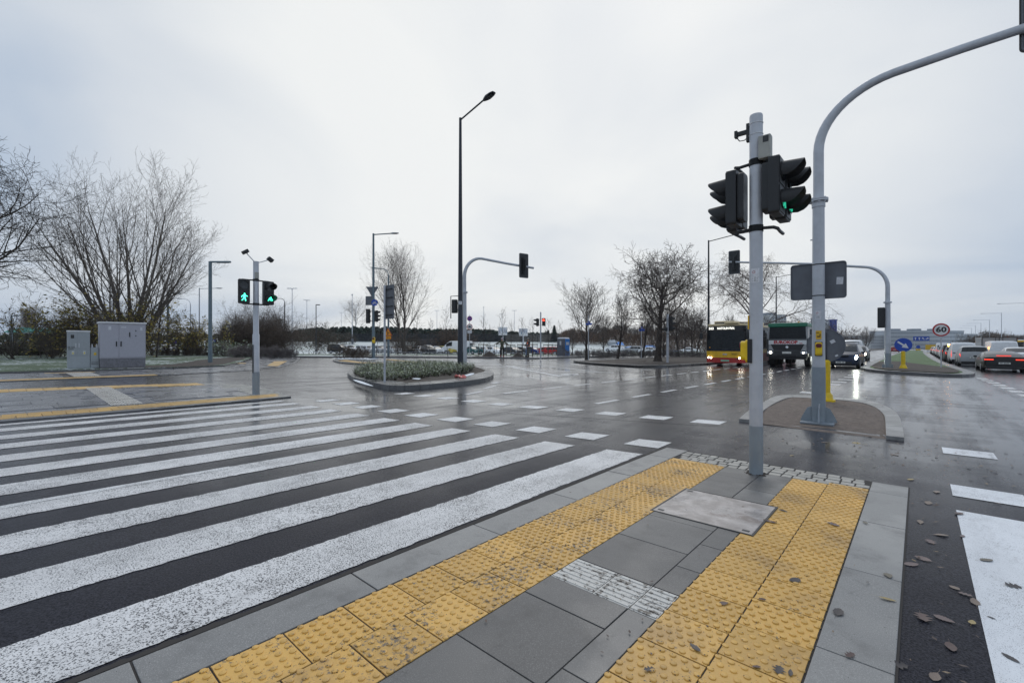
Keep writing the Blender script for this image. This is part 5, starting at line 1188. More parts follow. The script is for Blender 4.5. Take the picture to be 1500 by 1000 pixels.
q = MB(); q.box((0, .01, 1.80), (2.2, .04, .30)); bn = mk('front_panel', q, M['white'], cab)
text('lettering', 'EUROKOP', .30, M['red'], bn, (.10, .034, 1.80), (R(90), 0, R(180)), sx=1.0, off=.016); text('lettering', 's.c.', .14, M['red'], bn, (-.80, .034, 1.74), (R(90), 0, R(180)), off=.006)
q = MB(); q.add([(-.98, .03, 1.66), (.98, .03, 1.66), (.78, .05, 1.22), (-.78, .05, 1.22), (-.98, -.1, 1.66), (.98, -.1, 1.66), (.78, -.1, 1.22), (-.78, -.1, 1.22)], [(0, 1, 2, 3)[::-1], (3, 2, 6, 7), (0, 3, 7, 4), (1, 5, 6, 2)]); gr = mk('grille', q, M['black'], cab)
q = MB()
for k in range(4): q.box((0, .055, 1.58-.09*k), (1.70-.09*k, .02, .022))
mk('grille_bar', q, M['dark_metal'], gr); q = MB(); q.cyl((0, .07, 1.46), .085, .02, 20, 'Y'); mk('emblem', q, M['chrome'], gr)
q = MB(); q.box((0, .02, .98), (2.42, .30, .46)); bp = mk('bumper', q, M['dark_metal'], tk, bevel=.05); q = MB(); q.box((0, .18, .86), (1.1, .02, .14)); q.box((0, -.1, .66), (2.2, .2, .16)); mk('lower_grille', q, M['black'], bp)
q = MB(); q.box((0, .18, 1.06), (.52, .02, .14)); mk('number_plate', q, M['plate'], bp)
for s_ in (-1, 1):
    q = MB(); q.box((s_*.98, .17, 1.06), (.36, .05, .19)); hl = mk('headlight', q, M['chrome'], tk, bevel=.02); q = MB(); q.cyl((s_*(.95), .20, 1.06), .075 if s_ > 0 else .05, .02, 14, 'Y'); mk('lamp', q, M['head_on'], hl)
    q = MB(); q.tube([(s_*1.15, 0, 2.85), (s_*1.42, .12, 2.8), (s_*1.42, .12, 2.0)], .02, 6); mr_ = mk('mirror_arm', q, M['black'], cab); q = MB(); q.box((s_*1.42, .1, 2.52), (.24, .1, .42)); q.box((s_*1.42, .1, 2.12), (.22, .1, .24)); mk('mirror', q, M['black'], mr_, bevel=.03)
    q = MB(); q.box((s_*1.185, -1.0, 2.42), (.01, 1.1, .72)); mk('side_window', q, M['glass'], cab)
    for y in (-1.0, -3.0, -6.2, -7.6): wheel(tk, s_*1.22, y, .52, .34)
    q = MB(); q.box((s_*1.16, -.22, 1.55), (.1, .5, 1.0)); mk('step', q, M['dark_metal'], tk)
q = MB(); q.box((0, -5, .95), (1.0, 8, .35)); mk('chassis', q, M['black'], tk)
q = MB(); q.add([(-1.22, -2.4, 1.35), (1.22, -2.4, 1.35), (1.25, -2.3, 2.9), (-1.25, -2.3, 2.9), (-1.22, -8.5, 1.35), (1.22, -8.5, 1.35), (1.25, -8.5, 2.7), (-1.25, -8.5, 2.7)], [(0, 1, 2, 3)[::-1], (4, 5, 6, 7), (0, 3, 7, 4)[::-1], (1, 5, 6, 2)[::-1], (0, 4, 5, 1)[::-1], (3, 2, 6, 7)[::-1]]); mk('tipper_body', q, mat('tipper_body', (.13, .12, .09), .7, dirt=.5), tk)
for k in range(7): q = MB()
M['rib'] = mat('tipper_rib', (.16, .15, .11), .7, dirt=.5)
for k in range(7):
    for s_ in (-1, 1): q = MB(); q.box((s_*1.27, -2.9-.85*k, 2.05), (.06, .09, 1.35)); mk('tipper_rib', q, M['rib'], tk)
q = MB(); q.cyl((-.5, -.9, 3.27), .06, .12, 10); mk('beacon', q, M['orange'], cab)
tk.scale = (1, 1, .92)

# ---- parked cars
PG = 'cars parked in the snowy car park'
protos = {}
def parked(px_, t, kind, col, label, ang, L_=4.3, W_=1.78, H_=1.48, snow=True, dz=0):
    t *= 1.08; ang = (-180+abs(ang)*.62) if ang < 0 else ang; x, y = W(px_, t); z = GZ(x, y)+.02
    key = (kind, col, H_, snow)
    if key in protos: return dup(protos[key], (x, y, z), YAW+R(ang), label)
    protos[key] = car(label, kind, col, (x, y, z), YAW+R(ang), L_, W_, H_, group=PG, detail=0, snow=snow, plate_=False, brake=False); return protos[key]
row = [(497, 80, 'wagon', 'black', 'black off-road car with snow on its roof at the left end of the parked row', -118, 1.75), (512, 84, 'wagon', 'white', 'white car hidden behind the black off-road car and brown stalks', -60, 1.6), (531, 86, 'hatch', 'white', 'white hatchback behind the brown plant stalks', -65, 1.5),
       (540, 84, 'hatch', 'white', 'snowy hatchback left of the lamp with signs', -62, 1.48), (556, 84, 'hatch', 'silver', 'silver hatchback right of the lamp with signs', -62, 1.5), (575, 84, 'hatch', 'white', 'white hatchback behind the direction panel pole', -60, 1.48), (585, 84, 'sedan', 'white', 'snowed-over saloon right of the orange triangle', -60, 1.45),
       (596, 83, 'wagon', 'black', 'black car between snowed white cars under the bare double tree', -55, 1.55), (606, 86, 'hatch', 'silver', 'silver hatchback at the foot of the bare double tree', -60, 1.5), (614, 83, 'hatch', 'white', 'white hatchback in front of the grey curtain truck', -60, 1.45), (627, 80, 'wagon', 'dark', 'dark off-road car in front of the grey curtain truck', -50, 1.65),
       (639, 82, 'sedan', 'white', 'white saloon right of the dark off-road car', -52, 1.42), (652, 84, 'hatch', 'yellow', 'yellow taxi-coloured hatchback partly behind a sapling', -58, 1.5), (660, 82, 'hatch', 'yellow', 'bright yellow hatchback in front of the white minibus', -50, 1.4), (692, 80, 'sedan', 'green', 'dark teal saloon right of the curved mast', -65, 1.45), (703, 80, 'hatch', 'green', 'dark teal hatchback left of two white hatchbacks', -70, 1.45),
       (712, 79, 'hatch', 'white', 'white hatchback left of the worker in the olive jacket', -65, 1.45), (723, 78, 'hatch', 'white', 'white hatchback nearest the olive jacket worker', -65, 1.48), (751, 79, 'hatch', 'dark', 'dark hatchback between the two workers', -60, 1.45), (762, 80, 'sedan', 'grey', 'grey saloon beside the orange vest worker', 60, 1.45),
       (782, 80, 'sedan', 'blue', 'bright blue saloon behind the red signal pole', -60, 1.45), (797, 79, 'hatch', 'red', 'red car with a snowy roof right of the signal pole', 70, 1.45), (806, 78, 'wagon', 'red', 'red estate car left of the portable toilet', 65, 1.5), (812, 88, 'sedan', 'white', 'white saloon just left of the portable toilet', 60, 1.45),
       (900, 95, 'hatch', 'white', 'white hatchback behind the leafless saplings', 60, 1.5), (928, 92, 'wagon', 'silver', 'silver estate behind the brown undergrowth', 60, 1.5), (950, 90, 'sedan', 'white', 'white saloon left of the big bare tree trunk', 60, 1.45), (1008, 92, 'sedan', 'white', 'white saloon right of the big bare tree trunk', 60, 1.45), (240, 62, 'sedan', 'white', 'white car with a red tail light behind the left lawn hedge', 60, 1.42), (4, 60, 'hatch', 'silver', 'pale hatchback at the far left edge', 60, 1.45)]
for px_, t, kd, cl, lb, an, h in row: parked(px_, t, kd, cl, lb, an, H_=h, snow=(cl not in ('yellow', 'red', 'green')))
# minibus and curtain truck behind them
x, y = W(669, 88); car('white minibus in the car park behind the dark lamp post', 'van', 'white', (x, y, GZ(x, y)), YAW+R(75), 6.0, 2.0, 2.5, cat='van', group=PG, detail=0, plate_=False)
x, y = W(638, 96); ct = thing('curtain_truck', 'long dark grey curtain-sided trailer parked behind the row of cars', 'truck', (x, y, GZ(x, y)), YAW+R(0))
q = MB(); q.add([(-4.9, -1.2, .9), (3.4, -1.2, .9), (3.4, 1.2, .9), (-4.9, 1.2, .9), (-3.3, -1.2, 2.75), (3.4, -1.2, 2.75), (3.4, 1.2, 2.75), (-3.3, 1.2, 2.75)], [(3, 2, 1, 0), (4, 5, 6, 7), (0, 1, 5, 4), (1, 2, 6, 5), (2, 3, 7, 6), (3, 0, 4, 7)]); mk('body', q, mat('curtain', (.05, .052, .062), .7), ct, bevel=.1)
q = MB(); q.box((.8, 0, .75), (6, 1, .3)); mk('chassis', q, M['black'], ct)
for y_ in (-3, 1.2, 2.4):
    for s_ in (-1, 1): q = MB(); q.cyl((y_, s_*1.1, .5), .5, .3, 16, 'Y'); mk('wheel', q, M['rubber'], ct)
# ================================================================== trees and shrubs
def grow(mb, p, d, L_, r, lev, rng, S):
    n = S['seg'][lev]; pts = [p]; rad = [r]; dirs = [d]; q = p
    for i in range(n):
        d = (d+Vector((rng.gauss(0, 1), rng.gauss(0, 1), rng.gauss(0, 1)))*S['wob'][lev]+Vector((0, 0, S['up'][lev]))).normalized()
        q = q+d*L_/n; pts.append(q); rad.append(max(S['rmin'], r*(1-(1-S['tap'][lev])*(i+1)/n))); dirs.append(d)
    mb.tube(pts, rad, S['sides'][lev], caps=False)
    if lev+1 >= len(S['n']): return
    k = S['n'][lev+1]; k = max(1, int(k*rng.uniform(.8, 1.25))); ph = rng.uniform(0, 6.28)
    for c in range(k):
        t = S['t0'][lev]+(1-S['t0'][lev])*(c+rng.uniform(.1, .9))/k; i = min(n-1, int(t*n)); f = t*n-i; pp = pts[i].lerp(pts[i+1], f); dd = dirs[i+1]
        ph += 2.4+rng.uniform(-.5, .5); a = R(S['ang'][lev]*rng.uniform(.75, 1.25)); u = dd.orthogonal().normalized(); v = dd.cross(u); nd = (dd*math.cos(a)+(u*math.cos(ph)+v*math.sin(ph))*math.sin(a)).normalized()
        grow(mb, pp, nd, L_*S['ratio'][lev]*rng.uniform(.75, 1.2)*(1.15-.55*(t if lev == 0 and S.get('cone', 1) else .3)), max(S['rmin'], rad[i]*S['rr'][lev]), lev+1, rng, S)
def style(kind, H_, dens=1):
    if kind == 'round': return dict(seg=[6, 6, 5, 4, 3], wob=[.05, .12, .16, .2, .2], up=[.03, .09, .05, .03, .0], tap=[.25, .3, .35, .4, .5], sides=[10, 6, 5, 3, 3], n=[1, int(11*dens), 8, 7, 5], t0=[.28, .25, .2, .15], ang=[52, 42, 40, 40], ratio=[.62, .52, .5, .5], rr=[.5, .5, .5, .6], rmin=.006)
    if kind == 'upright': return dict(seg=[8, 6, 5, 4, 3], wob=[.04, .07, .10, .14, .2], up=[.05, .12, .08, .05, .0], tap=[.12, .25, .3, .4, .5], sides=[8, 5, 4, 3, 3], n=[1, int(20*dens), 7, 6, 4], t0=[.18, .2, .15, .15], ang=[34, 32, 34, 36], ratio=[.42, .45, .45, .45], rr=[.38, .45, .5, .6], rmin=.006)
    if kind == 'twiggy': return dict(seg=[6, 6, 6, 5, 3], wob=[.045, .13, .19, .24, .28], up=[.03, .05, .02, 0, 0], tap=[.25, .25, .3, .4, .5], sides=[9, 6, 4, 3, 3], n=[1, int(15*dens), 9, 8, 5], t0=[.30, .25, .15, .1], ang=[58, 48, 48, 50], ratio=[.60, .50, .48, .42], rr=[.5, .5, .5, .6], rmin=.007)
    if kind == 'shrub': return dict(seg=[5, 4, 3, 3], wob=[.15, .2, .25, .3], up=[.05, .05, .03, 0], tap=[.3, .4, .5, .6], sides=[4, 3, 3, 3], n=[1, int(8*dens), 6, 4], t0=[.12, .1, .1], ang=[38, 42, 45], ratio=[.55, .5, .5], rr=[.6, .6, .7], rmin=.006)
def leaves_mb(pts, n, size, rng, spread=.3, flat=False):
    q = MB()
    for _ in range(n):
        p = rng.choice(pts); c = Vector(p)+Vector((rng.gauss(0, spread), rng.gauss(0, spread), rng.gauss(0, spread)))
        u = Vector((rng.gauss(0, 1), rng.gauss(0, 1), rng.gauss(0, .6))).normalized(); v = u.cross(Vector((rng.gauss(0, 1), rng.gauss(0, 1), rng.gauss(0, 1)))).normalized(); s = size*rng.uniform(.6, 1.3)
        q.add([c-u*s, c-v*s*.55, c+u*s, c+v*s*.55], [(0, 1, 2, 3)])
    return q
def leafmat(name, cols, rough=.7, clump=0):
    n = NT(name); st = [(i/(len(cols)-1), c) for i, c in enumerate(cols)]; cc = n.ramp(n.island(), st)
    if clump: cc = n.mix(n.mr(n.noise(clump, 3, .6), .38, .62), cc, tuple(q*.6 for q in cols[0]))
    n.set('Base Color', cc); n.set('Roughness', rough); return n.m
M['leaf_yellow'] = leafmat('autumn_leaves', [(.24, .20, .05), (.44, .33, .07), (.16, .17, .05), (.34, .22, .08)])
M['leaf_ever'] = leafmat('evergreen_needles', [(.034, .058, .046), (.055, .085, .062), (.075, .105, .078), (.042, .068, .050)], clump=.45)
M['leaf_olive'] = leafmat('olive_hedge_leaves', [(.035, .05, .025), (.07, .08, .035), (.05, .06, .04), (.12, .12, .06)])
M['leaf_brown'] = leafmat('brown_leaves', [(.10, .06, .04), (.14, .085, .055), (.08, .055, .04), (.18, .12, .08)])
M['leaf_frost'] = leafmat('frosted_leaves', [(.10, .15, .05), (.17, .23, .08), (.50, .55, .47), (.20, .27, .10), (.72, .76, .74), (.13, .18, .06), (.36, .42, .24), (.62, .66, .6)])
M['leaf_fallen'] = leafmat('fallen_leaves', [(.12, .085, .07), (.20, .14, .10), (.075, .055, .05), (.17, .13, .11), (.30, .22, .12)])
def tree(label, x, y, H_, kind='round', seed=1, r=.15, stems=1, lean=.0, dens=1.0, mt='twig', mtrunk='bark', group=None, cat='tree', name='bare_tree', z=None, spread=.5, trunk_h=.35, Ls=1.0, leaf=None, nleaf=0, S=None, rtop=None):
    rng = random.Random(seed); S = S or style(kind, H_, dens); z = GZ(x, y) if z is None else z; t = thing(name, label, cat, (x, y, z), 0, group)
    tm = MB(); cr = MB(); base_dirs = []
    for s_ in range(stems):
        if stems == 1: d = Vector((rng.uniform(-lean, lean), rng.uniform(-lean, lean), 1)).normalized()
        else: a = 2*math.pi*(s_+rng.uniform(-.3, .3))/stems; k = spread*rng.uniform(.25, 1.1); d = Vector((math.cos(a)*k, math.sin(a)*k, 1)).normalized()
        p = Vector((0, 0, -.1)) if stems == 1 else Vector((d.x*.3, d.y*.3, -.05)); full = MB(); grow_split(tm, cr, p, d, H_*Ls*(1 if stems == 1 else rng.uniform(.75, 1.0)), r*(1 if stems == 1 else rng.uniform(.6, 1)), rng, S)
    if kind != 'shrub': tm.tube([(0, 0, -.1), (0, 0, .12), (0, 0, .5)], [r*1.7, r*1.25, r*1.0], 10) if stems == 1 else None
    mk('trunk', tm, M[mtrunk], t, smooth=True); mk('crown', cr, M[mt], t)
    if leaf: pts = random.Random(seed).sample(cr.v, min(len(cr.v), 3000)); mk('leaves', leaves_mb(leaf[3](pts) if len(leaf) > 3 else pts, nleaf, leaf[1], rng, leaf[2]), M[leaf[0]], t)
    return t
def grow_split(tm, cr, p, d, L_, r, rng, S):
    n = S['seg'][0]; pts = [p]; rad = [r]; dirs = [d]; q = p
    for i in range(n):
        d = (d+Vector((rng.gauss(0, 1), rng.gauss(0, 1), rng.gauss(0, 1)))*S['wob'][0]+Vector((0, 0, S['up'][0]))).normalized(); q = q+d*L_/n; pts.append(q); rad.append(max(.01, r*(1-(1-S['tap'][0])*(i+1)/n))); dirs.append(d)
    tm.tube(pts, rad, S['sides'][0], caps=False); k = S['n'][1]; ph = rng.uniform(0, 6.28); lev = 0
    for c in range(k):
        t = S['t0'][0]+(1-S['t0'][0])*(c+rng.uniform(.1, .9))/k; i = min(n-1, int(t*n)); f = t*n-i; pp = pts[i].lerp(pts[i+1], f); dd = dirs[i+1]; ph += 2.4+rng.uniform(-.5, .5)
        a = R(S['ang'][0]*rng.uniform(.7, 1.2)*(1.15-.35*t)); u = dd.orthogonal().normalized(); v = dd.cross(u); nd = (dd*math.cos(a)+(u*math.cos(ph)+v*math.sin(ph))*math.sin(a)).normalized()
        grow(cr, pp, nd, L_*S['ratio'][0]*rng.uniform(.8, 1.15)*(1.25-.75*t), max(S['rmin'], rad[i]*S['rr'][0]), 1, rng, S)
# big multi-stem tree behind the cabinets (broad vase of long thin limbs)
x, y = W(190, 41)
SV = dict(seg=[9, 7, 5, 4, 3], wob=[.035, .045, .06, .09, .12], up=[.03, .045, .05, .04, .03], tap=[.15, .3, .35, .4, .5], sides=[9, 5, 4, 3, 3], n=[1, 10, 7, 5, 3], t0=[.18, .2, .15, .15], ang=[26, 30, 34, 38], ratio=[.52, .48, .45, .45], rr=[.42, .5, .5, .6], rmin=.009)
SV['n'] = [1, 10, 7, 5, 3]; SV['rmin'] = .006
tree('huge bare tree of many spreading stems behind the grey cabinets', x, y, 14.4, 'upright', 23, .25, stems=8, spread=.60, mt='bark_light', mtrunk='bark_light', S=SV, z=0.1, cat='tree', Ls=1.0)
# dense twiggy tree cut by the left edge
SL = style('twiggy', 13, 1.4); SL['rmin'] = .011; x, y = W(-84, 33); tree('dense dark bare tree cut off by the left edge', x, y, 13.5, 'twiggy', 6, .34, dens=1.5, z=.1, mt='bark', S=SL)
# double poplar-like tree over the parked cars
x, y = W(592, 78); SU = style('upright', 18, .8); SU['ang'] = [34, 30, 32, 36]; SU['n'] = [1, 24, 8, 6, 3]; SU['t0'][0] = .20; SU['ratio'] = [.58, .48, .45, .45]
tree('tall bare tree with two leaning trunks above the parked cars', x, y, 16.0, 'upright', 3, .30, stems=2, spread=.26, S=SU, mt='twig')
# street trees in a row
T = {}
SB = style('twiggy', 7, 1.15); SB['ratio'] = [.80, .52, .48, .44, .4]; SB['ang'] = [62, 46, 46, 48]; SB['t0'] = [.26, .2, .15, .1]; SB['rmin'] = .009; SB['wob'] = [.04, .11, .14, .17, .2]; SB['n'] = [1, 15, 10, 8, 5]; SB['t0'][0] = .34; SB['tap'][0] = .35; SB['rr'] = [.42, .5, .5, .6]
ST = style('upright', 6); ST['ang'] = [50, 34, 34, 36]; ST['ratio'] = [.80, .45, .45, .45]; ST['t0'][0] = .24; ST['n'] = [1, 18, 8, 6, 4]; ST['tap'][0] = .2; ST['rr'][0] = .5; ST['up'][1] = .16
T['a'] = tree('young bare tree with an upright crown between the portable toilet and the street name poles', *W(859, 43.5), 4.9, 'upright', 21, .125, S=ST, group='bare trees in a row beyond the service road')
T['b'] = tree('slender bare tree second in the row, left of the big one', *W(905, 46), 5.6, 'upright', 22, .13, dens=.9, group='bare trees in a row beyond the service road')
tree('largest dark bare tree with a thick trunk on the tree refuge', *W(963.5, 37.0), 6.25, 'twiggy', 8, .27, z=.05, dens=1.1, S=SB)
for i, (px_, t, s_, src, lb) in enumerate(((941, 50, .95, 'b', 'bare tree just left of the big trunk behind the blue plate'), (972, 52, .9, 'a', 'bare tree directly right of the big trunk'), (995, 53, .88, 'b', 'bare tree between the grey signal pole and the bus'), (1014, 55, .85, 'a', 'bare tree fourth from the bus'), (884, 70, .9, 'a', 'faint bare tree far behind between the two young trees'), (1020, 60, .8, 'b', 'thin bare tree just left of the bus'), (1003, 70, .9, 'a', 'pale bare tree behind the row near the bus'),
                                         (1075, 75, 1.0, 'b', 'thin pale bare tree over the bus roof'), (1128, 80, 1.05, 'b', 'thin bare tree above the gap between bus and truck'), (838, 75, .7, 'b', 'faint sapling behind the portable toilet'))):
    x, y = W(px_, t); dup(T[src], (x, y, GZ(x, y)), i*1.3+.4, lb, scale=s_)
x, y = W(1105, 50); SW = style('twiggy', 9, 1.0); SW['up'] = [.02, .02, -.06, -.14, -.16]
tree('drooping bare tree rising between the bus and the truck', x, y, 9.5, 'twiggy', 31, .26, S=SW, mt='twig_grey')
# saplings by the workers, staked
def sapling(px_, t, H_, label, seed, stakes=True):
    x, y = W(px_, t); S = dict(seg=[7, 4, 3], wob=[.03, .1, .2], up=[.02, .1, .05], tap=[.15, .4, .6], sides=[6, 3, 3], n=[1, 16, 4], t0=[.38, .2], ang=[46, 40], ratio=[.26, .5], rr=[.35, .6], rmin=.008)
    o = tree(label, x, y, H_, 'shrub', seed, .035, S=S, name='sapling', group='staked saplings along the far pavement')
    if stakes:
        q = MB()
        for dx in (-.38, .38):
            for dy in (-.38, .38): q.cyl((dx, dy, .8), .024, 1.6, 6)
        for s_ in (-.38, .38): q.box((0, s_, 1.5), (.85, .03, .09)); q.box((s_, 0, 1.5), (.03, .85, .09))
        mk('stake_frame', q, mat('stake_wood', (.30, .24, .17), .8) if 'stake' not in M else M['stake'], o)
    return o
M['stake'] = mat('stake_wood', (.17, .14, .11), .8)
for i, (px_, t, H_, lb) in enumerate(((735, 49, 5.0, 'staked sapling behind the worker in the olive jacket'), (708, 52, 4.6, 'staked sapling right of the no-stopping sign'), (765, 53, 4.4, 'staked sapling left of the orange vest worker'), (780, 51, 4.2, 'staked sapling right of the orange vest worker'), (803, 54, 4.4, 'staked sapling left of the portable toilet'), (748, 56, 4.2, 'staked sapling between the two workers'),
                                    (656, 50, 5.4, 'sapling left of the dark lamp post'), (583, 52, 5.2, 'sapling right of the orange warning triangle'), (611, 51, 4.8, 'sapling under the tall double tree'), (551, 50, 4.6, 'sapling right of the lamp with signs'), (629, 56, 4.4, 'sapling in front of the grey curtain truck'), (815, 56, 4.2, 'sapling touching the portable toilet'), (718, 60, 4.0, 'thin sapling behind the two soil heaps'))):
    sapling(px_, t, H_, lb, 40+i, stakes=px_ > 700)
for i, (px_, t, H_, lb) in enumerate(((229, 40, 6.2, 'slender young tree on the lawn between the big cabinet and the elbow lamp'), (168, 38, 6.0, 'slender young tree right behind the big cabinet'), (196, 40, 6.0, 'slender young tree behind the right half of the big cabinet'), (247, 70, 5.0, 'thin young tree behind the middle elbow lamp'))):
    x, y = W(px_, t); S = dict(seg=[7, 5, 4, 3], wob=[.03, .1, .2, .2], up=[.02, .1, .05, .02], tap=[.2, .3, .4, .6], sides=[6, 4, 3, 3], n=[1, 14, 6, 4], t0=[.35, .2, .2], ang=[44, 40, 40], ratio=[.34, .5, .5], rr=[.4, .6, .6], rmin=.008)
    tree(lb, x, y, H_, 'shrub', 60+i, .075, S=S, name='sapling', z=.1, group='young trees on the left lawn')
# shrub clumps
def shrubs(label, spots, H_, seed, n=8, mt='twig', mleaf=None, name='shrub', cat='shrub', cols=None, rng_w=.5, dens=1.0, kind=None, group=None, r=.02):
    rng = random.Random(seed); x0, y0 = spots[0]; t = thing(name, label, cat, (x0, y0, GZ(x0, y0)), 0, group); cr = MB(); S = style('shrub', H_, dens)
    for (x, y) in spots:
        for k in range(n):
            a = rng.uniform(0, 6.28); k_ = rng.uniform(.15, .8); grow(cr, Vector((x-x0+rng.gauss(0, rng_w), y-y0+rng.gauss(0, rng_w), GZ(x, y)-GZ(x0, y0))), Vector((math.cos(a)*k_, math.sin(a)*k_, 1)).normalized(), H_*rng.uniform(.6, 1.05), r, 0, rng, S)
    mk('stems', cr, M[mt], t)
    if mleaf: pts = random.Random(seed).sample(cr.v, min(len(cr.v), 2500)); mk('leaves', leaves_mb(pts, mleaf[2], mleaf[1], rng, .12), M[mleaf[0]], t)
    return t
M['twig_brown'] = mat('brown_thicket_twigs', (.10, .075, .058), .9, var=.4, vs=.8); M['twig_frost'] = mat('frosted_twigs', (.17, .15, .145), .9, var=.4, vs=.8)
for i, (a, b, t, H_, n, lb, lf) in enumerate(((330, 420, 56, 4.2, 13, 'broad brown thicket of bare bushes behind the left signal pole', None), (365, 405, 60, 6.0, 12, 'taller round-topped thicket rising behind the brown bushes', None), (455, 480, 75, 4.6, 8, 'twiggy bush with a little green right of the brown thicket', ('leaf_ever', .14, 700)))):
    k = max(3, int((b-a)/10)); shrubs(lb, [W(a+(b-a)*(j+.5)/k, t+random.Random(i*9+j).uniform(-2, 2)) for j in range(k)], H_, 70+i, n, 'twig_brown', lf, rng_w=.6, r=.03, dens=1.2, name='thicket')
shrubs('low frosty brown hedge along the back of the left lawn', [W(px_, 46) for px_ in range(232, 340, 9)], .95, 81, 7, 'twig_brown', None, name='hedge', cat='hedge', rng_w=.35, r=.015)
shrubs('snow-dusted shrub with pale green leaves at the end of the lawn hedge', [W(px_, 44) for px_ in (322, 334, 345, 356)], 1.3, 82, 6, 'twig_frost', ('leaf_frost', .08, 1400), name='shrub', rng_w=.4)
shrubs('low greyish brown bushes beside the left turning kerb', [W(px_, 42) for px_ in range(345, 432, 8)], 1.05, 83, 9, 'twig_frost', None, name='hedge', cat='hedge', rng_w=.35, r=.015)
shrubs('tall bush with yellow leaves behind the small cabinets', [W(px_, 40) for px_ in (78, 90, 102, 115, 130, 148, 165, 185, 205)], 4.4, 84, 6, 'twig', ('leaf_yellow', .12, 5200), rng_w=.7, r=.03, name='thicket')
shrubs('yellow-leaved low bush right of the big cabinet', [W(px_, 47) for px_ in (225, 238, 252, 266, 282, 296)], 3.8, 85, 4, 'twig', ('leaf_yellow', .11, 2600), rng_w=.9, r=.02, name='thicket')
shrubs('dark leafy hedge low at the left edge of the lawn', [W(px_, 43) for px_ in range(-8, 100, 11)], 1.25, 86, 7, 'twig', ('leaf_olive', .10, 3800), name='hedge', cat='hedge', rng_w=.45, r=.02)
shrubs('loose bare shrub with thin fanning stems at the left of the lawn', [W(19, 34)], 4.0, 87, 8, 'bark', None, rng_w=.12, r=.035, dens=.45)
shrubs('small bare shrub left of the grey cabinets', [W(78, 36)], 2.6, 88, 7, 'bark', None, rng_w=.12, r=.02, dens=.5)
shrubs('dried brown plant stalks in the snow at the corner refuge', [P(a, 527.2) for a in (502, 507, 513, 520, 527, 531)], 1.05, 89, 9, 'twig_brown', None, rng_w=.25, r=.012, name='dry_plant', cat='plant', dens=.6)
shrubs('pale dry undergrowth along the far side of the service road', [W(px_, 52+(px_ % 3)) for px_ in range(838, 1030, 7)], .85, 90, 9, 'twig_frost', ('leaf_frost', .05, 900), rng_w=.7, r=.012, name='undergrowth', cat='undergrowth', dens=.8)
shrubs('reddish brown leafy bush behind the white minibus', [W(px_, 95) for px_ in (650, 657, 664, 672, 680)], 4.8, 91, 8, 'twig_brown', ('leaf_brown', .16, 1500), rng_w=.9, r=.04)
shrubs('twiggy undergrowth around the foot of the tall double tree', [W(px_, 84) for px_ in (575, 583, 592, 601, 609)], 3.4, 92, 8, 'twig_brown', None, rng_w=.8, r=.03)
shrubs('olive bushes beyond the left parked cars', [W(px_, 120) for px_ in (478, 486, 494, 502, 508)], 2.6, 93, 10, 'twig_brown', ('leaf_ever', .2, 500), rng_w=1, r=.04)
for i, (a, b, t, H_, lb) in enumerate(((1140, 1200, 105, 7.0, 'brown-leaved round trees behind the truck'), (1196, 1240, 112, 5.5, 'brown trees between the mast and the far lamps'), (1425, 1470, 130, 5.0, 'dark leafless bushes beyond the queue on the right'))):
    k = 6; shrubs(lb, [W(a+(b-a)*(j+.5)/k, t+4*(j % 2)) for j in range(k)], H_, 94+i, 9, 'twig_brown', ('leaf_brown', .22, 900), rng_w=1.6, r=.06, name='tree_clump', cat='trees')
# far wood masses
def wood(label, a, b, t, ytop, n, mt, seed, size=.35, twigs=0, jag=.3, ybot=505, thin=False):
    rng = random.Random(seed); q = MB(); x0, y0 = W((a+b)/2, t)
    for _ in range(n):
        px_ = rng.uniform(a, b); tt = t+rng.uniform(0, 8); x, y = W(px_, tt); g_ = GZ(x, y); top = Zat(ytop(px_) if callable(ytop) else ytop, tt)-g_; top *= 1-(.16*(1-abs(math.sin(px_*.36+1.7*noise.noise((px_*.05, 1, 1))*4))) if not thin else 0); top *= 1-jag*.5*(1+noise.noise((px_*.35, seed, 0)))*1.0*(.4+.6*abs(noise.noise((px_*1.1, 3, seed))))
        z = g_+top*(1-rng.random()**1.6*1.0); c = Vector((x-x0, y-y0, z)); u = Vector((rng.gauss(0, 1), rng.gauss(0, 1), rng.gauss(0, 1))).normalized(); v = u.cross(Vector((rng.gauss(0, 1), rng.gauss(0, 1), 1))).normalized(); s = size*rng.uniform(.5, 1.3)
        if thin: u = Vector((rng.gauss(0, .45), rng.gauss(0, .45), 1)).normalized(); v = u.cross(Vector((rng.gauss(0, 1), rng.gauss(0, 1), 0))).normalized()*.07
        q.add([c-u*s, c-v*s*.7, c+u*s, c+v*s*.7], [(0, 1, 2, 3)])
    o = mk('distant_wood', q, M[mt], loc=(x0, y0, 0)); return tag(o, label, 'wood', kind='stuff')
yt = lambda p: lerp([(300, 480), (430, 484), (470, 479), (560, 478), (640, 482), (700, 482), (760, 486), (800, 488), (870, 492)], p)
wood('dark evergreen belt behind the car park', 400, 835, 135, yt, 30000, 'leaf_ever', 1, .42, jag=.14)
wood('dark hedge line behind the left lawn', -20, 330, 85, 487, 11000, 'leaf_olive', 2, .24, jag=.3)
wood('brown leafless wood behind the row of bare trees', 820, 1040, 120, lambda p: 485+4*math.sin(p*.11), 7000, 'leaf_brown', 3, 1.0, jag=.5, thin=True)
M['leaf_grey'] = leafmat('grey_twig_mass', [(.09, .078, .072), (.14, .12, .11), (.17, .15, .14), (.11, .09, .082)])
wood('greyish leafless wood between the portable toilet and the bus', 780, 1045, 135, lambda p: lerp([(780, 503), (800, 492), (850, 486), (885, 476), (1045, 470)], p)+4*math.sin(p*.17+1)+3*math.sin(p*.5), 11000, 'leaf_grey', 4, 1.1, jag=.7, thin=True)
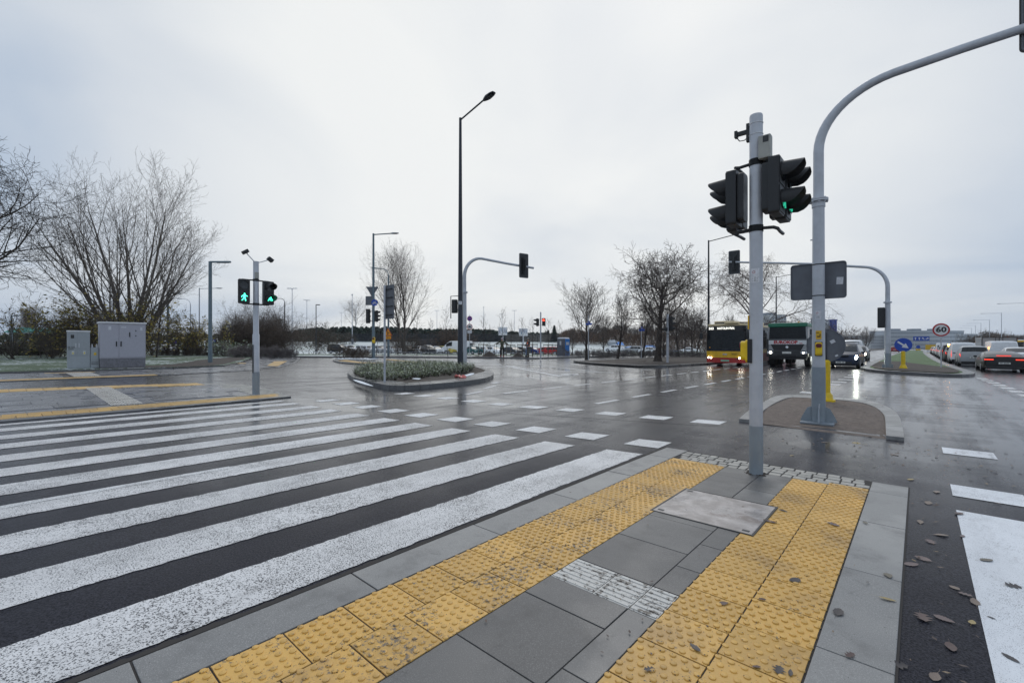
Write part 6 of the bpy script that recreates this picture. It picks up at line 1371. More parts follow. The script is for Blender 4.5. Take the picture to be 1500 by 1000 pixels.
wood('leafless wood far beyond the right carriageway', 1425, 1520, 210, lambda p: lerp([(1420, 500), (1445, 485), (1470, 490), (1500, 492)], p), 7000, 'leaf_grey', 5, 1.6, jag=.5, thin=True)
for i, (px_, t, yt_, lb) in enumerate(((812, 130, 477, 'dark conical spruce left of the portable toilet'), (803, 132, 484, 'smaller spruce beside the dark conical one'), (104, 110, 478, 'dark conifer far behind the left hedge'), (328, 90, 478, 'small dark conifer between the lawn lamp and the brown thicket'))):
    x, y = W(px_, t); z0 = GZ(x, y); H_ = Zat(yt_, t)-z0; rng = random.Random(200+i); sp_ = thing('spruce_tree', lb, 'tree', (x, y, z0), 0, 'dark conifers in the distance'); q = MB(); q.tube([(0, 0, 0), (0, 0, H_)], [.2, .03], 6); mk('trunk', q, M['bark'], sp_); q = MB()
    for _ in range(1500):
        h = rng.random()**.8; rr_ = (1-h)*H_*.33*rng.uniform(.3, 1); a = rng.uniform(0, 6.28); c = Vector((rr_*math.cos(a), rr_*math.sin(a), H_*(.08+.92*h)-rr_*.25)); u = Vector((math.cos(a), math.sin(a), -.4))*.35; v = Vector((-math.sin(a), math.cos(a), rng.uniform(-.4, .4)))*.16; q.add([c-u, c-v, c+u, c+v], [(0, 1, 2, 3)])
    mk('crown', q, M['leaf_ever'], sp_)
x, y = W(44, 150); tree('round bare tree far behind the green roof at the left', x, y, 11, 'upright', 99, .25, dens=1.4, mt='twig_grey', stems=3, spread=.35)
x, y = W(521, 170); tree('pale bare tree behind the evergreen belt by the lamp with signs', x, y, 12.5, 'round', 98, .22, mt='twig_grey')
x, y = W(1269, 260); tree('leafless tree in front of the white apartment houses', x, y, 12, 'upright', 97, .3, stems=3, spread=.4, mt='twig_grey', dens=1.3)

# ---- planting on the refuge: many low frosted plants
PL = px((519, 552.5), (533, 560.5), (555, 565), (600, 561), (640, 557), (675, 553), (691, 549.5), (694, 544.5), (678, 540.5), (640, 538), (600, 538.5), (560, 541), (532, 546)); ins = inpoly(PL); rng = random.Random(77); q = MB(); st_ = MB(); npl = 0
xs = [p[0] for p in PL]; ysp = [p[1] for p in PL]
while npl < 780:
    x, y = rng.uniform(min(xs), max(xs)), rng.uniform(min(ysp), max(ysp))
    if not ins(x, y): continue
    npl += 1; h = rng.uniform(.18, .43)*(.75+.5*noise.noise((x*.9, y*.9, 0))+.2); z0 = G(x, y)+.14
    for k in range(rng.randint(4, 7)):
        a = rng.uniform(0, 6.28); l = rng.uniform(.04, .20); tip = Vector((x+math.cos(a)*l, y+math.sin(a)*l, z0+h*rng.uniform(.6, 1.1))); b0 = Vector((x, y, z0-.03)); st_.tube([b0, tip], [.006, .004], 3, False)
        for j in range(11):
            f = .25+.75*j/10; c = b0.lerp(tip, f); aa = rng.uniform(0, 6.28); u = Vector((math.cos(aa), math.sin(aa), rng.uniform(-.25, .45))).normalized()*rng.uniform(.03, .058); v = u.cross(Vector((0, 0, 1))).normalized()*rng.uniform(.013, .026); c = c+u*.8; q.add([c-u, c-v, c+u, c+v], [(0, 1, 2, 3)])
tag(mk('groundcover', q, M['leaf_frost']), 'low frosted green plants covering the kerbed refuge', 'plants', kind='stuff'); tag(mk('groundcover_stems', st_, M['twig']), 'thin stems of the low frosted plants on the refuge', 'plants', kind='stuff')
for pts in (((517.5, 556), (523, 559.5), (536, 563.6), (547, 565.6), (540, 562.5), (528, 558)), ((676, 552.5), (690, 549.6), (695, 546.8), (690, 546.5), (682, 549), (672, 551.6)), ((604, 555), (613, 556), (616, 554.2), (607, 553.4))):
    s_ = MB(); pl = smoothline([P(a, b, .15) for a, b in pts], 3, True); s_.sheet(pl, .157); struct('snow_patch', s_, M['snow'])
bx, by = P(675, 553.2, .15); lt = MB(); rng = random.Random(3)
for k in range(9): lt.box((rng.gauss(0, .09), rng.gauss(0, .08), .05+rng.random()*.05), (.14, .10, .02), rng.uniform(0, 3), rng.uniform(-.7, .7), rng.uniform(-.7, .7))
tag(mk('plastic_wrapper', lt, mat('red_white_wrapper', (.62, .16, .14), .4, var=.4, vs=14), loc=(bx, by, G(bx, by)+.13)), 'crumpled red and white wrapper at the edge of the planted refuge', 'litter')
bx, by = P(800, 549); 

# ================================================================== cabinets, toilet, billboards, buildings
def cabinet(x, y, w_, d, h, rz, label, doors=2): return thing('utility_cabinet', label, 'cabinet', (x, y, G(x, y)+.10), rz)
M['cab1'] = mat('cabinet_grey', (.42, .42, .47), .45, var=.03, dirt=.06); M['cab2'] = mat('cabinet_pale', (.37, .40, .42), .5, var=.04, dirt=.08); M['concrete'] = mat('cabinet_plinth', (.20, .20, .22), .8, var=.2, vs=9, dirt=.1); M['warn'] = mat('warning_yellow', (.75, .62, .05), .5)
CR = YAW-R(-48.4+41.6)  # fronts face the crossing
def front(rz): return rz
xw, yw = P(179.5, 541.5); RZC = R(90-3)
K = thing('utility_cabinet', 'largest grey two-door cabinet on a concrete plinth at the pavement edge', 'cabinet', (-30.95, 4.35, G(-31, 4.5)+.09), RZC); K.scale = (.665, 1, 1)
# local: front faces -Y (towards +X world after the turn)
q = MB(); q.box((0, 0, .24), (2.70, .95, .48)); mk('plinth', q, M['concrete'], K, bevel=.01)
q = MB(); q.box((0, 0, 1.37), (2.72, .98, 1.78)); bd = mk('cabinet_body', q, M['cab1'], K, bevel=.01)
q = MB(); q.box((0, 0, 2.29), (2.86, 1.10, .08)); mk('roof', q, M['white'], K, bevel=.02)
for s_, x0, wd in ((-1, -.80, 1.06), (1, .54, 1.56)):
    q = MB(); q.box((x0, -.495, 1.38), (wd, .03, 1.70)); dr = mk('door', q, M['cab1'], K, bevel=.006)
    q = MB(); q.box((-.40 if s_ < 0 else -.13, -.52, 1.22), (.075, .03, .26)); mk('handle', q, M['black'], dr, bevel=.01)
    if s_ > 0:
        q = MB(); q.box((.55, -.512, 1.75), (.42, .008, .42)); hp = mk('panel', q, M['cab1'], dr, bevel=.003); q = MB(); q.box((.38, -.522, 1.70), (.07, .02, .24)); mk('lock', q, M['black'], dr)
        for zz_ in (1.90, 1.64): q = MB(); q.box((.75, -.522, zz_), (.06, .02, .06)); mk('hinge', q, M['black'], dr)
        q = MB(); q.box((.02, -.513, 2.07), (.30, .006, .05)); q.box((1.08, -.513, 2.0), (.14, .006, .16)); mk('sticker', q, M['sticker'], dr)
    else: q = MB(); q.box((-.78, -.513, 2.02), (.16, .006, .18)); mk('sticker', q, M['sticker'], dr)
K = thing('utility_cabinet', 'medium pale grey cabinet with two yellow warning triangles, leftmost of the three', 'cabinet', (-31.0, 2.70, G(-31, 2.6)+.09), RZC); K.scale = (.60, 1, 1)
q = MB(); q.box((0, 0, .90), (1.36, .50, 1.80)); mk('cabinet_body', q, M['cab2'], K, bevel=.01); q = MB(); q.box((0, 0, 1.83), (1.42, .56, .07)); mk('roof', q, M['white'], K, bevel=.015)
for s_, x0, wd in ((-1, -.39, .56), (1, .29, .76)):
    q = MB(); q.box((x0, -.255, 1.21), (wd, .02, 1.13)); dr = mk('door', q, M['cab2'], K, bevel=.004)
    q = MB()
    for k in range(int(wd/.07)): q.box((x0-wd/2+.05+.07*k, -.267, 1.21), (.014, .006, 1.05))
    mk('rib', q, M['cab2'], dr)
    q = MB(); q.box((-.17 if s_ < 0 else .02, -.27, 1.14), (.05, .03, .20)); mk('handle', q, M['sticker'], dr, bevel=.008)
    q = MB(); q.box((x0+.05, -.272, .78), (.15, .006, .17)); st2 = mk('sticker', q, M['sticker'], dr); q = MB(); q.plate([(x0+.05-.06, .72), (x0+.05+.06, .72), (x0+.05, .84)], -.279, .004); mk('warning_triangle', q, M['warn'], st2)
    if s_ < 0: q = MB(); q.box((-.37, -.272, 1.57), (.20, .01, .17)); mk('vent', q, M['dark_metal'], dr); text('lettering', 'NR 7241', .12, M['dark_metal'], dr, (-.44, -.272, 1.04)); text('lettering', 'SZAFKA', .09, M['dark_metal'], dr, (-.46, -.272, .95))
q = MB(); q.box((0, -.256, .34), (1.3, .012, .55)); q.box((0, -.264, .34), (1.3, .004, .01)); mk('base_panel', q, M['cab2'], K)
K = thing('utility_cabinet', 'smallest cabinet squeezed between the pale and the large grey cabinet', 'cabinet', (-30.9, 3.275, G(-31, 3.4)+.09), RZC); K.scale = (.72, 1, 1)
q = MB(); q.box((0, 0, .52), (.44, .32, 1.04)); mk('cabinet_body', q, M['cab2'], K, bevel=.01); q = MB(); q.box((0, -.168, .70), (.38, .02, .60)); dr = mk('door', q, M['cab2'], K, bevel=.003)
q = MB(); q.box((.02, -.182, .72), (.13, .006, .13)); st2 = mk('sticker', q, M['warn'], dr); q = MB(); q.plate([(-.03, .68), (.07, .68), (.02, .77)], -.189, .004); mk('warning_triangle', q, M['orange'], st2)
q = MB(); q.box((0, -.166, .30), (.36, .01, .02)); q.box((0, -.166, .22), (.36, .01, .02)); mk('slot', q, M['dark_metal'], K)
for dx in (-.13, .12): q = MB(); q.tube([(dx, 0, 1.04), (dx, 0, 1.14), (dx, 0, 1.22)], [.05, .05, .015], 8); mk('vent_cap', q, M['white'], K, smooth=True)
# portable toilet
x, y = W(825.5, 55.5); Tt = thing('portable_toilet', 'portable toilet with a grey front and bright blue side at the far pavement', 'toilet', (x, y, GZ(x, y)+.1), YAW+R(-38))
M['wc_grey'] = mat('toilet_grey', (.13, .135, .16), .5); M['wc_blue'] = mat('toilet_blue', (.01, .19, .58), .45)
q = MB(); q.box((0, 0, 1.12), (1.08, 1.08, 2.1)); mk('shell', q, M['wc_blue'], Tt, bevel=.02); q = MB(); q.add([(-.58, -.58, 2.17), (.58, -.58, 2.17), (.58, .58, 2.17), (-.58, .58, 2.17), (-.45, -.45, 2.33), (.45, -.45, 2.33), (.45, .45, 2.33), (-.45, .45, 2.33)], [(3, 2, 1, 0), (4, 5, 6, 7), (0, 1, 5, 4), (1, 2, 6, 5), (2, 3, 7, 6), (3, 0, 4, 7)]); mk('roof', q, M['sticker'], Tt, bevel=.03)
q = MB(); q.box((0, -.56, 1.12), (1.10, .05, 2.12)); fr = mk('front_panel', q, M['wc_grey'], Tt); q = MB(); q.box((0, -.60, 1.1), (.72, .04, 1.95)); dr = mk('door', q, M['wc_grey'], Tt, bevel=.02); q = MB(); q.box((-.05, -.626, 1.65), (.22, .01, .45)); mk('sticker', q, M['sticker'], dr); q = MB(); q.box((.30, -.63, 1.1), (.08, .04, .14)); mk('handle', q, M['black'], dr)
q = MB(); q.box((.548, -.0, 1.6), (.012, .62, .34)); mk('sticker', q, M['sticker'], Tt)
for zz_ in (1.22, .98, .62, .30): q = MB(); q.box((.55, 0, zz_), (.02, .98, .035)); mk('rib', q, M['wc_blue'], Tt)
# billboards
def billboard(px_, t, yt_, yb_, w_px, label, sd, rzo=0):
    x, y = W(px_, t); z0 = GZ(x, y); b = thing('billboard', label, 'billboard', (x, y, z0), YAW+rzo); w_ = w_px*t/671; h = (yb_-yt_)*t/671; zc = Zat((yt_+yb_)/2, t)-z0
    q = MB(); q.cyl((0, .1, zc/2), .16, zc, 8); mk('post', q, M['galv'], b); q = MB(); q.box((0, 0, zc), (w_, .15, h)); bb = mk('panel', q, M['sticker'], b)
    r = random.Random(sd)
    for k in range(5): q = MB(); q.box((-w_*.38+w_*.19*k, -.085, zc+h*.22*r.uniform(-.6, 1)), (w_*.07, .01, h*.35)); mk('picture', q, mat('picture_blue', (.12+.2*r.random(), .28, .42), .6), bb)
    q = MB(); q.box((0, -.085, zc-h*.38), (w_*.92, .01, h*.12)); mk('picture', q, M['white'], bb)
billboard(736.5, 120, 479, 491, 13, 'billboard with a blue landscape behind the olive jacket worker', 1); billboard(766.5, 118, 481, 492, 13, 'white billboard with blue figures between the workers and the red signal', 2)
# buildings: walls, storeys and window openings
def block(label, px0, px1, t, ytop, wall, storeys, bays, depth_=18, rz=None, name='office_building', wm='glass', roofbits=True, win=(.62, .5), tilt=0):
    xa, ya = W(px0, t); xb, yb = W(px1, t+tilt); cx_, cy_ = (xa+xb)/2, (ya+yb)/2; w_ = math.hypot(xb-xa, yb-ya); rz = math.atan2(yb-ya, xb-xa); z0 = -3.0; H_ = Zat(ytop, t)-z0; o = thing(name, label, 'building', (cx_, cy_, z0), rz)
    q = MB(); q.box((0, depth_/2, H_/2), (w_, depth_, H_)); wl = mk('wall', q, M[wall], o); sh = H_/storeys
    for s_ in range(storeys):
        q = MB()
        for k in range(bays): q.box((-w_/2+w_*(k+.5)/bays, -.02, sh*(s_+.55)), (w_/bays*win[0], .12, sh*win[1]))
        mk('window_row', q, M[wm], o)
    q = MB(); q.box((0, depth_/2, H_+.25), (w_+.4, depth_+.4, .5)); mk('roof', q, M[wall], o)
    if roofbits:
        for k in range(3): q = MB(); q.box((w_*(-.3+.28*k), depth_/2, H_+1.2), (w_*.12, 5, 1.6)); mk('roof_unit', q, M['far_grey'], o)
    return o
M['far_white'] = mat('far_white_render', (.48, .50, .52), .8, var=.05); M['far_grey'] = mat('far_grey_cladding', (.22, .25, .29), .7, var=.08, vs=.1); M['far_blue'] = mat('far_blue_panel', (.04, .06, .30), .6); M['far_glass'] = mat('far_window', (.26, .29, .33), .35, spec=.3); M['far_band'] = mat('far_band', (.42, .45, .49), .7)
block('long grey office block with window bands behind the blue direction sign', 1302, 1412, 330, 485, 'far_band', 5, 26, wm='far_glass', win=(.9, .5)); block('lower glassy hall joining the long office block on the right', 1410, 1432, 345, 490, 'far_band', 4, 12, wm='far_glass', win=(.8, .6), roofbits=False)
block('white apartment house in the distance left of the leafless tree', 1234, 1258, 330, 493, 'far_white', 5, 8, wm='far_glass', roofbits=False, name='apartment_building'); block('white apartment house in the distance right of the leafless tree', 1276, 1300, 335, 492, 'far_white', 5, 9, wm='far_glass', roofbits=False, name='apartment_building'); block('low white apartment house behind the leafless tree', 1256, 1278, 360, 494, 'far_white', 5, 7, wm='far_glass', roofbits=False, name='apartment_building')
block('grey building with a blue end above the oncoming cars', 1203, 1219, 260, 467, 'far_grey', 7, 7, depth_=5, wm='far_glass', roofbits=False, tilt=40); block('narrow bright blue building end by the far lamps', 1219, 1226, 262, 469, 'far_blue', 7, 2, depth_=3, wm='far_blue', roofbits=False)
block('pale building showing above the trees between bus and truck', 1131, 1152, 240, 462, 'far_white', 6, 5, wm='far_glass', roofbits=True)
block('low pale building in the gap of the evergreen belt', 437, 452, 170, 483, 'far_white', 2, 5, wm='far_glass', roofbits=False)
# green-roofed hall at the far left
x, y = W(40, 120); hb = thing('hall', 'low hall with a curved green roof far behind the left hedge', 'building', (x, y, GZ(x, y)), YAW); q = MB(); q.box((0, 5, 1.6), (10, 10, 3.2)); mk('wall', q, M['far_band'], hb)
q = MB(); pr = [(-5.6+11.2*k/10, 3.1+1.1*(1-((k-5)/5)**2)) for k in range(11)]; q.plate(pr+[(5.6, 2.9), (-5.6, 2.9)], -.4, 11); mk('roof', q, mat('green_roof', (.10, .36, .30), .5), hb)
# signs over the avenue
x, y = W(1349.5, 150); S = thing('lane_sign', 'wide blue overhead lane sign with white arrows beyond the grass median', 'road sign', (x, y, G(x, y)), R(0)); z_ = Zat(495.8, 150)-G(x, y)
for dx in (-1.7, 1.7): q = MB(); q.cyl((dx, .1, z_/2), .07, z_, 8); mk('post', q, M['galv'], S)
q = MB(); q.box((0, 0, z_), (4.0, .08, 1.45)); pn = mk('panel', q, M['blue'], S)
for k in range(4):
    a_ = arrow_mb(7.5, -.06); ar_ = mk('arrow', a_, M['white'], pn, loc=(-1.42+.95*k, 0, z_)); ar_.rotation_euler = (0, [0, 0, -.7, .9][k], 0)
x, y = W(1363, 120); S = thing('detour_sign', 'plain yellow temporary board right of the blue overhead sign', 'road sign', (x, y, G(x, y))); zb = Zat(508.5, 120)-G(x, y)
q = MB(); q.box((0, 0, zb), (2.0, .06, 1.35)); mk('panel', q, M['yel_sign'], S); q = MB(); q.cyl((-.6, .1, zb/2), .05, zb, 6); mk('post', q, M['galv'], S); q = MB(); q.cyl((.6, .1, zb/2), .05, zb, 6); mk('post', q, M['galv'], S)
x, y = W(1345, 140); S = thing('keep_right_sign', 'tiny blue round sign over a yellow plate far along the median', 'road sign', (x, y, G(x, y))); zb = Zat(508, 140)-G(x, y); q = MB(); q.cyl((0, .1, zb/2), .04, zb, 6); mk('post', q, M['galv'], S); q = MB(); q.plate(circ(.5, 20, 0, zb), 0, .05); mk('sign_disc', q, M['blue'], S); q = MB(); q.box((0, 0, zb-.8), (1.1, .05, .5)); mk('plate', q, M['yel_sign'], S)
# petrol station canopy at the right edge
x, y = W(1497, 120); S = thing('petrol_station', 'petrol station canopy with a yellow edge at the right border', 'building', (x, y, G(x, y)), R(5)); zc = Zat(499.5, 120)-G(x, y)
q = MB(); q.box((0, 0, zc), (5.5, 8, .35)); mk('canopy', q, M['yel_sign'], S); q = MB(); q.box((0, 0, zc+.28), (5.5, 8, .22)); mk('canopy_edge', q, M['white'], S)
for dx in (-2.3, 2.3): q = MB(); q.box((dx, -3, zc/2), (.3, .3, zc)); mk('pillar', q, M['far_grey'], S)
q = MB(); q.box((0, 2.5, zc/2-.1), (5, 3, zc-.3)); mk('kiosk', q, M['glass'], S)
# fences on the far side
def fence(label, pts, t0_, h, n_rails, post_step, mt='galv', r=.02, name='fence'):
    x0, y0 = pts[0]; o = thing(name, label, 'fence', (x0, y0, GZ(x0, y0)))
    q = MB(); ps = MB()
    for (a, b) in zip(pts, pts[1:]):
        L_ = math.hypot(b[0]-a[0], b[1]-a[1]); n = max(1, int(L_/post_step))
        for k in range(n+1):
            x, y = a[0]+(b[0]-a[0])*k/n, a[1]+(b[1]-a[1])*k/n; ps.cyl((x-x0, y-y0, GZ(x, y)-GZ(x0, y0)+h/2), r*1.4, h, 6)
        for j in range(n_rails): z = h*(j+1)/n_rails-.03; q.tube([(a[0]-x0, a[1]-y0, GZ(*a)-GZ(x0, y0)+z), (b[0]-x0, b[1]-y0, GZ(*b)-GZ(x0, y0)+z)], r, 5)
    mk('rail', q, M[mt], o); tag(mk('post', ps, M[mt], o), kind='stuff'); return o
fence('low rail between the side street and the parked cars', [W(432, 50), W(560, 51.5), W(730, 52), W(840, 58)], 0, .6, 1, 3.5, 'galv', .02)
fence('dark blue fence in front of the evergreen belt', [W(470, 132), W(600, 132), W(740, 130), W(860, 128)], 0, 2.2, 14, 4.0, 'pole_dark', .05)
# blue and white tents and huts behind the bare trees
for px_, t, w_, h, mt, lb in ((897, 120, 2.4, 1.6, 'far_white', 'white tent roof left of the second bare tree'), (951, 120, 3, 1.2, 'wc_blue', 'blue stall roof left of the big trunk'), (930, 115, 5, .8, 'wc_blue', 'low blue tarpaulin behind the undergrowth'), (1000, 122, 6, .6, 'wc_blue', 'long low blue tarpaulin near the bus'), (908, 108, 1.6, 2.0, 'wc_blue', 'small blue booth beside the white tent')):
    x, y = W(px_, t); o = thing('market_tent', lb, 'tent', (x, y, GZ(x, y)), YAW); q = MB(); q.box((0, 0, h*.3), (w_*.9, 2, h*.6)); mk('side', q, M['far_band'], o); q = MB(); q.add([(-w_/2, -1.2, h*.6), (w_/2, -1.2, h*.6), (w_/2, 1.2, h*.6), (-w_/2, 1.2, h*.6), (-w_*.3, 0, h), (w_*.3, 0, h)], [(0, 1, 5, 4), (1, 2, 5), (2, 3, 4, 5), (3, 0, 4), (3, 2, 1, 0)]); mk('roof', q, M[mt], o)

# ================================================================== people
def skin(name, verts, edges, mt, parent, sub=2, root=0):
    me = bpy.data.meshes.new(name); me.from_pydata([v[:3] for v in verts], edges, []); o = bpy.data.objects.new(name, me); C.objects.link(o); o.parent = parent; me.materials.append(M[mt])
    sm_ = o.modifiers.new('skin', 'SKIN'); sm_.use_smooth_shade = True
    for i, v in enumerate(verts):
        r = v[3]; me.skin_vertices[0].data[i].radius = r if isinstance(r, tuple) else (r, r); me.skin_vertices[0].data[i].use_root = (i == root)
    ss_ = o.modifiers.new('sub', 'SUBSURF'); ss_.levels = sub; ss_.render_levels = sub; return o
M['skin'] = mat('skin', (.42, .24, .17), .55, var=.05); M['olive'] = mat('olive_jacket', (.08, .085, .05), .85, var=.2); M['vest'] = mat('orange_vest', (.80, .13, .03), .7); M['trouser_dark'] = mat('dark_trousers', (.018, .019, .024), .85); M['trouser_grey'] = mat('grey_trousers', (.13, .12, .10), .85); M['hat_pink'] = mat('pale_pink_hat', (.50, .40, .44), .9); M['helmet'] = mat('grey_cap', (.22, .21, .20), .7); M['boot_red'] = mat('red_boot', (.30, .03, .03), .6); M['boot'] = mat('boot', (.03, .025, .02), .7); M['jacket_dark'] = mat('dark_sleeves', (.035, .035, .04), .85); M['refl'] = mat('reflective_tape', (.6, .62, .6), .35)
def person(label, x, y, rz, arm_l, arm_r, feet, jacket, trous, hat, boot, vest=False, lean=0):
    p = thing('person', label, 'person', (x, y, G(x, y)+.11), rz); p.scale = (1.12, 1.12, 1.09); f1, f2 = feet
    hand = lambda c, d: [(c[0]+d[0]*.03, c[1]+d[1]*.03, c[2]+d[2]*.03, .030)]
    V = [(0, 0, .95, .13), (0, lean*.5, 1.15, .12), (0, lean, 1.38, .14), (0, lean*1.1, 1.50, .055), (0, lean*1.2-.01, 1.60, .085), (0, lean*1.2-.015, 1.72, .075),
         (-.17, lean, 1.42, .06), arm_l[0]+(.045,), arm_l[1]+(.030,), (.17, lean, 1.42, .06), arm_r[0]+(.045,), arm_r[1]+(.030,),
         (-.10, 0, .90, .09), (f1[0]*.6-.05, f1[1]*.5-.04, .50, .065), (f1[0], f1[1], .09, .045), (f1[0], f1[1]-.14, .035, .035), (.10, 0, .90, .09), (f2[0]*.6+.05, f2[1]*.5-.04, .50, .065), (f2[0], f2[1], .09, .045), (f2[0], f2[1]-.14, .035, .035)]
    E = [(0, 1), (1, 2), (2, 3), (3, 4), (4, 5), (2, 6), (6, 7), (7, 8), (2, 9), (9, 10), (10, 11), (0, 12), (12, 13), (13, 14), (14, 15), (0, 16), (16, 17), (17, 18), (18, 19)]
    for hi, (el, wr) in ((8, arm_l), (11, arm_r)):
        d = (Vector(wr)-Vector(el)).normalized(); sd = d.orthogonal().normalized(); up_ = d.cross(sd); palm = Vector(wr)+d*.06; V.append(tuple(palm)+(.028,)); E.append((hi, len(V)-1)); pi = len(V)-1
        for k in range(4): b = palm+d*.04+sd*(.024*(k-1.5)); V.append(tuple(b)+(.009,)); E.append((pi, len(V)-1)); V.append(tuple(b+d*(.04+.008*(k in (1, 2)))-up_*.02)+(.008,)); E.append((len(V)-2, len(V)-1))
        V.append(tuple(palm+sd*-.045+d*.01)+(.010,)); E.append((pi, len(V)-1))
    body = skin('body', V, E, 'skin', p, 1)
    nose = MB(); nose.ball((0, lean*1.2-.105, 1.625), .014); nose.ball((-.082, lean*1.2, 1.63), .02, .5, 1, 1.4); nose.ball((.082, lean*1.2, 1.63), .02, .5, 1, 1.4); mk('face_feature', nose, M['skin'], p, smooth=True)
    q = MB(); q.ball((-.03, lean*1.2-.090, 1.655), .010); q.ball((.03, lean*1.2-.090, 1.655), .010); q.box((0, lean*1.2-.098, 1.575), (.045, .01, .008)); mk('eye', q, M['blk'], p)
    up = lambda r_: r_+.022
    J_ = [(0, 0, .84, .155), (0, 0, .97, .150), (0, lean*.5, 1.17, .145), (0, lean, 1.40, .150), (0, lean*1.05, 1.49, .07), (-.17, lean, 1.43, .080), arm_l[0]+(.066,), tuple(Vector(arm_l[0]).lerp(Vector(arm_l[1]), .88))+(.052,), (.17, lean, 1.43, .080), arm_r[0]+(.066,), tuple(Vector(arm_r[0]).lerp(Vector(arm_r[1]), .88))+(.052,)]
    skin('jacket', J_, [(0, 1), (1, 2), (2, 3), (3, 4), (3, 5), (5, 6), (6, 7), (3, 8), (8, 9), (9, 10)], jacket, p, 1, 1)
    T_ = [(0, 0, .93, .14), (-.10, 0, .86, .105)]+[(V[13][0], V[13][1], .50, .085), (f1[0], f1[1], .13, .066), (.10, 0, .86, .105), (V[17][0], V[17][1], .50, .085), (f2[0], f2[1], .13, .066)]
    skin('trousers', T_, [(0, 1), (1, 2), (2, 3), (0, 4), (4, 5), (5, 6)], trous, p, 1)
    for f in (f1, f2): q = MB(); q.ball((f[0], f[1]-.05, .05), .075, .75, 1.8, .8); q.cyl((f[0], f[1]+.01, .11), .055, .14, 10); mk('boot', q, M[boot], p, smooth=True)
    q = MB(); q.ball((0, lean*1.2-.01, 1.725), .108, .95, 1.05, .85); mk('hat', q, M[hat], p, smooth=True)
    if vest:
        v_ = [(0, 0, .86, .17), (0, lean*.3, 1.0, .165), (0, lean*.5, 1.17, .160), (0, lean, 1.38, .168), (0, lean, 1.44, .12)]; ve = skin('safety_vest', v_, [(0, 1), (1, 2), (2, 3), (3, 4)], 'vest', p, 1)
        for z in (1.0, 1.2): q = MB(); q.cyl((0, lean*.5, z), .176, .05, 16); mk('reflective_band', q, M['refl'], ve, smooth=True)
    return p
x, y = W(735.5, 46.5); pw = person('person in an olive jacket and pale hat with arms spread beside a sapling', x, y, YAW+R(180), ((-.38, -.06, 1.30), (-.58, -.10, 1.16)), ((.40, -.06, 1.32), (.62, -.12, 1.22)), ((-.14, .03), (.15, -.03)), 'olive', 'trouser_dark', 'hat_pink', 'boot_red')
x, y = W(774, 46.0); pv_ = person('person in an orange safety vest holding a shovel beside a soil heap', x, y, YAW+R(-62), ((-.24, -.12, 1.16), (-.10, -.36, 1.14)), ((.24, -.12, 1.14), (.06, -.38, 1.05)), ((-.12, .02), (.13, -.05)), 'jacket_dark', 'trouser_grey', 'helmet', 'boot', True)
x2, y2 = W(770.5, 45.8); sh = thing('shovel', 'shovel with a blue shaft standing in front of the orange vest worker', 'shovel', (x2, y2, G(x2, y2)+.11), YAW); q = MB(); q.tube([(0, 0, .25), (.03, 0, 1.18)], .016, 6); mk('shaft', q, M['wc_blue'], sh); q = MB(); q.plate([(-.10, .02), (.02, 0), (.10, .05), (.12, .28), (-.09, .28)], 0, .015); mk('blade', q, M['dark_metal'], sh)
def heap(px_, t, w_, h, label, seed):
    x, y = W(px_, t); q = MB(); n_ = 26
    for i in range(n_):
        for j in range(n_):
            u, v = (i/(n_-1)-.5)*2, (j/(n_-1)-.5)*2; r_ = math.hypot(u, v*1.1); q.v.append((u*w_/2, v*w_/2.6, max(-.02, h*(math.exp(-r_*r_*2.6)-.08)+.07*h*noise.noise((u*5, v*5, seed))+.05*h*noise.noise((u*14, v*14, seed)))))
    for i in range(n_-1):
        for j in range(n_-1): q.f.append((i*n_+j, (i+1)*n_+j, (i+1)*n_+j+1, i*n_+j+1))
    tag(mk('soil_heap', q, M['soil_dark'], loc=(x, y, G(x, y)+.10), rz=YAW, smooth=True), label, 'soil heap', 'dug-out soil heaps by the workers')
heap(717, 47.5, 2.1, .62, 'wide dark soil heap left of the olive jacket worker', 1); heap(759, 47, 1.6, .55, 'pointed dark soil heap between the two workers', 2); heap(700, 48, 1.5, .12, 'flattest soil scatter with snow lumps at the far kerb', 3)

# ================================================================== fallen leaves
def leaf_mesh(kind, seed):
    r = random.Random(seed); q = MB(); n = 15; L_ = 1.0; asy = r.uniform(.75, 1.25); wv = [.30*math.sin(math.pi*(k/14)**(1/asy))**.75*(1+(.14 if k % 2 else -.06)) for k in range(15)]; cur = r.uniform(-.25, .5); c2 = r.uniform(.1, .5)
    if kind == 'lobed': wv = [0, .10, .26, .38, .22, .20, .42, .50, .24, .20, .34, .38, .18, .10, .0]
    for i in range(n):
        t = i/(n-1); x = (t-.5)*L_; z = cur*(x*x)*.9; w_ = wv[i]*r.uniform(.9, 1.1); q.v += [(x, -w_, z+c2*w_*1.1), (x, 0, z), (x, w_, z+c2*w_*.3)]
    for i in range(n-1):
        a = i*3; q.f += [(a, a+3, a+4, a+1), (a+1, a+4, a+5, a+2)]
    b0 = len(q.v); q.v += [(-.5, -.012, cur*.22), (-.5, .012, cur*.22), (-.72, .03, cur*.3+.03), (-.72, .05, cur*.3+.03), (-.95, .02, .02), (-.95, .04, .02)]; q.f += [(b0, b0+1, b0+3, b0+2), (b0+2, b0+3, b0+5, b0+4)]; return q
LC = {'brown': (.10, .06, .052), 'tan': (.19, .14, .11), 'dark': (.045, .038, .040), 'yellow': (.36, .27, .11), 'pink': (.15, .105, .10), 'olive': (.14, .12, .085)}
for k, c in LC.items(): M['lf_'+k] = mat(k+'_leaf', c, .45, var=.35, vs=30)
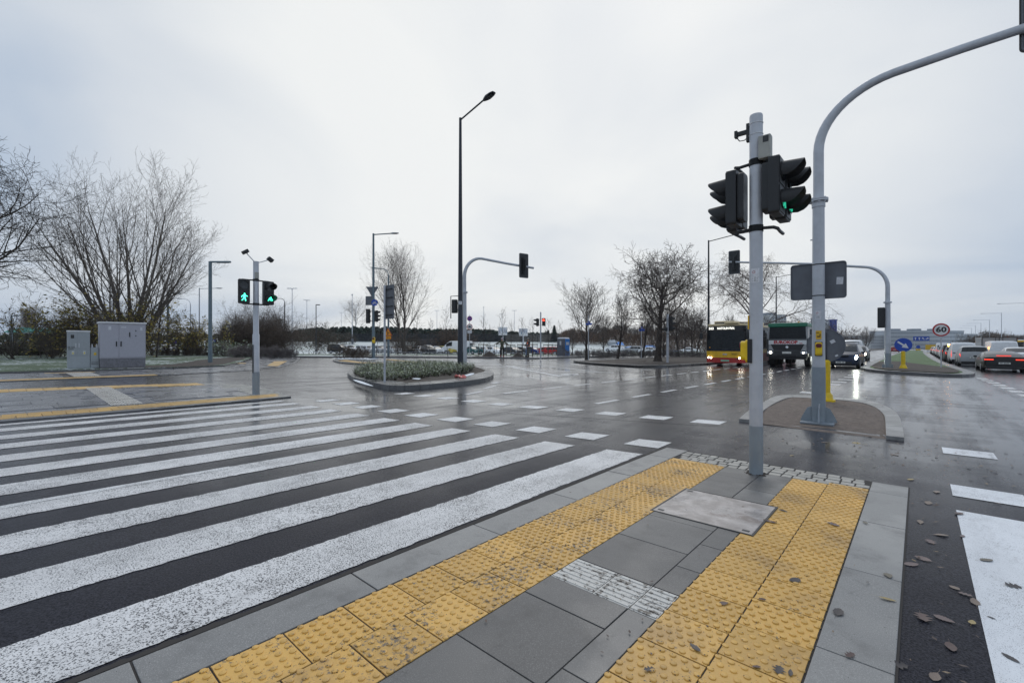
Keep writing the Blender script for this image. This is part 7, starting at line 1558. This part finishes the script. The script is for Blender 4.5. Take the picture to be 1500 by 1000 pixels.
NEARL_ = [(1018, 949, 'dark', 13, 'dark curled leaf on the dirty yellow tile near the bottom'), (951, 981, 'dark', 11, 'dark leaf with upturned stalk on the yellow paving at the bottom edge'), (1164, 850, 'dark', 11, 'dark ragged leaf on the right yellow strip near the stained patch'), (1060, 884, 'brown', 9, 'small red-brown leaf on the right yellow strip'), (1117, 878, 'brown', 7, 'tiny reddish leaf beside the joint of the yellow strip'),
          (1141, 982, 'dark', 12, 'dark leaf pair member low on the right yellow strip'), (1158, 986, 'dark', 9, 'second dark leaf close to the grey kerb at the bottom'), (1108, 977, 'brown', 8, 'narrow brown leaf on the bottom yellow tiles'), (1128, 764, 'brown', 12, 'red-brown lobed leaf on the corner of the access cover'), (1221, 768, 'pink', 11, 'pinkish leaf on the right yellow strip above the stained patch'), (1147, 748, 'dark', 8, 'dark narrow leaf touching the right of the access cover'),
          (1228, 897, 'dark', 14, 'long dark leaf on the right grey kerb'), (1300, 878, 'yellow', 13, 'yellow curled leaf on the right grey kerb'), (1245, 960, 'brown', 12, 'torn brown leaf on the lowest right kerb stone'), (1268, 766, 'olive', 7, 'thin twig-like leaf high on the right kerb'), (1301, 843, 'olive', 10, 'shrivelled leaf lying by a kerb joint on the right'), (1335, 826, 'pink', 13, 'pale pink leaf resting against the right kerb edge'),
          (1352, 904, 'brown', 17, 'long red-brown leaf on the dark asphalt beside the right kerb'), (1383, 906, 'pink', 15, 'broad grey-pink leaf on the dark asphalt strip'), (1393, 947, 'brown', 15, 'red-brown pointed leaf on the dark asphalt strip'), (1428, 881, 'tan', 13, 'tan leaf at the edge of the white block marking'), (1414, 870, 'pink', 10, 'pale leaf just above the tan one'), (1398, 860, 'tan', 9, 'small tan leaf in the dark asphalt strip'), (1424, 911, 'yellow', 9, 'small yellow-brown leaf on the dark asphalt strip'),
          (1480, 963, 'dark', 14, 'dark leaf on the white marking at the right edge'), (1484, 858, 'dark', 12, 'dark bar-shaped leaf high on the white marking'), (1452, 904, 'dark', 6, 'tiny dark speck leaf on the white marking'), (1445, 820, 'olive', 13, 'olive curled leaf with a long stalk on the white marking'), (1370, 990, 'tan', 15, 'tan leaf at the bottom of the asphalt strip'), (1316, 972, 'dark', 16, 'grey leaf half over the lowest right kerb joint'),
          (1360, 736, 'tan', 11, 'light star-like leaf on the asphalt between kerb and marking'), (1348, 764, 'tan', 11, 'pale leaf on the asphalt right of the kerb'), (1378, 783, 'tan', 12, 'pointed pale leaf right of the kerb joint'), (1363, 793, 'pink', 9, 'pinkish small leaf right of the kerb joint'), (1410, 785, 'pink', 9, 'leaf touching the corner of the white marking'), (1352, 818, 'pink', 12, 'long pale leaf across the asphalt strip'), (1405, 752, 'brown', 11, 'brown twig-like leaf on the top edge of the big white marking'),
          (1254, 648, 'yellow', 7, 'bright orange-yellow leaf on the wet path'), (1334, 702, 'yellow', 8, 'yellow leaf on the asphalt near the kerb corner'), (1372, 720, 'tan', 9, 'tan leaf near the narrow white marking'), (1310, 665, 'tan', 8, 'tan leaf on the wet path near its puddle'), (1208, 647, 'tan', 6, 'pale leaf on the path below the soil refuge'), (1160, 666, 'yellow', 5, 'tiny yellow leaf on the path right of the signal pole'), (1268, 722, 'yellow', 6, 'yellow leaf on the setts at the corner')]
for i, (px_, py_, c, sz, lb) in enumerate(NEARL_):
    x, y = P(px_, py_, .012 if px_ < 1330 else .005); t = depth(x, y); on = -2.57 < x < -.07 and y < 6.05; q = leaf_mesh('lobed' if i % 4 == 1 else 'plain', i); r_ = random.Random(i*7)
    s_ = sz/671*t*1.65; o = mk('fallen_leaf', q, M['lf_'+c], loc=(x, y, G(x, y)+(.0165 if on else .006)), rot=(r_.uniform(-.10, .10), r_.uniform(-.08, .08), r_.uniform(0, 6.3)), smooth=True); o.scale = (s_, s_*r_.uniform(.55, 1.0), s_*.35); tag(o, lb, 'leaf', 'fallen leaves')
rng = random.Random(9); q = MB()
def litter(q, n, f, s0, s1):
    for _ in range(n):
        x, y = f(); z = G(x, y)+.009+(.008 if (-2.57 < x < -.07 and y < 6.05) else 0)+(.07 if -2.4 < x < -.4 and 9.2 < y < 13.8 else 0); a = rng.uniform(0, 6.28); s = rng.uniform(s0, s1); u = Vector((math.cos(a), math.sin(a), rng.uniform(-.15, .15)))*s; v = Vector((-math.sin(a), math.cos(a), rng.uniform(-.2, .2)))*s*.5; c = Vector((x, y, z+.003)); q.add([c-u, c-v*.9-u*.1, c+u, c+v+u*.2], [(0, 1, 2, 3)])
litter(q, 210, lambda: (rng.uniform(-2.2, 1.2), rng.triangular(6.1, 9.5, 8)), .010, .030); litter(q, 60, lambda: (rng.uniform(-.1, 1.6), rng.uniform(5, 14)), .015, .04); litter(q, 25, lambda: (rng.uniform(-.05, .25), rng.uniform(2.5, 6)), .008, .02)
litter(q, 45, lambda: (rng.uniform(-1, 3), rng.uniform(12, 26)), .02, .05); litter(q, 60, lambda: (rng.uniform(-2.5, -.1), rng.uniform(1.5, 6)), .006, .014); litter(q, 40, lambda: (rng.uniform(-2.3, -.5), rng.uniform(9.5, 13.5)), .02, .045); litter(q, 120, lambda: (rng.uniform(-18, -12), rng.uniform(4.2, 7)), .01, .03)
tag(mk('leaf_litter', q, M['leaf_fallen']), 'scattered small leaf scraps over path and asphalt', 'leaf litter', kind='stuff')
# ================================================================== damp air
hz = MB(); hz.box((0, 160, 12), (900, 900, 36)); ho = mk('haze', hz, None)
hm = bpy.data.materials.new('haze'); hm.use_nodes = True; nt = hm.node_tree; nt.nodes.clear(); o_ = nt.nodes.new('ShaderNodeOutputMaterial'); v_ = nt.nodes.new('ShaderNodeVolumePrincipled'); v_.inputs['Color'].default_value = (.86, .90, .95, 1); v_.inputs['Density'].default_value = .00022; v_.inputs['Anisotropy'].default_value = .2; nt.links.new(v_.outputs[0], o_.inputs['Volume'])
ho.data.materials.append(hm); tag(ho, 'thin cold haze over the whole junction', 'haze', kind='stuff')
